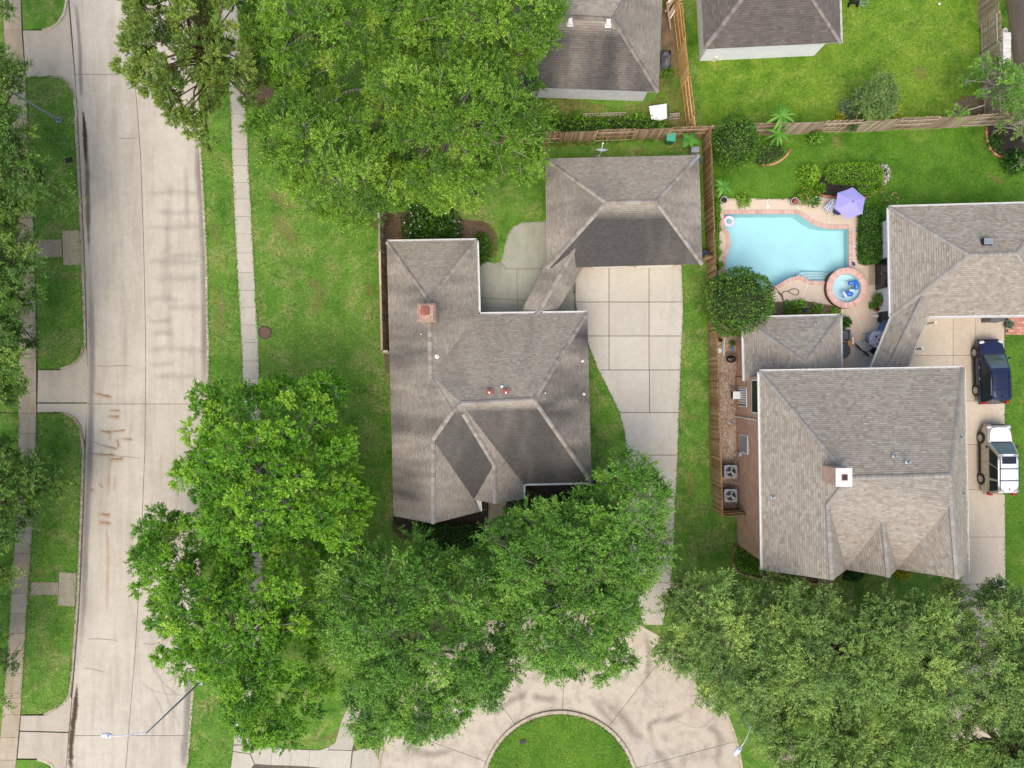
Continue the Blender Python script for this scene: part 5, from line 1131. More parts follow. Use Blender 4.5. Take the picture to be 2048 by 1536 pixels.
mound('silver_shrub', 'silver leaved shrub left of the feathery shrub on the back lawn', 1698, 216, .7, .9, LM['grey'], (.14, .07), 700, 'shrub')
mound('yellow_grass_plant', 'yellow tuft against the fence, left of the silver shrub', 1679, 236, .5, .4, LM['yellow'], (.3, .05), 260, 'plant')
mound('yellow_grass_plant', 'yellow tuft right of the feathery shrub', 1789, 222, .6, .6, LM['yellow'], (.34, .05), 260, 'plant')
mound('yellow_grass_plant', 'yellow plant under the middle gable of the two storey house', 1808, 1142, .7, .4, LM['yellow'], (.2, .08), 500, 'plant')
mound('deck_plant', 'small green plant spilling onto the top of the pool deck', 1488, 400, .55, .5, LM['hedge'], (.22, .1), 260, 'plant', None, None, 0, .75)
mound('orange_flower_shrub', 'loose shrub with orange flowers beside the white pot', 1610, 393, .7, .8, LM['hedge'], (.18, .08), 380, 'shrub', None, LM['orange'], 14, .5)
mound('broad_leaf_plant', 'broad leaved plant with white blooms left of the patterned chair', 1630, 401, .45, .5, LM['banana'], (.3, .16), 60, 'plant', None, LM['flower'], 6)
mound('rose_bush', 'sparse rose bush with pink blooms near the garage corner', 1776, 402, .9, 1.0, LM['oak'], (.12, .07), 160, 'bush', None, LM['pink'], 26)
mound('bed_plant', 'dark leafy plant in the bed beside the pool deck tap', 1580, 615, .6, .5, LM['oak'], (.2, .1), 260)
mound('bed_plant', 'yellow green plant above the low wing gutter, near the hose', 1600, 612, .55, .6, LM['hedge'], (.24, .09), 240, 'plant', None, None, 0, .8)
mound('bed_plant', 'pale green plant above the low wing gutter, middle of the bed', 1634, 622, .6, .5, LM['lime'], (.2, .08), 240, 'plant', None, None, 0, .7)
mound('bed_plant', 'pale green plant above the low wing gutter, nearest the spa', 1668, 623, .5, .4, LM['lime'], (.2, .08), 160, 'plant', None, None, 0, .75)
for k, (x, y) in enumerate(((1433, 405), (1434, 420), (1433, 440), (1434, 460), (1434, 485), (1436, 505), (1438, 530))):
    mound('fence_vine', 'vine clump climbing the fence beside the pool, %s from the top' % ('first', 'second', 'third', 'fourth', 'fifth', 'sixth', 'seventh')[k], x, y, .32, .9, LM['hedge'], (.15, .08), 240, 'vine', 'vine clumps on the pool side fence', None, 0, .7 if k > 3 else .5)
mound('weed_clump', 'weed clump by the tarp beside the grey backyard house', 1335, 145, .5, .4, LM['hedge'], (.25, .05), 220, 'weeds')
mound('strap_leaf_plant', 'strappy plant in the dark bed left of the front walk', 968, 1012, .5, .4, LM['olive'], (.4, .05), 40, 'plant'); mound('strap_leaf_plant', 'strappy plant in the dark bed right of the front walk', 1022, 1010, .5, .4, LM['olive'], (.4, .05), 40, 'plant'); mound('strap_leaf_plant', 'strappy plant beside the porch gutter corner', 1054, 984, .5, .4, LM['olive'], (.4, .05), 40, 'plant')
mound('corner_weeds', 'low ground cover in the grass wedge by the ribbed ramp', 735, 1482, .8, .3, LM['oak'], (.18, .1), 300, 'plant')
mound('bed_shrub', 'dark shrub in the curved bed at the right edge', 2036, 322, 1.0, 1.2, LM['darkhedge'], (.2, .1), 900, 'shrub'); mound('bed_shrub', 'low dark ground cover in the curved edged bed', 1990, 285, .8, .25, LM['darkhedge'], (.14, .08), 400, 'plant'); mound('bed_shrub', 'dark shrub below the left side of the middle gable', 1708, 1150, .6, .5, LM['darkhedge'], (.16, .1), 400, 'shrub')
mound('fence_sprig', 'small sprig growing in front of the weathered back fence', 1300, 275, .35, .7, LM['hedge'], (.2, .07), 60)
def banana(label, px, py, n, L, h, seed, wid=.42):
    """rosette of long arching leaves, each its own part"""
    x, y, _ = P(px, py, h); root = thing('banana_plant', label, 'plant', (x, y, 0)); r_ = random.Random(seed)
    mk('stem', G().tube([(x, y, 0), (x, y, h)], [.11, .06], 8), M['stemgreen'], root)
    for k in range(n):
        a = 2 * math.pi * (k + r_.uniform(-.25, .25)) / n; l = L * r_.uniform(.75, 1.15); w = wid * r_.uniform(.8, 1.1); V = []; m = 8
        ca, sa = math.cos(a), math.sin(a); arch = r_.uniform(.25, .5)
        for i in range(m + 1):
            t = i / m; d = l * (t - .15 * t * t); z = h + arch * l * (t * 1.2 - 1.7 * t * t); ww = w / 2 * (math.sin(math.pi * min(1, t * .93 + .07)) ** .6) * (0.12 if i == 0 else 1)
            for s_, dz in ((-1, -.05), (0, 0.03), (1, -.05)): V.append((ca * d - sa * s_ * ww, sa * d + ca * s_ * ww, z + dz * ww * 3))
        F = []
        for i in range(m): F += [(i * 3, i * 3 + 1, i * 3 + 4, i * 3 + 3), (i * 3 + 1, i * 3 + 2, i * 3 + 5, i * 3 + 4)]
        me = mesh_of('leaf', V, F, LM['banana'], True); at = me.attributes.new('tint', 'FLOAT', 'FACE'); at.data.foreach_set('value', [r_.uniform(.2, .9)] * len(F)); link('leaf', me, root)
M['stemgreen'] = plain('green_stem', lin(120, 140, 60), .7)
banana('banana plant in the corner of the back fence by the green bin', 1379, 280, 6, .85, 1.6, 1, .34)
banana('tall banana plant standing over the grey fence', 1563, 231, 12, 1.2, 2.6, 2, .17)
banana('second banana plant just below the tall one, at the fence foot', 1556, 268, 11, 1.1, 1.5, 3, .17)
banana('banana plant leaning from the side fence at the pool top corner', 1447, 372, 10, .95, 1.5, 4, .2)
hedge('groundcover_mound', 'olive ground cover mound below the two banana plants', smooth_poly([(1515, 296), (1545, 285), (1572, 296), (1566, 312), (1545, 324), (1515, 328)], 3), .35, LM['clip'], dens=200, cat='plant', tm=.55)
# ------------------------------------------------------------------ swimming pool and spa
pcx, pcy = P(1570, 500)[:2]
pool = thing('swimming_pool', 'free form swimming pool with pale blue water and pink brick coping', 'swimming pool', (pcx, pcy, 0))
pp = P2(POOL[:8] + [(1687 + 39 * math.cos(math.radians(a)), 578 - 39 * math.sin(math.radians(a))) for a in range(74, 161, 9)] + POOL[10:]); pp = pp if area2(pp) > 0 else pp[::-1]
depth = lambda x: -1.75 + .85 * max(0, min(1, (x - P(1590, 0)[0]) / (P(1680, 0)[0] - P(1590, 0)[0])))
n = len(pp); V = [(x, y, .018) for x, y in pp] + [(x, y, depth(x)) for x, y in pp]
F = [(i, n + i, n + (i + 1) % n, (i + 1) % n) for i in range(n)]
V = V[:n] + [(x, y, -1.95) for x, y in pp]; gb = G().add(V, F); bx0, bx1 = min(p[0] for p in pp) - .2, max(p[0] for p in pp) + .2; by0, by1 = min(p[1] for p in pp) - .2, max(p[1] for p in pp) + .2; NX, NY = 28, 18
fl_ = lambda x, y: -1.15 + .45 / (1 + math.exp(-(x - P(1632, 0)[0] - .3 * (y - pcy)) * 1.3))
gb.add([(bx0 + (bx1 - bx0) * i / NX, by0 + (by1 - by0) * k / NY, fl_(bx0 + (bx1 - bx0) * i / NX, by0 + (by1 - by0) * k / NY)) for i in range(NX + 1) for k in range(NY + 1)], [(i * (NY + 1) + k, (i + 1) * (NY + 1) + k, (i + 1) * (NY + 1) + k + 1, i * (NY + 1) + k + 1) for i in range(NX) for k in range(NY)])
mk('basin', gb, M['plaster'], pool)
for k, (y0, dp) in enumerate(((557.5, -.22), (552, -.36), (546.5, -.50), (541, -.62))):
    sp_ = mk('step', G().prism(P2([(1612 - k * 4, y0 + 5), (1624 - k * 4, y0), (1690, y0), (1690, 562.4), (1618, 562.4), (1610, 556.5)]), -1.7, dp), M['step'], pool)
    mk('step_tile', G().bar((*P(1624 - k * 4, y0 + .6)[:2], dp + .004), (*P(1672, y0 + .6)[:2], dp + .004), .045, .008), M['steptile'] if 'steptile' in M else M.setdefault('steptile', plain('grey_blue_step_tile', lin(150, 186, 196), .4)), sp_)
wt = mk('water', G().sheet([inset(pp, .003)], -.12), M['water'], pool)
bme = G().box((0, 0, 0), (.098, .27, .07)); bme = mesh_of('coping_brick', bme.V, bme.F, M['coping'])
ring = [Vector(p) for p in pp]; per = [(ring[(i + 1) % n] - ring[i]).length for i in range(n)]; tot = sum(per); nbk = int(tot / .107)
for k in range(nbk):
    s_ = tot * (k + .5) / nbk; i = 0
    while s_ > per[i]: s_ -= per[i]; i += 1
    a, b = ring[i], ring[(i + 1) % n]; d = (b - a).normalized(); nn = Vector((d.y, -d.x)); q = a + d * s_ + nn * .11
    if math.hypot(q.x - P(1687, 0)[0], q.y - P(0, 578)[1]) < 1.52: continue
    link('coping_brick', bme, pool, (q.x - pcx, q.y - pcy, .045 + random.uniform(-.004, .004)), (0, 0, math.atan2(d.y, d.x)))
sx, sy, _ = P(1694, 576, .5)
spa = thing('round_spa', 'raised round spa with a wide brick rim at the pool corner', 'spa', (sx, sy, 0))
mk('spa_wall', G().lathe([(1.0, -.95), (1.44, -.95), (1.44, .44), (1.02, .44)], (sx, sy, 0), 48), M['spawall'], spa)
mk('spa_basin', G().lathe([(1.02, .46), (1.02, .12), (.64, .08), (.62, -.14), (0.001, -.16)], (sx, sy, 0), 40), M['plaster_spa'], spa, smooth=False)
mk('water', G().lathe([(1.018, .33), (.001, .33)], (sx, sy, 0), 40), water_mat('spa_water', (.9, .985, 1.0)), spa)
sb = G().box((0, 0, 0), (.44, .155, .06)); sb = mesh_of('rim_brick', sb.V, sb.F, M['coping'])
for k in range(50):
    a = 2 * math.pi * k / 50; link('rim_brick', sb, spa, (1.235 * math.cos(a), 1.235 * math.sin(a), .47 + random.uniform(-.003, .003)), (0, 0, a))
# toys and things in and around the pool
M['inflat'] = plain('blue_vinyl', lin(60, 120, 214), .3, var=.2, scale=5, coat=.3); M['inflat2'] = plain('pale_vinyl', lin(196, 214, 240), .3, var=.1, scale=5, coat=.3); M['floatpink'] = plain('pink_white_vinyl', lin(236, 222, 236), .35, var=.08, scale=10)
M['purple'] = plain('lavender_canvas', lin(162, 155, 214), .85, var=.06, scale=3); M['navy'] = plain('navy_cloth', lin(52, 66, 110), .8, var=.2); M['pattern'] = None
def pattern_mat(name, a, b, sc):
    m, t, bs, o = newmat(name); p = pos(t); v = nd(t, 'ShaderNodeTexVoronoi'); v.inputs['Scale'].default_value = sc; t.links.new(p, v.inputs['Vector'])
    t.links.new(ramp(t, v.outputs['Distance'], [(.35, b), (.5, a)]), bs.inputs['Base Color']); bs.inputs['Roughness'].default_value = .8; return m
M['pattern'] = pattern_mat('blue_white_print', lin(226, 228, 232), lin(86, 100, 150), 12.0)
M['terra'] = plain('terracotta', lin(178, 104, 72), .85, var=.15); M['greybowl'] = plain('grey_ceramic', lin(184, 184, 178), .6); M['bin'] = plain('green_bin_plastic', lin(32, 122, 100), .5, var=.08); M['binlid'] = plain('green_bin_lid', lin(70, 168, 136), .5, var=.06)
fx, fy, _ = P(1458, 442, 0); fl = thing('swim_ring', 'pink and white swim ring floating in the pool corner', 'swim ring', (fx, fy, -.12))
g = G(); R0, r0 = .30, .115; Vt = []; Ft = []
for i in range(24):
    a = 2 * math.pi * i / 24
    for k in range(10):
        b = 2 * math.pi * k / 10; Vt.append((fx + (R0 + r0 * math.cos(b)) * math.cos(a), fy + (R0 + r0 * math.cos(b)) * math.sin(a), -.05 + r0 * math.sin(b)))
for i in range(24):
    for k in range(10): Ft.append((i * 10 + k, ((i + 1) % 24) * 10 + k, ((i + 1) % 24) * 10 + (k + 1) % 10, i * 10 + (k + 1) % 10))
mk('tube', G().add(Vt, Ft), M['floatpink'], fl, smooth=True)
for k in range(5):
    a = k * 1.26; mk('pink_spot', G().ball((fx + .33 * math.cos(a), fy + .33 * math.sin(a), .035), (.07, .05, .035), 8, 5), M['pinkspot'] if 'pinkspot' in M else M.setdefault('pinkspot', plain('pink_vinyl', lin(214, 160, 206), .4)), fl)
iv = thing('inflatable_lounge', 'half deflated blue pool inflatable lying in the spa', 'inflatable', (sx, sy, .33))
for q0, q1, r, m in (((1696, 568), (1714, 562), .13, 'inflat'), ((1698, 581), (1711, 581), .12, 'inflat2'), ((1685, 582), (1694, 596), .11, 'inflat2'), ((1712, 563), (1713, 580), .14, 'inflat'), ((1692, 585), (1706, 590), .16, 'inflat')):
    a = Vector(P(*q0, .4)); b = Vector(P(*q1, .4)); a.z = b.z = .38; mm = (a + b) / 2; mm.z = .42
    mk('air_chamber', G().tube([a, a.lerp(b, .12), mm, a.lerp(b, .88), b], [.03, r, r * 1.05, r, .03], 10), M[m], iv, smooth=True)
for nm, (x0, y0), rz in (('left', (1704, 527), .3), ('right', (1707.5, 529), .2)):
    x, y, _ = P(x0, y0); o = mk('flip_flop', G().box((x, y, .09), (.10, .27, .025), rz).bar((x - .04, y + .03, .105), (x, y + .09, .125), .02, .01).bar((x + .04, y + .03, .105), (x, y + .09, .125), .02, .01), M['navy']); centre_origin(o); tag(o, 'navy flip flop on the pool coping above the spa, %s of the pair' % nm, 'sandal', 'pair of flip flops')
# parasol
ux, uy, uz = P(1703, 405, 2.2); pr = thing('parasol', 'open lavender parasol over the pool deck', 'parasol', (ux, uy, 0))
mk('pole', G().cyl((ux, uy, 0), .022, 2.4, 8), M['chrome'], pr); mk('base', G().lathe([(.28, .02), (.28, .08), (.06, .12), (.03, .3)], (ux, uy, 0), 18), M['black'], pr); mk('finial', G().ball((ux, uy, 2.46), .045, 8, 6), M['black'], pr)
for k in range(6):
    a = math.radians(80 + 60 * k); b = a + math.radians(60); V = [(ux, uy, 2.42)]; m = 6; F = []
    for i in range(1, m + 1):
        t = i / m; z = 2.42 - .42 * t ** 1.25
        for j in range(5):
            w = a + (b - a) * j / 4; k_ = math.cos(math.pi / 6) / math.cos(w - a - math.pi / 6); sg = 1 - .03 * t * math.sin(math.pi * j / 4)
            V.append((ux + 1.13 * t * k_ * sg * math.cos(w), uy + 1.13 * t * k_ * sg * math.sin(w), z + .0))
    F += [(0, 1 + j, 2 + j) for j in range(4)]
    for i in range(m - 1):
        for j in range(4): q = 1 + i * 5 + j; F.append((q, q + 5, q + 6, q + 1))
    mk('canopy_panel', G().add(V, F), M['purple'], pr, smooth=True); mk('rib', G().tube([(ux, uy, 2.4), (ux + 1.12 * math.cos(a), uy + 1.12 * math.sin(a), 1.985)], .008, 5), M['chrome'], pr)
# patio chairs
def patio_chair(label, px, py, rz, seat, frame=M['iron'] if False else None, cat='chair'):
    x, y, _ = P(px, py, .4); c = thing('patio_chair', label, cat, (x, y, .025), rz); fr = frame or M['galv']
    mk('seat', G().box((0, 0, .42), (.5, .5, .05)), seat, c, True); mk('backrest', G().bar((0, -.24, .44), (0, -.40, .98), .5, .05, (0, 1, 0)), seat, c, True)
    for sx_ in (-1, 1):
        mk('arm', G().tube([(sx_ * .27, .24, .02), (sx_ * .28, .26, .6), (sx_ * .28, .1, .66), (sx_ * .28, -.3, .64), (sx_ * .27, -.4, .98)], .016, 6), fr, c, True)
        mk('leg', G().tube([(sx_ * .27, -.26, .66), (sx_ * .26, -.32, .02)], .016, 6), fr, c, True)
    return c
patio_chair('blue and white print chair beside the lavender parasol', 1657, 416, 2.4, M['pattern'], M['white'])
M['bluecush'] = plain('faded_blue_cushion', lin(110, 140, 176), .8, var=.2, scale=8)
x, y, _ = P(1676, 422, .5); st = thing('side_table', 'small round dark side table under the parasol', 'table', (x, y, 0)); mk('table_top', G().cyl((x, y, .48), .3, .03, 20), M['navy'], st)
for k in range(3): mk('leg', G().tube([(x, y, .48), (x + .25 * math.cos(k * 2.1), y + .25 * math.sin(k * 2.1), .02)], .014, 5), M['iron'], st)
# dining set by the breezeway
x, y, _ = P(1757, 679, .74); dt = thing('round_dining_table', 'round table with a blue and white print cloth beside the grey breezeway', 'table', (x, y, 0))
mk('table_top', G().cyl((x, y, .72), .62, .03, 32), M['pattern'], dt)
mk('tablecloth_edge', G().lathe([(.622, .755), (.66, .68), (.655, .62)], (x, y, 0), 32), M['pattern'], dt)
for k in range(4): mk('leg', G().tube([(x + .3 * math.cos(k * 1.57 + .4), y + .3 * math.sin(k * 1.57 + .4), .72), (x + .42 * math.cos(k * 1.57 + .4), y + .42 * math.sin(k * 1.57 + .4), .02)], .02, 6), M['iron'], dt)
for lb, (a, b), r, m in (('small dark vase on the print tablecloth', (1752, 673), .07, 'black'), ('terracotta bowl on the print tablecloth', (1758, 680), .09, 'terra'), ('dark cup on the print tablecloth', (1754, 688), .05, 'black')):
    q = P(a, b, .8); o = mk('tableware', G().lathe([(r * .5, 0), (r, .08), (r * .8, .12), (r * .7, .1), (r * .4, .03)], (q[0], q[1], .752), 14, True), M[m], smooth=True); centre_origin(o); tag(o, lb, 'bowl')
patio_chair('blue cushioned chair above the print clothed table', 1763, 655, 2.9, M['bluecush'], M['iron'])
patio_chair('blue cushioned chair left of the print clothed table', 1738, 676, -1.75, M['bluecush'], M['iron'])
patio_chair('dark chair tucked below the print clothed table', 1748, 702, -.7, M['iron'], M['iron'])
# exercise bike-like wheel and frame
x, y, _ = P(1727, 696, .4); bk = thing('bicycle', 'black bicycle leaning by the dining table', 'bicycle', (x, y, .03), -.75)
def wheel_ring(cx_, cz_, r, n=20): return [(cx_ + r * math.cos(2 * math.pi * i / n), 0, cz_ + r * math.sin(2 * math.pi * i / n)) for i in range(n + 1)]
bk.rotation_euler = (math.radians(28), 0, math.radians(-40))
for cx_ in (-.42, .42):
    w = mk('wheel', G().tube(wheel_ring(cx_, .28, .25), .035, 6, False), M['rubber'], bk, True); g = G()
    for i in range(6): g.tube([(cx_, 0, .28), (cx_ + .24 * math.cos(i * 1.05), 0, .28 + .24 * math.sin(i * 1.05))], .006, 4)
    mk('spokes', g, M['chrome'], w, True)
mk('frame', G().tube([(-.42, 0, .28), (-.05, 0, .25), (.3, 0, .62), (-.2, 0, .62), (-.05, 0, .25)], .022, 6).tube([(-.42, 0, .28), (-.2, 0, .62)], .016, 6).tube([(.42, 0, .28), (.28, 0, .75)], .022, 6), M['iron'], bk, True)
mk('saddle', G().ball((-.22, 0, .72), (.13, .07, .04), 8, 5), M['black'], bk, True); mk('handlebar', G().tube([(.2, -.25, .8), (.28, 0, .76), (.2, .25, .8)], .016, 6), M['black'], bk, True)
# grill station, bench, fire pit lid
x, y, _ = P(1688, 670, .8); gr = thing('grill_cart', 'black box grill cart beside the low wing', 'grill', (x, y, 0)); mk('cabinet', G().box((x, y, .42), (.72, .76, .8)), M['black'], gr); mk('lid', G().box((x - .05, y, .86), (.6, .64, .14), 0, .9), M['greydark'] if 'greydark' in M else M.setdefault('greydark', plain('graphite', lin(78, 80, 86), .4)), gr); mk('side_shelf', G().box((x + .40, y, .8), (.14, .8, .04)), M['greydark'], gr)
x, y, _ = P(1703, 681, .6); bn = thing('wooden_side_stand', 'wooden stand with a paper roll beside the black grill cart', 'stand', (x, y, 0)); mk('table_top', G().box((x, y, .58), (.5, .62, .04)), M['fence_new'], bn); mk('paper_roll', G().tube([(x + .05, y - .25, .68), (x + .05, y + .25, .68)], .07, 12), M['white'], bn)
for a in (-1, 1):
    for b in (-1, 1): mk('leg', G().box((x + a * .21, y + b * .27, .29), (.05, .05, .56)), M['fence_new'], bn)
x, y, _ = P(1686, 701, .5); fp = thing('fire_pit', 'round black fire pit lid half under the low wing eave', 'fire pit', (x, y, 0)); mk('bowl', G().lathe([(.25, .02), (.5, .3), (.56, .45), (.5, .45)], (x, y, 0), 28), M['iron'], fp); mk('lid', G().lathe([(.56, .46), (.5, .5), (.001, .53)], (x, y, 0), 28), M['greydark'], fp)
x, y, _ = P(1776, 634, .6); bx_ = thing('storage_cabinet', 'grey storage box against the white garage wall', 'cabinet', (x, y, 0), -.1); mk('case', G().box((0, 0, .35), (.85, .66, .7)), M['iron'], bx_, True); mk('lid', G().box((0, 0, .73), (.9, .7, .06)), M['greydark'], bx_, True)
for lb, a, b, r in (('small white cushion on the deck by the storage box', 1748, 625, .1), ('long white cushion on the deck by the storage box', 1751, 632, .2)):
    x, y, _ = P(a, b); o = mk('white_cushion', G().ball((x, y, .1), (r * 1.3, r * .75, .08), 12, 6), M['white'], smooth=True); centre_origin(o); tag(o, lb, 'cushion')
x, y, _ = P(1769, 605, .7); fm = thing('pink_garden_ornament', 'pink garden flamingo standing by the white garage wall', 'ornament', (x, y, 0)); M['hotpink'] = plain('hot_pink', lin(232, 80, 160), .5)
mk('body', G().ball((x, y, .6), (.26, .12, .12), 10, 6), M['hotpink'], fm, smooth=True); mk('neck', G().tube([(x + .2, y, .64), (x + .32, y, .85), (x + .28, y, 1.02), (x + .18, y, .98)], [.04, .03, .03, .04], 6), M['hotpink'], fm); mk('beak', G().tube([(x + .18, y, .98), (x + .08, y, .93)], [.03, .01], 6), M['black'], fm)
for k in (-.04, .04): mk('leg', G().tube([(x, y + k, .52), (x, y + k, .02)], .01, 5), M['iron'], fm)
def pot(label, px, py, r, h, mat, plant=None, pr_=.3, ph=.4, n=160, leaf=(.2, .1), z0=.02, tm=.5, soil=True):
    x, y, _ = P(px, py, h); o = thing('planter_pot', label, 'pot', (x, y, z0)); mk('pot', G().lathe([(0.001, .0), (r * .7, 0), (r, h), (r * 1.08, h), (r * 1.08, h + .03), (r * .92, h + .03), (r * .88, h - .04)], (x, y, z0), 20), mat, o, smooth=False)
    mk('soil', G().cyl((x, y, z0 + h - .07), r * .87, .02, 16), M['mulch'], o)
    if plant:
        u = unit(rng.normal(0, 1, (n, 3))); u[:, 2] = np.abs(u[:, 2]); foliage(o, np.array([x, y, z0 + h]) + u * (rng.random((n, 1)) ** .5) * np.array([pr_, pr_, ph]), u, leaf, plant, .03, tmean=tm, off=(x, y, z0))
    return o
pot('pale grey pot with a red plant on the pool deck edge', 1590, 403, .27, .45, M['greybowl'], LM['pink'], .16, .15, 40)
pot('large grey mesh pot at the top left deck corner', 1448, 400, .24, .5, M['greybowl'], None)
pot('pot with a leafy plant in front of the grey fence', 1627, 279, .27, .3, M['terra'], LM['oak'], .55, .9, 420)
pot('terracotta pot with a bushy plant by the pink flamingo', 1757, 600, .24, .35, M['terra'], LM['clip'], .5, .5, 500)
pot('small empty terracotta pot below the bushy plant', 1754, 618, .16, .25, M['terra'], None)
pot('small dark pot with a plant left of the bushy plant', 1744, 612, .14, .22, M['black'], LM['oak'], .2, .2, 120)
pot('pot with a spiky plant above the grill cart', 1689, 645, .2, .35, M['terra'], LM['darkhedge'], .4, .5, 420)
pot('round pot with a blue grey succulent on the brick path', 2018, 649, .26, .32, M['black'], LM['grey'], .28, .25, 160, (.22, .07), .04, .2)
pot('orange empty pot by the side fence near the clipped tree', 1441, 680, .16, .22, M['terra'], None)
pot('hanging style basket plant under the garage eave', 1777, 584, .18, .9, M['black'], LM['olive'], .24, .2, 160)
pot('round pot in the island bed right of the parasol', 1729, 372, .2, .3, M['greybowl'], None)
mound('potted_weed', 'bright green weed beside the yellow bag on the gravel path', 1464, 686, .25, .25, LM['banana'], (.18, .1), 60)
# hose and tap
x, y, _ = P(1560, 590)
hs = [(1610, 606), (1600, 607), (1580, 605), (1572, 600), (1566, 603), (1562, 590), (1556, 583), (1548, 575), (1545, 577), (1548, 584), (1556, 586), (1562, 592), (1566, 600), (1564, 586), (1574, 583), (1588, 590), (1596, 588), (1595, 580), (1585, 578), (1574, 584)]
o = mk('garden_hose', G().tube([(*P(a, b)[:2], .05 + .02 * (i % 3)) for i, (a, b) in enumerate(smooth_poly(hs, 5, False))], .025, 6, True), plain('hose_rubber', lin(92, 84, 72), .6)); centre_origin(o); tag(o, 'brown garden hose looped on the deck below the pool', 'hose')
x, y, _ = P(1605, 619); hr = thing('hose_reel', 'blue grey hose reel in the bed above the low wing', 'hose reel', (x, y, .03)); mk('drum', G().tube([(x - .15, y, .25), (x + .15, y, .25)], .18, 14), M['navy'], hr); mk('stand', G().bar((x - .2, y, .0), (x - .2, y, .5), .05, .05).bar((x + .2, y, 0), (x + .2, y, .5), .05, .05).bar((x - .2, y, .5), (x + .2, y, .5), .04, .04), M['iron'], hr)
# gravel path clutter
x, y, _ = P(1464, 718, .8); kg = thing('kettle_grill', 'black oval kettle grill on the gravel path', 'grill', (x, y, 0)); mk('bowl', G().ball((x, y, .62), (.36, .27, .25), 16, 8), M['black'], kg, smooth=True); mk('lid_handle', G().bar((x - .05, y + .02, .89), (x + .12, y + .02, .89), .02, .03), M['chrome'], kg); mk('lid_vent', G().cyl((x - .22, y - .02, .78), .05, .06, 10), M['chrome'], kg)
for k in range(3): mk('leg', G().tube([(x + .15 * math.cos(k * 2.1), y + .12 * math.sin(k * 2.1), .45), (x + .3 * math.cos(k * 2.1), y + .25 * math.sin(k * 2.1), .02)], .015, 5), M['iron'], kg)
x, y, _ = P(1468, 696); bgx = thing('soil_bag', 'yellow and blue bag lying on the gravel path', 'bag', (x, y, 0)); mk('sack', G().ball((x, y, .1), (.16, .26, .09), 12, 6), plain('yellow_bag', lin(226, 176, 40), .4), bgx, smooth=True); mk('printed_panel', G().ball((x - .07, y - .03, .12), (.12, .22, .085), 12, 6), plain('blue_bag', lin(70, 140, 200), .4), bgx, smooth=True)
x, y, _ = P(1438, 701); o = mk('bucket_disc', G().cyl((x, y, .02), .19, .05, 20).cyl((x, y, .07), .15, .02, 20), M['white']); centre_origin(o); tag(o, 'round white disc on the gravel by the side fence', 'disc')
for lb, a, b, m in (('long grey board on the gravel by the side fence', (1445, 678), (1445, 712), 'galv'), ('pale board with yellow end beside the grey board', (1448, 676), (1447, 712), 'cream')):
    o = mk('scrap_board', G().bar((*P(*a)[:2], .06), (*P(*b)[:2], .06), .07, .06), M[m]); centre_origin(o); tag(o, lb, 'board')
o = mk('hose_coil', G().lathe([(.09, 0), (.14, .03), (.16, .0), (.14, -.03)], (*P(1464, 843)[:2], .06), 18), M['galv']); centre_origin(o); tag(o, 'small grey hose coil on the gravel under the downspout', 'hose')
# air conditioning condensers
M['acgrey'] = plain('condenser_grey', lin(142, 146, 150), .5, metal=.2, var=.08)
for lb, px, py in (('grey air conditioning condenser, upper one beside the brick wall', 1461, 943), ('grey air conditioning condenser, lower one in the fenced corner', 1461, 991)):
    x, y, _ = P(px, py, .85); u = thing('condenser_unit', lb, 'air conditioner', (x, y, .02), 0, 'condensers beside the brick wall'); sz = .9
    mk('cabinet', G().box((0, 0, .42), (sz * .96, sz * .96, .84)), M['greydark'], u, True); mk('top_panel', G().prism([(a * math.cos(k * math.pi / 4 + math.pi / 8) * .62, a * math.sin(k * math.pi / 4 + math.pi / 8) * .62) for k in range(8) for a in (.84 if False else .80,)] if False else [(-.46, -.38), (-.38, -.46), (.38, -.46), (.46, -.38), (.46, .38), (.38, .46), (-.38, .46), (-.46, .38)], .84, .9), M['acgrey'], u, True)
    mk('fan_well', G().cyl((0, 0, .895), .34, .012, 28), M['black'], u, True); mk('fan_hub', G().cyl((0, 0, .92), .08, .04, 12), M['acgrey'], u, True)
    for k in range(3):
        a = k * 2.094 + px; V = [(.07 * math.cos(a), .07 * math.sin(a), .93), (.31 * math.cos(a - .25), .31 * math.sin(a - .25), .925), (.32 * math.cos(a + .35), .32 * math.sin(a + .35), .945), (.08 * math.cos(a + .6), .08 * math.sin(a + .6), .94)]
        mk('fan_blade', G().add(V + [(p[0], p[1], p[2] - .008) for p in V], [(0, 1, 2, 3), (7, 6, 5, 4), (0, 4, 5, 1), (1, 5, 6, 2), (2, 6, 7, 3), (3, 7, 4, 0)]), M['galv'], u, True)
    g = G()
    for r in (.12, .2, .28, .34): g.tube([(r * math.cos(2 * math.pi * i / 24), r * math.sin(2 * math.pi * i / 24), .97) for i in range(25)], .004, 4, False)
    mk('fan_guard', g, M['iron'], u, True)
    for k in range(9): mk('louver', G().box((-.485 + 0, -.4 + k * .1, .42), (.02, .05, .74)), M['acgrey'], u, True)
o = mk('condenser_pipes', G().tube([(*P(1462, 962)[:2], .3), (*P(1474, 968)[:2], .4), (*P(1478, 960)[:2], .9)], .04, 6).tube([(*P(1466, 975)[:2], .2), (*P(1478, 972)[:2], .5), (*P(1479, 980)[:2], .8)], .03, 6), M['galv']); centre_origin(o); tag(o, 'insulated pipes between the two condensers', 'pipes')
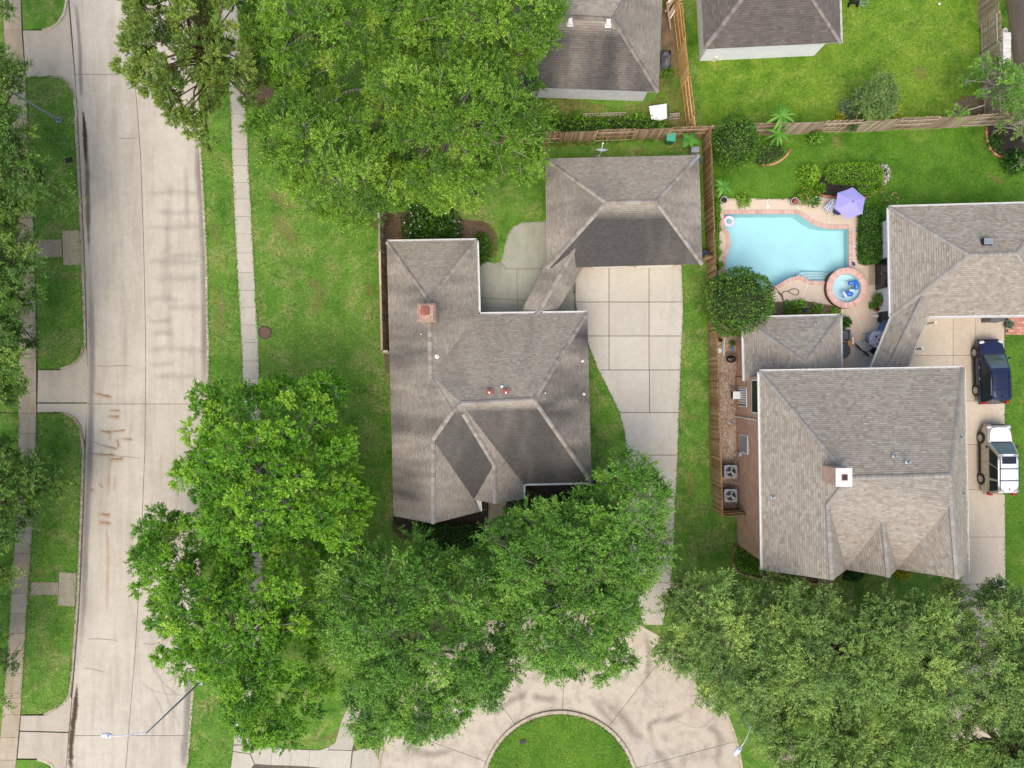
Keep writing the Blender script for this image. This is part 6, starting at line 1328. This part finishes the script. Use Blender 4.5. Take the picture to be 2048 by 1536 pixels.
# satellite dish on the garage
x, y, z = P(1197, 318, 2.85); z = 2.85; ds = thing('satellite_dish', 'white satellite dish on a tripod at the garage eave', 'satellite dish', (x, y, z))
mk('mast', G().tube([(0, 0, 0), (0, .1, .9), (.06, .1, 1.15)], .03, 8), M['galv'], ds, True)
for a, b in ((-.45, -.1), (.1, -.35)): mk('strut', G().tube([(0, .08, .75), (a, b, .0)], .018, 6), M['galv'], ds, True)
V = []; F = []; m, nn_ = 6, 24
for i in range(m + 1):
    for k in range(nn_):
        r = i / m; a = 2 * math.pi * k / nn_; V.append((.42 * r * math.cos(a), .38 * r * math.sin(a), .10 * r * r))
for i in range(m):
    for k in range(nn_): F.append((i * nn_ + k, i * nn_ + (k + 1) % nn_, (i + 1) * nn_ + (k + 1) % nn_, (i + 1) * nn_ + k))
d_ = mk('reflector', G().add(V, F), M['white'], ds, True, True); d_.location = (.06, .14, 1.15); d_.rotation_euler = (math.radians(-62), 0, 0)
mk('feed_arm', G().tube([(.06, .1, 1.0), (.1, .45, 1.1), (.12, .62, 1.35)], .022, 6), M['white'], ds, True); mk('feed_horn', G().tube([(.12, .62, 1.35), (.12, .56, 1.42)], .05, 8), M['white'], ds, True)
# green wheelie bin
x, y, _ = P(1336, 283); wb = thing('wheelie_bin', 'green wheeled bin in front of the back fence', 'bin', (x, y, 0), -.12)
V = [(-.22, -.24, .02), (.22, -.24, .02), (.22, .22, .02), (-.22, .22, .02), (-.31, -.33, 1.0), (.31, -.33, 1.0), (.31, .33, 1.0), (-.31, .33, 1.0)]
mk('body', G().add(V, [(0, 3, 2, 1), (0, 1, 5, 4), (1, 2, 6, 5), (2, 3, 7, 6), (3, 0, 4, 7)]), M['bin'], wb, True); mk('lid', G().box((0, 0, 1.03), (.66, .7, .06), 0, .96).box((0, 0, 1.07), (.44, .46, .05), 0, .9), M['binlid'], wb, True); mk('handle', G().tube([(-.26, .36, 1.0), (-.26, .42, 1.0), (.26, .42, 1.0), (.26, .36, 1.0)], .018, 6), M['bin'], wb, True)
for k in (-1, 1): mk('wheel', G().tube([(k * .2, .26, .12), (k * .28, .26, .12)], .12, 14), M['rubber'], wb, True)
x, y, _ = P(1385, 306); o = mk('electrical_box', G().box((x, y, .35), (.5, .35, .7)).box((x, y, .72), (.56, .4, .05)), M['galv']); centre_origin(o); tag(o, 'grey utility box at the top right corner of the garage', 'box')
o = mk('blue_drum', G().lathe([(.001, 0), (.28, 0), (.3, .1), (.3, .7), (.26, .78), (.001, .78)], (*P(1405, 512)[:2], 0), 20), plain('slate_plastic', lin(70, 84, 104), .5)); centre_origin(o); tag(o, 'dark blue drum beside the lower right garage corner', 'drum')
o = mk('teal_bucket', G().lathe([(.001, 0), (.16, 0), (.19, .35), (.17, .35), (.15, .04), (.001, .04)], (*P(1403, 322)[:2], 0), 18), plain('teal_plastic', lin(96, 150, 130), .5)); centre_origin(o); tag(o, 'pale teal bucket between garage and side fence', 'bucket')
# yard behind: white board, blocks, tarp, lumber
o = mk('white_board', G().prism([P(a, b)[:2] for a, b in ((1295, 218), (1330, 213), (1331, 242), (1318, 246), (1300, 244))], .46, .5, True), M['white']); o.rotation_euler = (.0, 0, 0); centre_origin(o); tag(o, 'white board lying on the vines behind the back fence', 'board')
def block(x, y, z, rz, parent=None):
    """hollow concrete block with two cells"""
    return None
bv = G()
for sx_ in (-.19, 0, .19): bv.box((sx_, 0, .1), (.03 if sx_ else .035, .14, .2))
for sy_ in (-.083, .083): bv.box((0, sy_, .1), (.41, .03, .2))
bm = mesh_of('cell_block', bv.V, bv.F, M['apron'])
ordn = ('first', 'second', 'third', 'fourth', 'fifth', 'sixth', 'seventh')
for k in range(7):
    x, y, _ = P(1172 + k * 12.2, 231.5 - k * .35); o = link('concrete_block', bm, None, (x, y, .0), (0, 0, .03)); tag(o, 'hollow concrete block in the row behind the back fence, %s from the left' % ordn[k], 'block', 'row of hollow concrete blocks')
for k, (a, b, z) in enumerate(((1342, 237, 0), (1352, 237, 0), (1344, 234, .21), (1351, 233, .21))):
    x, y, _ = P(a, b); o = link('concrete_block', bm, None, (x, y, z), (0, 0, .1)); tag(o, 'hollow concrete block by the white board, %s' % ('lower left of its pile', 'lower right of its pile', 'upper left of its pile', 'upper right of its pile')[k], 'block', 'block pile by the white board')
M['tarp'] = plain('grey_tarp', lin(92, 94, 98), .5, var=.2, scale=4)
V = []; F = []; x, y, _ = P(1330, 122)
for i in range(13):
    for k in range(17):
        a, b = i / 12 * 2 - 1, k / 16 * 2 - 1; e_ = max(0, 1 - (a * a + b * b)); V.append((x + a * .42, y + b * .75, .01 + .75 * e_ ** .5 * (.8 + .35 * mnoise.noise(Vector((a * 2, b * 3, 1.7)))) ))
for i in range(12):
    for k in range(16): F.append((i * 17 + k, (i + 1) * 17 + k, (i + 1) * 17 + k + 1, i * 17 + k + 1))
o = mk('tarp_heap', G().add(V, F), M['tarp'], smooth=True); centre_origin(o); tag(o, 'grey tarp covered heap beside the grey backyard house', 'tarp')
for lb, a, b, z0_, z1_, w, m in (('thick weathered plank in the scrap pile at the top edge', (1334, 38), (1354, 8), .3, .9, .2, 'lumber'), ('white painted plank in the scrap pile by the new fence', (1338, 42), (1358, 12), .3, 1.1, .09, 'white'), ('long plank leaning down from the scrap pile', (1328, 18), (1340, 62), .9, .2, .12, 'lumber'), ('upper plank of the scrap pile beside the eave', (1328, 30), (1350, 0), .4, .9, .14, 'lumber')):
    o = mk('scrap_plank', G().bar((*P(*a)[:2], z0_), (*P(*b)[:2], z1_), w, .06), M[m]); centre_origin(o); tag(o, lb, 'plank', 'scrap lumber pile')
x, y, _ = P(1338, 6); fr_ = thing('metal_frame', 'red and white metal frame in the scrap pile at the top edge', 'frame', (x, y, 0)); mk('frame', G().tube([(x - .3, y - .5, .4), (x - .2, y + .6, .8), (x + .5, y + .7, .8), (x + .3, y - .3, .4), (x - .3, y - .5, .4)], .05, 6), M['red_lens'], fr_); mk('panel', G().add([(x - .2, y - .3, .45), (x + .2, y - .2, .45), (x + .35, y + .5, .75), (x - .1, y + .5, .75)], [(0, 1, 2, 3)]), M['white'], fr_)
o = mk('standpipe', G().lathe([(.001, .6), (.16, .6), (.18, .55), (.18, 0)], (*P(1428, 119)[:2], 0), 14), M['cream']); centre_origin(o); tag(o, 'small tan cylinder at the foot of the white wall', 'cylinder')
# things on the back lawn
x, y, _ = P(1704, 4); sw = thing('garden_cart', 'dark garden cart cut by the top edge of the back lawn', 'cart', (x, y, 0)); mk('tray', G().box((x, y, .4), (.5, .6, .3)), M['black'], sw)
for a in (-1, 1): mk('wheel', G().tube([(x + a * .28, y - .3, .16), (x + a * .34, y - .3, .16)], .16, 14), M['rubber'], sw)
mk('handle', G().tube([(x - .2, y + .3, .5), (x - .2, y + .8, .9), (x + .2, y + .8, .9), (x + .2, y + .3, .5)], .02, 6), M['galv'], sw)
x, y, _ = P(1727, 6); o = mk('wire_hoop', G().tube([(x + .28 * math.cos(i * .314), y + .28 * math.sin(i * .314), .1) for i in range(21)], .02, 6).tube([(x - .28, y, .1), (x + .28, y, .1)], .015, 5), M['galv']); centre_origin(o); tag(o, 'round wire hoop beside the cart on the back lawn', 'hoop')
o = mk('white_ball', G().ball((*P(1877, 9)[:2], .09), .09, 12, 8), M['white'], smooth=True); centre_origin(o); tag(o, 'small white ball on the back lawn', 'ball')
for k in range(8):
    x, y, _ = P(2006, 74 + k * 8.0)
    o = mk('white_block', G().box((x, y, .2 + .02 * (k % 2)), (.56, .27, .4)), M['stucco']); centre_origin(o); tag(o, 'white block in the stack beyond the right fence, %s from the top' % ('first', 'second', 'third', 'fourth', 'fifth', 'sixth', 'seventh', 'eighth')[k], 'block', 'white blocks beyond the fence')
x, y, _ = P(2003, 66); o = mk('white_bucket', G().lathe([(.001, 0), (.15, 0), (.18, .4), (.16, .4), (.14, .05), (.001, .05)], (x, y, 0), 16), M['white']); centre_origin(o); tag(o, 'white bucket at the top of the white block stack', 'bucket')
# brick edging of beds
eb = G().box((0, 0, .06), (.27, .13, .12)); eb = mesh_of('edging_brick', eb.V, eb.F, M['edging'])
def edging(label, pts, step=.29, me=eb):
    q = [Vector(P(a, b)[:2]) for a, b in smooth_poly(pts, 8, False)]; root = thing('bed_edging', label, 'edging', (q[0].x, q[0].y, 0)); acc = 0; nxt = step / 2
    for a, b in zip(q, q[1:]):
        L = (b - a).length
        while acc + L >= nxt:
            p = a + (b - a) * ((nxt - acc) / L); d = b - a; link('edging_brick', me, root, (p.x - q[0].x, p.y - q[0].y, random.uniform(-.01, .01)), (0, 0, math.atan2(d.y, d.x) + random.uniform(-.06, .06))); nxt += step
        acc += L
edging('brick edging curving round the bed at the right edge', [(1971, 254), (1972, 275), (1979, 298), (1997, 313), (2030, 318), (2060, 318)])
edging('brick edging on the pool side of the island bed', [(1633, 381), (1642, 391), (1660, 394), (1690, 396)])
edging('brick edging at the right tip of the island bed', [(1728, 396), (1745, 388), (1762, 376)])
edging('brick edging around the yellow green corner shrub', [(1474, 1088), (1465, 1110), (1471, 1138), (1500, 1154), (1560, 1164), (1640, 1168)])
edging('brick edging below the olive ground cover mound', [(1520, 332), (1548, 328), (1570, 314), (1580, 298)])
stn = G().box((0, 0, .08), (.24, .15, .16), 0, .8); stn = mesh_of('edging_stone', stn.V, stn.F, M['apron'])
edging('pale stones edging the corner bed of the back lawn', [(1912, 206), (1907, 220), (1904, 235)], .34, stn)
edging('curved stone edging seen through a gap in the top yard trees', [(672, 208), (676, 196), (690, 187), (715, 180), (735, 184)], .26, stn)
# iron gate at the courtyard
x0, y0, _ = P(1148, 570); x1, y1, _ = P(1148, 627); ig = thing('iron_gate', 'dark iron gate between courtyard patio and driveway', 'gate', (x0, y0, 0))
for z in (.2, 1.1): mk('rail', G().bar((x0, y0, z), (x1, y1, z), .03, .03), M['iron'], ig)
for k in range(15): y = y0 + (y1 - y0) * k / 14; mk('bar', G().cyl((x0, y, .05), .012, 1.2, 6), M['iron'], ig)
x, y, _ = P(1146, 588); mk('latch', G().box((x, y, .9), (.1, .12, .16)), M['iron'], ig)
# street furniture
def disc(label, px, py, r, mat, name='manhole_cover', cat='manhole', z=.004, sq=0.0):
    x, y, _ = P(px, py); c = thing(name, label, cat, (x, y, z), .2)
    if sq: mk('lid', G().box((0, 0, .02), (sq, sq * .62, .04)), mat, c, True); mk('rim', G().box((0, 0, .01), (sq * 1.12, sq * .75, .03)), M['iron'], c, True)
    else:
        mk('rim', G().lathe([(r * 1.12, 0), (r * 1.12, .03), (r, .035), (r, .02)], (0, 0, 0), 32), M['iron'], c, True); mk('lid', G().lathe([(r, .02), (r * .95, .032), (r * .5, .03), (r * .45, .034), (.001, .034)], (0, 0, 0), 32), mat, c, True)
disc('round brown manhole cover in the street lawn', 530, 665, .42, plain('rusty_cast_iron', lin(112, 84, 66), .8, var=.25, scale=8))
disc('small dark meter lid in the verge near the leaning lamp post', 138, 320, 0, M['iron'], 'meter_lid', 'lid', sq=.45); disc('small dark meter lid in the verge right of the small round tree', 146, 967, 0, M['iron'], 'meter_lid', 'lid', sq=.42); disc('dark square lid in the roundabout grass', 1046, 1483, 0, M['iron'], 'meter_lid', 'lid', sq=.42)
def lamp(label, base_px, head_dir, h, arm, name='street_lamp'):
    x, y, _ = P(*base_px); o = thing(name, label, 'street lamp', (x, y, 0)); d = Vector((math.cos(head_dir), math.sin(head_dir), 0))
    mk('pole', G().tube([(0, 0, 0), (0, 0, .5), (0, 0, h)], [.11, .075, .045], 10), M['lampgrey'], o, True, True); pts = [Vector((0, 0, h - .15)), d * arm * .3 + Vector((0, 0, h + .15)), d * arm * .7 + Vector((0, 0, h + .38)), d * arm + Vector((0, 0, h + .4))]
    mk('arm', G().tube(smooth_poly([tuple(p) for p in pts], 4, False), .03, 8), M['lampwhite'], o, True, True)
    hd = d * (arm + .3) + Vector((0, 0, h + .4)); g = G().ball((0, 0, 0), (.36, .17, .11), 14, 8)
    c = mk('lamp_head', g, M['lampwhite'], o, True, True); c.location = hd; c.rotation_euler = (0, 0, head_dir)
    mk('photocell', G().cyl((hd.x - d.x * .15, hd.y - d.y * .15, hd.z + .11), .06, .08, 10), M['galv'], o, True)
    mk('base_plate', G().box((0, 0, .03), (.4, .4, .06)), M['lampgrey'], o, True)
lamp('tall grey street lamp arching over the street at the lower left', (400, 1364), math.radians(178), 7.2, 1.9)
lamp('grey lamp post leaning out of the street tree at the upper left', (118, 240), math.radians(200), 7.2, 1.5)
lamp('street lamp among the oaks at the edge of the turning circle', (1438, 1362), math.radians(232), 6.6, 1.3)
hx, hy, _ = P(552, 228); hy_ = thing('fire_hydrant', 'red fire hydrant half hidden under the top yard trees', 'hydrant', (hx, hy, 0)); M['hydrant'] = plain('red_orange_paint', lin(206, 66, 34), .5, var=.1)
mk('barrel', G().lathe([(.18, 0), (.18, .06), (.13, .08), (.13, .55), (.17, .57), (.17, .62), (.12, .74), (.05, .8), (.001, .82)], (hx, hy, 0), 18), M['hydrant'], hy_, smooth=True); mk('band', G().lathe([(.135, .4), (.14, .42), (.14, .47), (.135, .49)], (hx, hy, 0), 18), M['white'], hy_)
for a in (0, math.pi, 1.57): mk('nozzle', G().tube([(hx, hy, .45), (hx + .22 * math.cos(a), hy + .22 * math.sin(a), .45)], .06, 10), M['hydrant'], hy_)
o = mk('utility_flag', G().tube([(*P(588, 190)[:2], 0), (*P(588, 190)[:2], .8)], .02, 6).box((*P(589, 188)[:2], .75), (.35, .25, .12)), M['hydrant']); centre_origin(o); tag(o, 'orange marker in the shade under the top yard trees', 'marker')
x, y, _ = P(1990, 637, .6); o = thing('covered_grill', 'dark covered grill below the neighbour garage gutter', 'grill', (x, y, 0)); mk('cover', G().box((0, 0, .45), (1.15, .45, .9), 0, .88), M['tarp'], o, True); mk('hem', G().box((0, 0, .03), (1.18, .48, .06)), M['black'], o, True)

# ------------------------------------------------------------------ cars
def suv(name, label, cx_, cy_, rz, L, Wd, Hr, paint, side_paint, rails, yb=.52, yr=.07, sunroof=False, rim=M['chrome']):
    """local frame: +y front, x right, z up"""
    o = thing(name, label, 'car', (cx_, cy_, .022), rz)
    h = L / 2; w = Wd / 2; belt = Hr * .60; hood = Hr * .565
    # lower body: stations from rear to front, ring of the half section mirrored
    st = [(-h, .80, belt - .22, .42), (-h + .10, .93, belt - .05, .30), (-h + .5, .99, belt, .26), (-h * .35, 1.0, belt, .25), (h * .12, 1.0, belt - .01, .25), (h * yb - .1, .995, hood + .02, .25), (h * .68, .97, hood - .03, .26), (h - .36, .92, hood - .08, .28), (h - .14, .83, hood - .17, .32), (h - .03, .68, hood - .28, .38), (h, .5, hood - .38, .42)]
    V = []; F = []; prof = lambda k, zt, zb: [(-.94 * k, zb), (-1.0 * k, zb + .16), (-1.0 * k, zt - .30), (-.965 * k, zt - .10), (-.86 * k, zt - .01), (-.5 * k, zt + .025), (0, zt + .035)]
    for y, k, zt, zb in st:
        p = prof(k, zt, zb); ring = p + [(-x, z) for x, z in p[-2::-1]]
        V += [(x * w, y, z) for x, z in ring]
    m = 13
    for i in range(len(st) - 1):
        for k in range(m - 1): F.append((i * m + k, i * m + k + 1, (i + 1) * m + k + 1, (i + 1) * m + k))
        F.append((i * m + m - 1, i * m, (i + 1) * m, (i + 1) * m + m - 1))
    F += [tuple(range(m - 1, -1, -1)), tuple((len(st) - 1) * m + k for k in range(m))]
    b = mk('body', G().add(V, F), side_paint, o, True, True)
    # hood skin, same paint as the roof
    hv = []; hf = []; ys__ = [h * yb - .06, h * .66, h * .80, h - .20]; ks = [.80, .79, .75, .58]; zs = [hood + .052, hood + .03, hood - .015, hood - .055]
    for y, k, z in zip(ys__, ks, zs):
        for t in (-1, -.5, 0, .5, 1): hv.append((t * k * w, y - .05 * (t * t), z - .015 * t * t + .012))
    for i in range(3):
        for k in range(4): hf.append((i * 5 + k, i * 5 + k + 1, (i + 1) * 5 + k + 1, (i + 1) * 5 + k))
    mk('hood', G().add(hv, hf), paint, o, True, True)
    # cabin
    yb0, yb1 = -h + .06, h * yb; yr0, yr1 = -h + .32, h * yr; wb, wr_ = w * .93, w * .74
    B = [(-wb, yb0, belt - .03), (wb, yb0, belt - .03), (wb, yb1, belt - .04), (-wb, yb1, belt - .04)]; Tt = [(-wr_, yr0, Hr - .05), (wr_, yr0, Hr - .05), (wr_, yr1, Hr - .06), (-wr_, yr1, Hr - .06)]
    mk('cabin', G().add(B + Tt, [(0, 1, 5, 4), (1, 2, 6, 5), (2, 3, 7, 6), (3, 0, 4, 7), (4, 5, 6, 7)]), side_paint, o, True)
    rv = []; rf = []
    for i in range(7):
        t = i / 6; y = yr0 - .06 + (yr1 - yr0 + .10) * t; z = Hr - .03 + .035 * math.sin(math.pi * t) - (.05 if i in (0, 6) else 0); ww = wr_ * (1.03 if 0 < i < 6 else .93)
        for s in (-1, -.85, -.4, 0, .4, .85, 1): rv.append((s * ww, y, z - .06 * abs(s) ** 5 + .02 * (1 - s * s)))
    for i in range(6):
        for k in range(6): rf.append((i * 7 + k, i * 7 + k + 1, (i + 1) * 7 + k + 1, (i + 1) * 7 + k))
    mk('roof_panel', G().add(rv, rf), paint, o, True, True)
    def quad_on(a, b_, c, d, u0, u1, v0, v1, off, nrm):
        P_ = lambda u, v: (Vector(a).lerp(Vector(b_), u)).lerp(Vector(d).lerp(Vector(c), u), v) + Vector(nrm) * off
        return [P_(u0, v0), P_(u1, v0), P_(u1, v1), P_(u0, v1)]
    def pane(name_, corners, u0, u1, v0, v1, nrm, mat, off=.012):
        q = quad_on(*corners, u0, u1, v0, v1, off, nrm); r = quad_on(*corners, u0, u1, v0, v1, off - .02, nrm)
        mk(name_, G().add(q + r, [(0, 1, 2, 3), (0, 4, 5, 1), (1, 5, 6, 2), (2, 6, 7, 3), (3, 7, 4, 0)]), mat, o, True)
    pane('windshield', (B[3], B[2], Tt[2], Tt[3]), .06, .94, .04, .95, (0, .6, .8), M['windshield'])
    pane('rear_window', (B[1], B[0], Tt[0], Tt[1]), .08, .92, .30, .93, (0, -.8, .5), M['glass'])
    for s, cs in ((-1, (B[0], B[3], Tt[3], Tt[0])), (1, (B[1], B[2], Tt[2], Tt[1]))):
        for u0, u1 in ((.05, .27), (.32, .60), (.62, .93)): pane('side_window', cs, u0, u1, .10, .92, (s * .9, 0, .4), M['glass'])
    # wheels
    for sx_ in (-1, 1):
        for y in (h * .60, -h * .58):
            mk('wheel_arch', G().tube([(sx_ * (w - .10), y, .40), (sx_ * (w + .006), y, .40)], .43, 24), M['black'], o, True)
            wl = mk('wheel', G().tube([(sx_ * (w - .2), y, .37), (sx_ * (w - .02), y, .37), (sx_ * (w + .03), y, .37)], [.37, .37, .345], 26), M['rubber'], o, True)
            mk('rim', G().tube([(sx_ * (w + .0), y, .37), (sx_ * (w + .036), y, .37)], .245, 22), rim, wl, True)
            for k in range(5):
                a = k * 1.257 + .3; mk('rim_slot', G().tube([(sx_ * (w + .02), y + .15 * math.cos(a), .37 + .15 * math.sin(a)), (sx_ * (w + .039), y + .15 * math.cos(a), .37 + .15 * math.sin(a))], .048, 7), M['black'], wl, True)
        mk('mirror', G().ball((sx_ * (w + .10), h * (yb - .12), belt + .08), (.13, .08, .08), 10, 6), M['black'] if sx_ else paint, o, True, True)
        mk('headlight', G().ball((sx_ * w * .70, h - .20, hood - .17), (.20, .13, .085), 12, 6), M['lens'], o, True, True)
        
        for y in (h * .30, -h * .06, -h * .44): mk('door_seam', G().box((sx_ * (w - .004), y, (belt + .3) / 2 + .02), (.012, .014, belt - .45)), M['black'], o, True)
        mk('taillight', G().box((sx_ * w * .84, -h + .06, belt - .06), (.20, .16, .34)), M['red_lens'], o, True)
        mk('running_board', G().box((sx_ * (w - .02), .02, .30), (.14, h * .82, .05)), M['black'], o, True)
        for y in (h * .13, -h * .22): mk('door_handle', G().box((sx_ * (w + .008), y, belt - .17), (.03, .17, .035)), M['chrome'], o, True)
        mk('roof_rail', G().tube([(sx_ * wr_ * .90, yr0 + .12, Hr - .02), (sx_ * wr_ * .90, yr0 + .2, Hr + .055), (sx_ * wr_ * .90, yr1 - .25, Hr + .055), (sx_ * wr_ * .90, yr1 - .15, Hr - .01)], .024, 6), rails, o, True)
    for y in (yr0 + (yr1 - yr0) * .30, yr0 + (yr1 - yr0) * .62): mk('cross_bar', G().bar((-wr_ * .9, y, Hr + .06), (wr_ * .9, y, Hr + .06), .05, .025), M['black'], o, True)
    mk('grille', G().box((0, h - .02, hood - .26), (w * .9, .06, .16)), M['black'], o, True); mk('front_bumper', G().box((0, h - .06, .45), (w * 1.5, .16, .22)), side_paint, o, True); mk('rear_bumper', G().box((0, -h + .02, .48), (w * 1.7, .14, .22)), side_paint, o, True)
    mk('wiper_cowl', G().bar((-w * .74, h * yb + .01, hood + .06), (w * .74, h * yb + .01, hood + .06), .10, .02), M['black'], o, True)
    if sunroof: mk('sunroof', G().box((0, yr1 - .38, Hr + .02), (wr_ * 1.35, .5, .02)), M['glass'], o, True)
    mk('antenna_fin', G().bar((0, yr0 + .25, Hr + .02), (0, yr0 + .1, Hr + .07), .03, .05), M['black'], o, True)
    return o
suv('blue_suv', 'dark blue sport utility car parked on the tan driveway', 34.0, .9, math.radians(2.0), 4.55, 1.86, 1.68, M['blue_paint'], M['blue_paint'], M['black'])
suv('white_suv', 'white sport utility car with roof rails and sunroof', 34.42, -5.32, math.radians(.5), 4.95, 1.92, 1.86, M['white_paint'], M['lit_flank'], M['black'], .49, .17, sunroof=True)
# ------------------------------------------------------------------ grass blades: ragged edges and grain of the turf
LM['blade'] = leaf_mat('grass_blade', [(0, lin(62, 100, 28)), (.35, lin(96, 136, 46)), (.7, lin(136, 160, 66)), (.9, lin(178, 172, 104)), (1, lin(206, 190, 132))], .15, .7)
EP = []
def fringe(pts, dens=46, both=.05):
    q = np.array(P2(pts))
    for a, b in zip(q[:-1], q[1:]):
        L = np.hypot(*(b - a)); n = int(L * dens)
        if n < 1 or np.abs((a + b) / 2)[0] > 44 or np.abs((a + b) / 2)[1] > 34: continue
        p = a + (b - a) * rng.random((n, 1)); EP.append(p + rng.normal(0, both, p.shape))
for tab in (SL, SR): fringe([(interp(tab, y), y) for y in range(-20, 1480, 20)])
for tab in (WL, WR): fringe([(interp(tab, y), y) for y in list(range(160, 735, 20))]); fringe([(interp(tab, y), y) for y in range(830, 1425, 20)])
fringe([(interp(XR, y) + 6, y) for y in range(-20, 1560, 20)])
fringe([(west_x(y) - 1, y) for y in range(240, 661, 20)]); fringe([(west_x(y) - 1, y) for y in range(900, 1361, 20)])
fringe([(x, y) for y, x in dl if y > 660]); fringe([(x, y) for y, x in dr])
fringe([(2010, y) for y in range(670, 1200, 20)], 30); fringe(isl + isl[:1])
fringe([(1011, 488), (1016, 468), (1026, 453), (1042, 445), (1062, 443), (1090, 443)]); fringe([(1441, 397), (1590, 398), (1662, 393)])
for q in (WB, WC): fringe(q[:5], 50); fringe(q[-10:-6], 50)
TP = []
def turf(poly, dens):
    w = P2(poly); xs = [p[0] for p in w]; ys_ = [p[1] for p in w]; n = int(abs(area2(w)) / 2 * dens * 1.0)
    X = rng.uniform(min(xs), max(xs), n * 3); Y = rng.uniform(min(ys_), max(ys_), n * 3); ok_ = in_poly(w, X, Y); TP.append(np.stack([X[ok_][:n], Y[ok_][:n]], 1))
turf([(405, 290), (462, 300), (482, 760), (415, 790)], 120); turf([(500, 300), (520, 250), (765, 450), (782, 1000), (740, 1110), (700, 780), (520, 760)], 90)
turf([(1368, 545), (1412, 545), (1425, 1020), (1470, 1100), (1350, 1150), (1360, 830)], 90); turf(WB, 90); turf(WC, 90)
turf([(1400, 130), (1680, 130), (1690, 0), (1955, 0), (1965, 245), (1430, 268)], 70); turf([(1520, 340), (1600, 320), (1965, 262), (2060, 330), (2060, 400), (1790, 405), (1650, 320)], 70)
turf(isl, 60); turf([(2014, 675), (2070, 675), (2070, 1180), (2014, 1180)], 70); turf([(378, 1350), (466, 1400), (462, 1536), (372, 1536)], 80)
E_ = np.concatenate(EP); T_ = np.concatenate(TP)
pts = np.concatenate([np.column_stack([E_, np.full(len(E_), .022)]), np.column_stack([T_, np.full(len(T_), .012)])])
dirs = rng.normal(0, 1, pts.shape); dirs[:, 2] = rng.uniform(.05, .5, len(pts)); nrm = np.tile([0, 0, 1.0], (len(pts), 1)) + rng.normal(0, .3, pts.shape)
tn = np.array([mnoise.noise(Vector((float(a) * .5, float(b) * .5, 4.0))) for a, b in pts[:, :2]])
tint_ = rng.normal(.42, .24, len(pts)) + .35 * tn; tint_ = np.where(pts[:, 0] > 13, np.minimum(tint_ * .75, rng.uniform(.2, .62, len(pts))), tint_)
me = leaves_mesh('grass', pts, dirs, nrm, rng.uniform(.07, .15, len(pts)), rng.uniform(.03, .06, len(pts)), tint_, LM['blade'])
tag(link('grass', me), 'short grass blades on the lawns and along path edges', 'grass', kind='stuff')
